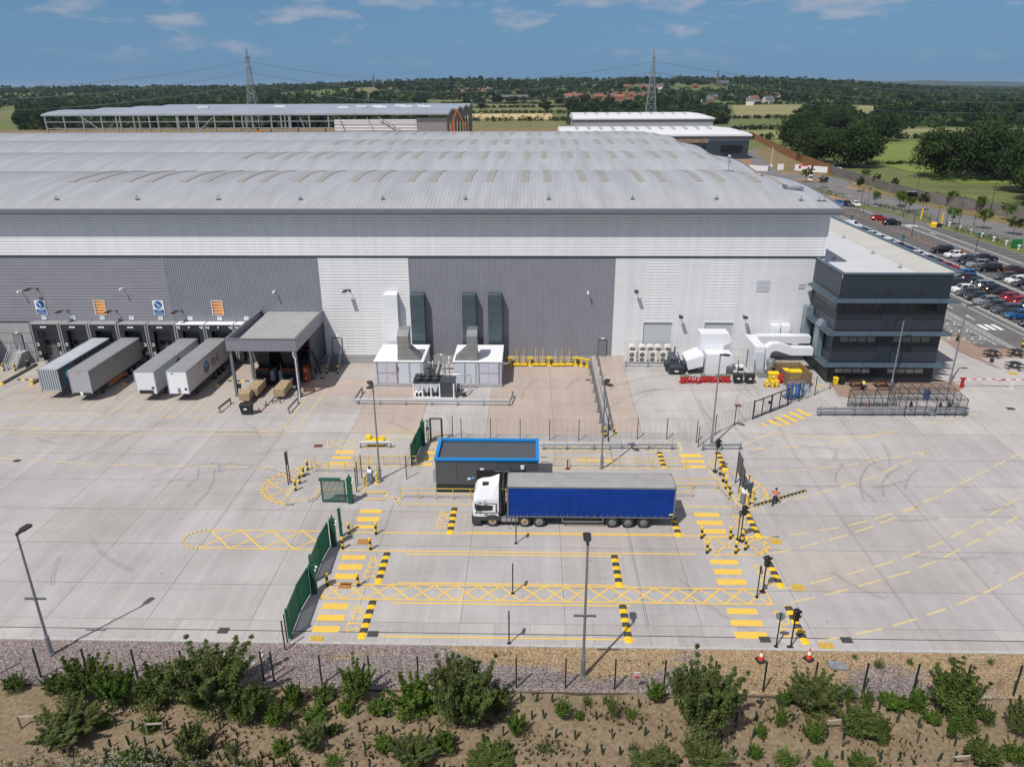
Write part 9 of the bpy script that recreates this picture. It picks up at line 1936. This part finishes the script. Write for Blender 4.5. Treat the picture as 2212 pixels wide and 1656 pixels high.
# ================================================================ planted bank in the foreground
def shrub_crown(r,W,H,n,leaf,asp,shoots):
    b=B()
    for k in range(14):
        a=r.random()*6.28; q=W*.5*(.25+.5*r.random()); c=(q*math.cos(a),q*math.sin(a),H*(.22+.45*r.random())); leaves(b,r,c,W*(.13+.10*r.random()),n,leaf,asp,r.choice([0,1,1,2]))
    for k in range(shoots):
        a=r.random()*6.28; q=W*.42*r.random()**.6; p=Vector((q*math.cos(a)*.5,q*math.sin(a)*.5,H*.3)); e=Vector((q*math.cos(a)*1.25+r.gauss(0,.06*W),q*math.sin(a)*1.25+r.gauss(0,.06*W),H*(.72+.33*r.random()))); m=r.choice([0,1,1,2,2])
        for j in range(7):
            f=(j+1)/7; c=p+(e-p)*f; leaves(b,r,c,W*.085*(1.15-.75*f),max(4,int(n*.17)),leaf,asp,m)
    return b
class Shrub(Kind):
    def __init__(s,seed,W,H,n,leaf,asp,shoots,mats):
        r=random.Random(seed); s.name='shrub'; s.W=W; s.H=H; s.c=shrub_crown(r,W,H,n,leaf,asp,shoots).mesh('crown',mats); s.t=trunk(r,H*.45,.035*W**.5,W*.3,7).mesh('trunk',BARK)
LS=[leafm('leaf_shrub_dark',(.058,.088,.020)),leafm('leaf_shrub',(.092,.13,.030)),leafm('leaf_shrub_light',(.14,.18,.048))]
SB_=[Shrub(60,2,1.8,150,.085,1.6,34,LS),Shrub(61,2,1.9,140,.09,1.5,30,LB_),Shrub(62,4,3.0,300,.085,2.2,70,LW),Shrub(63,2.2,1.8,150,.085,1.6,38,LS),Shrub(64,1.5,1.5,110,.075,1.5,26,LB_),Shrub(65,1.8,1.5,130,.07,2.2,34,LW)]
SC_=[Shrub(70,1.0,2.0,70,.075,1.6,26,LB_),Shrub(71,1.0,2.0,70,.07,1.8,26,LS)]
SF=[Shrub(80,1.3,1.3,22,.06,2.2,22,LW),Shrub(81,1.3,1.3,26,.06,1.8,24,LB_)]
KN=['dark green bushy shrub','fresh green shrub','grey-green willowy shrub','thin sparse shrub','slim upright shrub']
BUSH=[(-30.4,33.73,1.22,0.99,0),(-28.08,33.7,1.28,1.34,0),(-26.01,33.22,2.56,2.78,0),(-25.29,30.48,3.24,1.46,2),(-23.83,32.87,2.29,3.08,1),(-23.75,31.21,0.81,0.6,1),(-21.74,34.51,1.48,1.63,3),(-21.47,33.06,2.56,2.31,0),(-21.13,28.89,1.48,0.52,1),(-21.02,30.99,1.08,0.86,1),(-18.24,32.81,4.46,3.77,2),(-17.95,29.29,1.75,2.08,2),(-15.92,29.51,0.81,0.79,3),(-15.72,31.77,2.29,2.61,0),(-14.01,31.36,1.48,1.82,1),(-13.52,32.84,1.22,1.93,1),(-13.39,29.82,1.08,0.67,1),(-12.02,33.44,1.48,0.88,0),(-12.01,31.9,1.48,0.88,1),(-11.69,30.03,1.75,1.52,2),(-10.73,30.98,0.81,0.6,1),(-10.35,32.37,1.08,0.86,1),(-10.29,28.93,1.08,0.67,3),(-9.96,33.31,2.02,2.72,1),(-8.52,32.48,1.48,0.88,1),(-7.81,30.07,1.22,0.81,1),(-6.41,32.51,2.56,2.49,1),(-6.05,29.23,2.16,1.35,2),(-4.63,34.53,1.62,1.76,2),(-4.55,30.05,1.35,1.5,1),(-3.6,32.06,3.65,3.92,2),(-2.01,29.14,2.43,0.86,0),(-1.74,32.81,1.62,1.57,0),(-0.68,31.11,1.08,1.61,1),(0.83,30.01,0.94,0.73,3),(1.83,32.2,0.94,1.48,4),(2.81,32.25,0.61,0.68,1),(3.27,33.29,0.68,0.84,3),(4.62,32.18,0.94,2.04,3),(5.51,29.95,0.61,1.06,3),(5.74,32.35,0.81,0.79,3),(6.03,29.27,1.48,0.88,2),(7.15,29.42,1.35,1.13,2),(7.21,33.44,1.08,1.8,4),(9.24,29.3,2.29,1.39,2),(9.41,31.28,3.51,5.01,2),(11.54,33.58,0.81,0.79,0),(12.0,29.94,0.81,0.97,1),(12.69,31.31,0.68,0.84,1),(13.45,29.3,1.62,1.01,3),(14.02,32.16,0.81,0.97,1),(14.75,33.69,1.08,1.05,1),(15.4,30.98,1.22,1.56,1),(15.42,29.3,1.22,0.43,1),(16.04,33.19,2.7,2.44,2),(17.36,29.37,1.48,0.69,0),(18.19,33.7,1.22,1.74,3),(18.24,31.85,2.29,1.48,0),(18.97,30.9,0.94,1.86,0),(19.29,33.49,0.81,1.35,4),(20.17,37.36,0.4,0.39,3),(20.72,33.47,1.62,0.83,1),(21.26,36.54,0.68,0.84,3),(21.93,33.26,1.22,1.56,1),(22.49,32.42,1.08,0.67,1),(22.78,31.11,0.54,2.4,4),(23.37,36.94,0.47,0.55,3),(23.81,29.84,1.75,1.52,0),(23.89,31.58,1.22,1.74,3),(23.95,33.02,2.7,3.56,0),(25.38,32.46,0.94,1.29,0),(25.46,29.81,1.22,1.56,1),(25.93,37.0,0.54,0.71,3),(26.55,31.45,1.48,2.85,2),(28.26,37.04,0.47,0.55,3)]
def near_row(y): return 'against the fence' if y>33.2 else 'in the second line' if y>31.8 else 'midway down the bank' if y>30 else 'near the front of the bank'
groups={}
for q in BUSH: groups.setdefault((q[4],near_row(q[1]) if q[1]<34.1 else 'in the gravel'),[]).append(q)
for (k,row),L in groups.items():
    for i,(x,y,w,h,_) in enumerate(L):
        kd={0:SB_[0] if i%2 else SB_[3],1:SB_[1] if i%2 else SB_[4],2:SB_[2] if w>1.9 else SB_[5],3:SF[i%2],4:SC_[i%2]}[k]
        lab=('large ' if w>2.4 else 'small ' if w<.9 else '')+KN[k]+' '+row+(', '+nth(i,len(L)) if len(L)>1 else '')
        kd.put(x,y,w*1.08,h*.84,lab,'shrubs on the planted bank','shrub',(soil_z(x,y) if y<34.1 else -.04)-.03)
# tree shelters in rows
TG=M('shelter_tube_green',(.012,.055,.035),.5,0,.2,4); b=B(); b.loft([[(.055*math.cos(a),.055*math.sin(a),z) for a in [k*math.pi/4 for k in range(8)]] for z in (-.05,.62)],0,False); b.loft([[(.048*math.cos(a),.048*math.sin(a),z) for a in [k*math.pi/4 for k in range(8)]][::-1] for z in (.3,.62)],0,False); TM=b.mesh('tube',TG)
b=B(); b.bar((.075,0,-.1),(.075,0,.5),.03); STM=b.mesh('stake',M('stake_wood',(.16,.11,.07),.9))
r=random.Random(9); rows=[(33.35,'nearest the fence'),(32.2,'second from the fence'),(31.05,'third from the fence'),(29.85,'fourth from the fence'),(28.7,'fifth from the fence'),(27.5,'nearest the camera')]
for j,(y,nm) in enumerate(rows):
    xs_=[x for x in [-25+.98*i+(.45 if j%2 else 0)+r.gauss(0,.08) for i in range(52)] if r.random()<.72 and abs(x)<y*.75+1]
    xs_=[x for x in xs_ if all((x-q[0])**2+(y-q[1])**2>(q[2]*.42)**2 for q in BUSH)]
    for i,x in enumerate(xs_):
        yy=y+r.gauss(0,.08); t=thing('tree_shelter','green tree shelter tube, '+nth(i,len(xs_))+' in the row '+nm,'tree shelter',(x,yy,soil_z(x,yy)),r.random()*6,'green tree shelters on the bank'); t.rotation_euler=(r.gauss(0,.07),r.gauss(0,.07),r.random()*6)
        for nn,me in (('tube',TM),('stake',STM)): o=bpy.data.objects.new(nn,me); C.objects.link(o); o.parent=t
# timber tree supports
def support(x,y,label,s=1.):
    t=thing('tree_support',label,'timber frame',(x,y,soil_z(x,y)),.1,'timber tree supports'); W_=M('support_timber',(.22,.16,.11),.9)
    for q in (-.45,.45): b=B(); b.bar((q,0,-.2),(q,0,.85*s),.09); b.obj('stake',W_,t)
    b=B(); b.bar((-.5,0,.78*s),(.5,0,.78*s),.05,.1); b.obj('cross_bar',M('support_pale',(.42,.38,.32),.8),t)
for (x,y),l in zip([(-27.90,31.00),(-20.51,30.60)]+[(16.71,31.65),(22.40,29.44)],['timber tree support at the far left of the bank','timber tree support left of the willowy shrubs','dark timber tree support among the right-hand shrubs','timber tree support at the bottom right']): support(x,y,l)
# weeds, flowers and dry stalks: nobody could count them
b=B(); r=random.Random(21); WD=[leafm('weed_dark',(.04,.06,.014)),leafm('weed_green',(.075,.10,.024)),M('dry_stalk',(.20,.15,.075),.9),M('white_umbel',(.62,.63,.58),.8)]
for _ in range(6500):
    y=24.5+9.4*r.random(); x=(-.78+1.56*r.random())*y
    d=math.sin(x*.7+1)*math.sin(y*1.3)+(1.6 if x<-12 and y<29.5 else 0)+(.5 if y<28 else 0)+r.gauss(0,.5)
    if d<.30: continue
    z=soil_z(x,y); q0=1.7 if x<-12 and y<29.8 else 1.15; h=(.08+.26*r.random()**1.5)*q0; m=r.choice([0,1,1,2])
    for _k in range(5): a=r.random()*6.28; q=(.03+.09*r.random())*q0; w=.035*q0; b.raw([(x-w*math.sin(a),y+w*math.cos(a),z),(x+w*math.sin(a),y-w*math.cos(a),z),(x+q*math.cos(a),y+q*math.sin(a),z+h)],[(0,1,2)],m)
for _ in range(1300):
    x=-21+r.gauss(0,2.8); y=27.3+r.gauss(0,.8)
    if r.random()<.08: x=-10+18*r.random(); y=26.6+1.5*r.random()
    z=soil_z(x,y); h=.5+.5*r.random(); b.raw([(x-.012,y,z),(x+.012,y,z),(x,y+.03,z+h)],[(0,1,2)],1)
    for _k in range(6): a=r.random()*6.28; q=.09*r.random(); s=.012+.012*r.random(); c=(x+q*math.cos(a),y+q*math.sin(a),z+h+r.gauss(0,.015)); b.raw([(c[0]-s,c[1],c[2]),(c[0],c[1]-s,c[2]+.01),(c[0]+s,c[1],c[2]),(c[0],c[1]+s,c[2]-.01)],[(0,1,2,3)],3)
    for _k in range(7): a=r.random()*6.28; q=.05+.12*r.random(); hh=h*(.1+.6*r.random()); b.raw([(x,y,z+hh*.6),(x+q*math.cos(a)-.03,y+q*math.sin(a),z+hh),(x+q*math.cos(a)*1.3,y+q*math.sin(a)*1.3,z+hh*1.05),(x+q*math.cos(a)+.03,y+q*math.sin(a),z+hh*.9)],[(0,1,2,3)],r.randrange(2))
for _ in range(420):
    y=34.3+3.5*r.random(); x=(-.78+1.56*r.random())*y
    if math.sin(x*1.1)*math.sin(y*2+x*.5)<.35: continue
    h=.08+.22*r.random(); m=r.choice([0,1,2,2])
    for _k in range(6): a=r.random()*6.28; q=.03+.08*r.random(); w=.02; b.raw([(x-w*math.sin(a),y+w*math.cos(a),-.05),(x+w*math.sin(a),y-w*math.cos(a),-.05),(x+q*math.cos(a),y+q*math.sin(a),-.05+h)],[(0,1,2)],m)
tag(b.obj('weeds',WD),kind='stuff')
# pale rubble and a sheet in the gravel at the left
b=B(); r=random.Random(3)
for _ in range(26): x=-19.3+1.1*r.gauss(0,1); y=36.6+.25*r.gauss(0,1); s=.08+.14*r.random(); b.at(x,y,-.03,r.random()*3,r.gauss(0,.3)); b.cbox(0,0,0,s*1.6,s,s*.5)
b.T=None
tag(b.obj('rubble',M('pale_rubble',(.45,.42,.40),.9,0,.15,2)),kind='stuff')

# ================================================================ summer air
hm=bpy.data.materials.new('haze'); hm.use_nodes=True; nt=hm.node_tree; nt.nodes.clear(); o_=nt.nodes.new('ShaderNodeOutputMaterial'); v_=nt.nodes.new('ShaderNodeVolumePrincipled'); v_.inputs['Color'].default_value=(.62,.80,1,1); v_.inputs['Density'].default_value=.000055; v_.inputs['Anisotropy'].default_value=.2; nt.links.new(v_.outputs[0],o_.inputs['Volume'])
b=B(); b.box(-14000,14000,-200,15000,-3,110); h_=b.obj('haze',hm); tag(h_,kind='stuff')
sc.cycles.volume_bounces=0
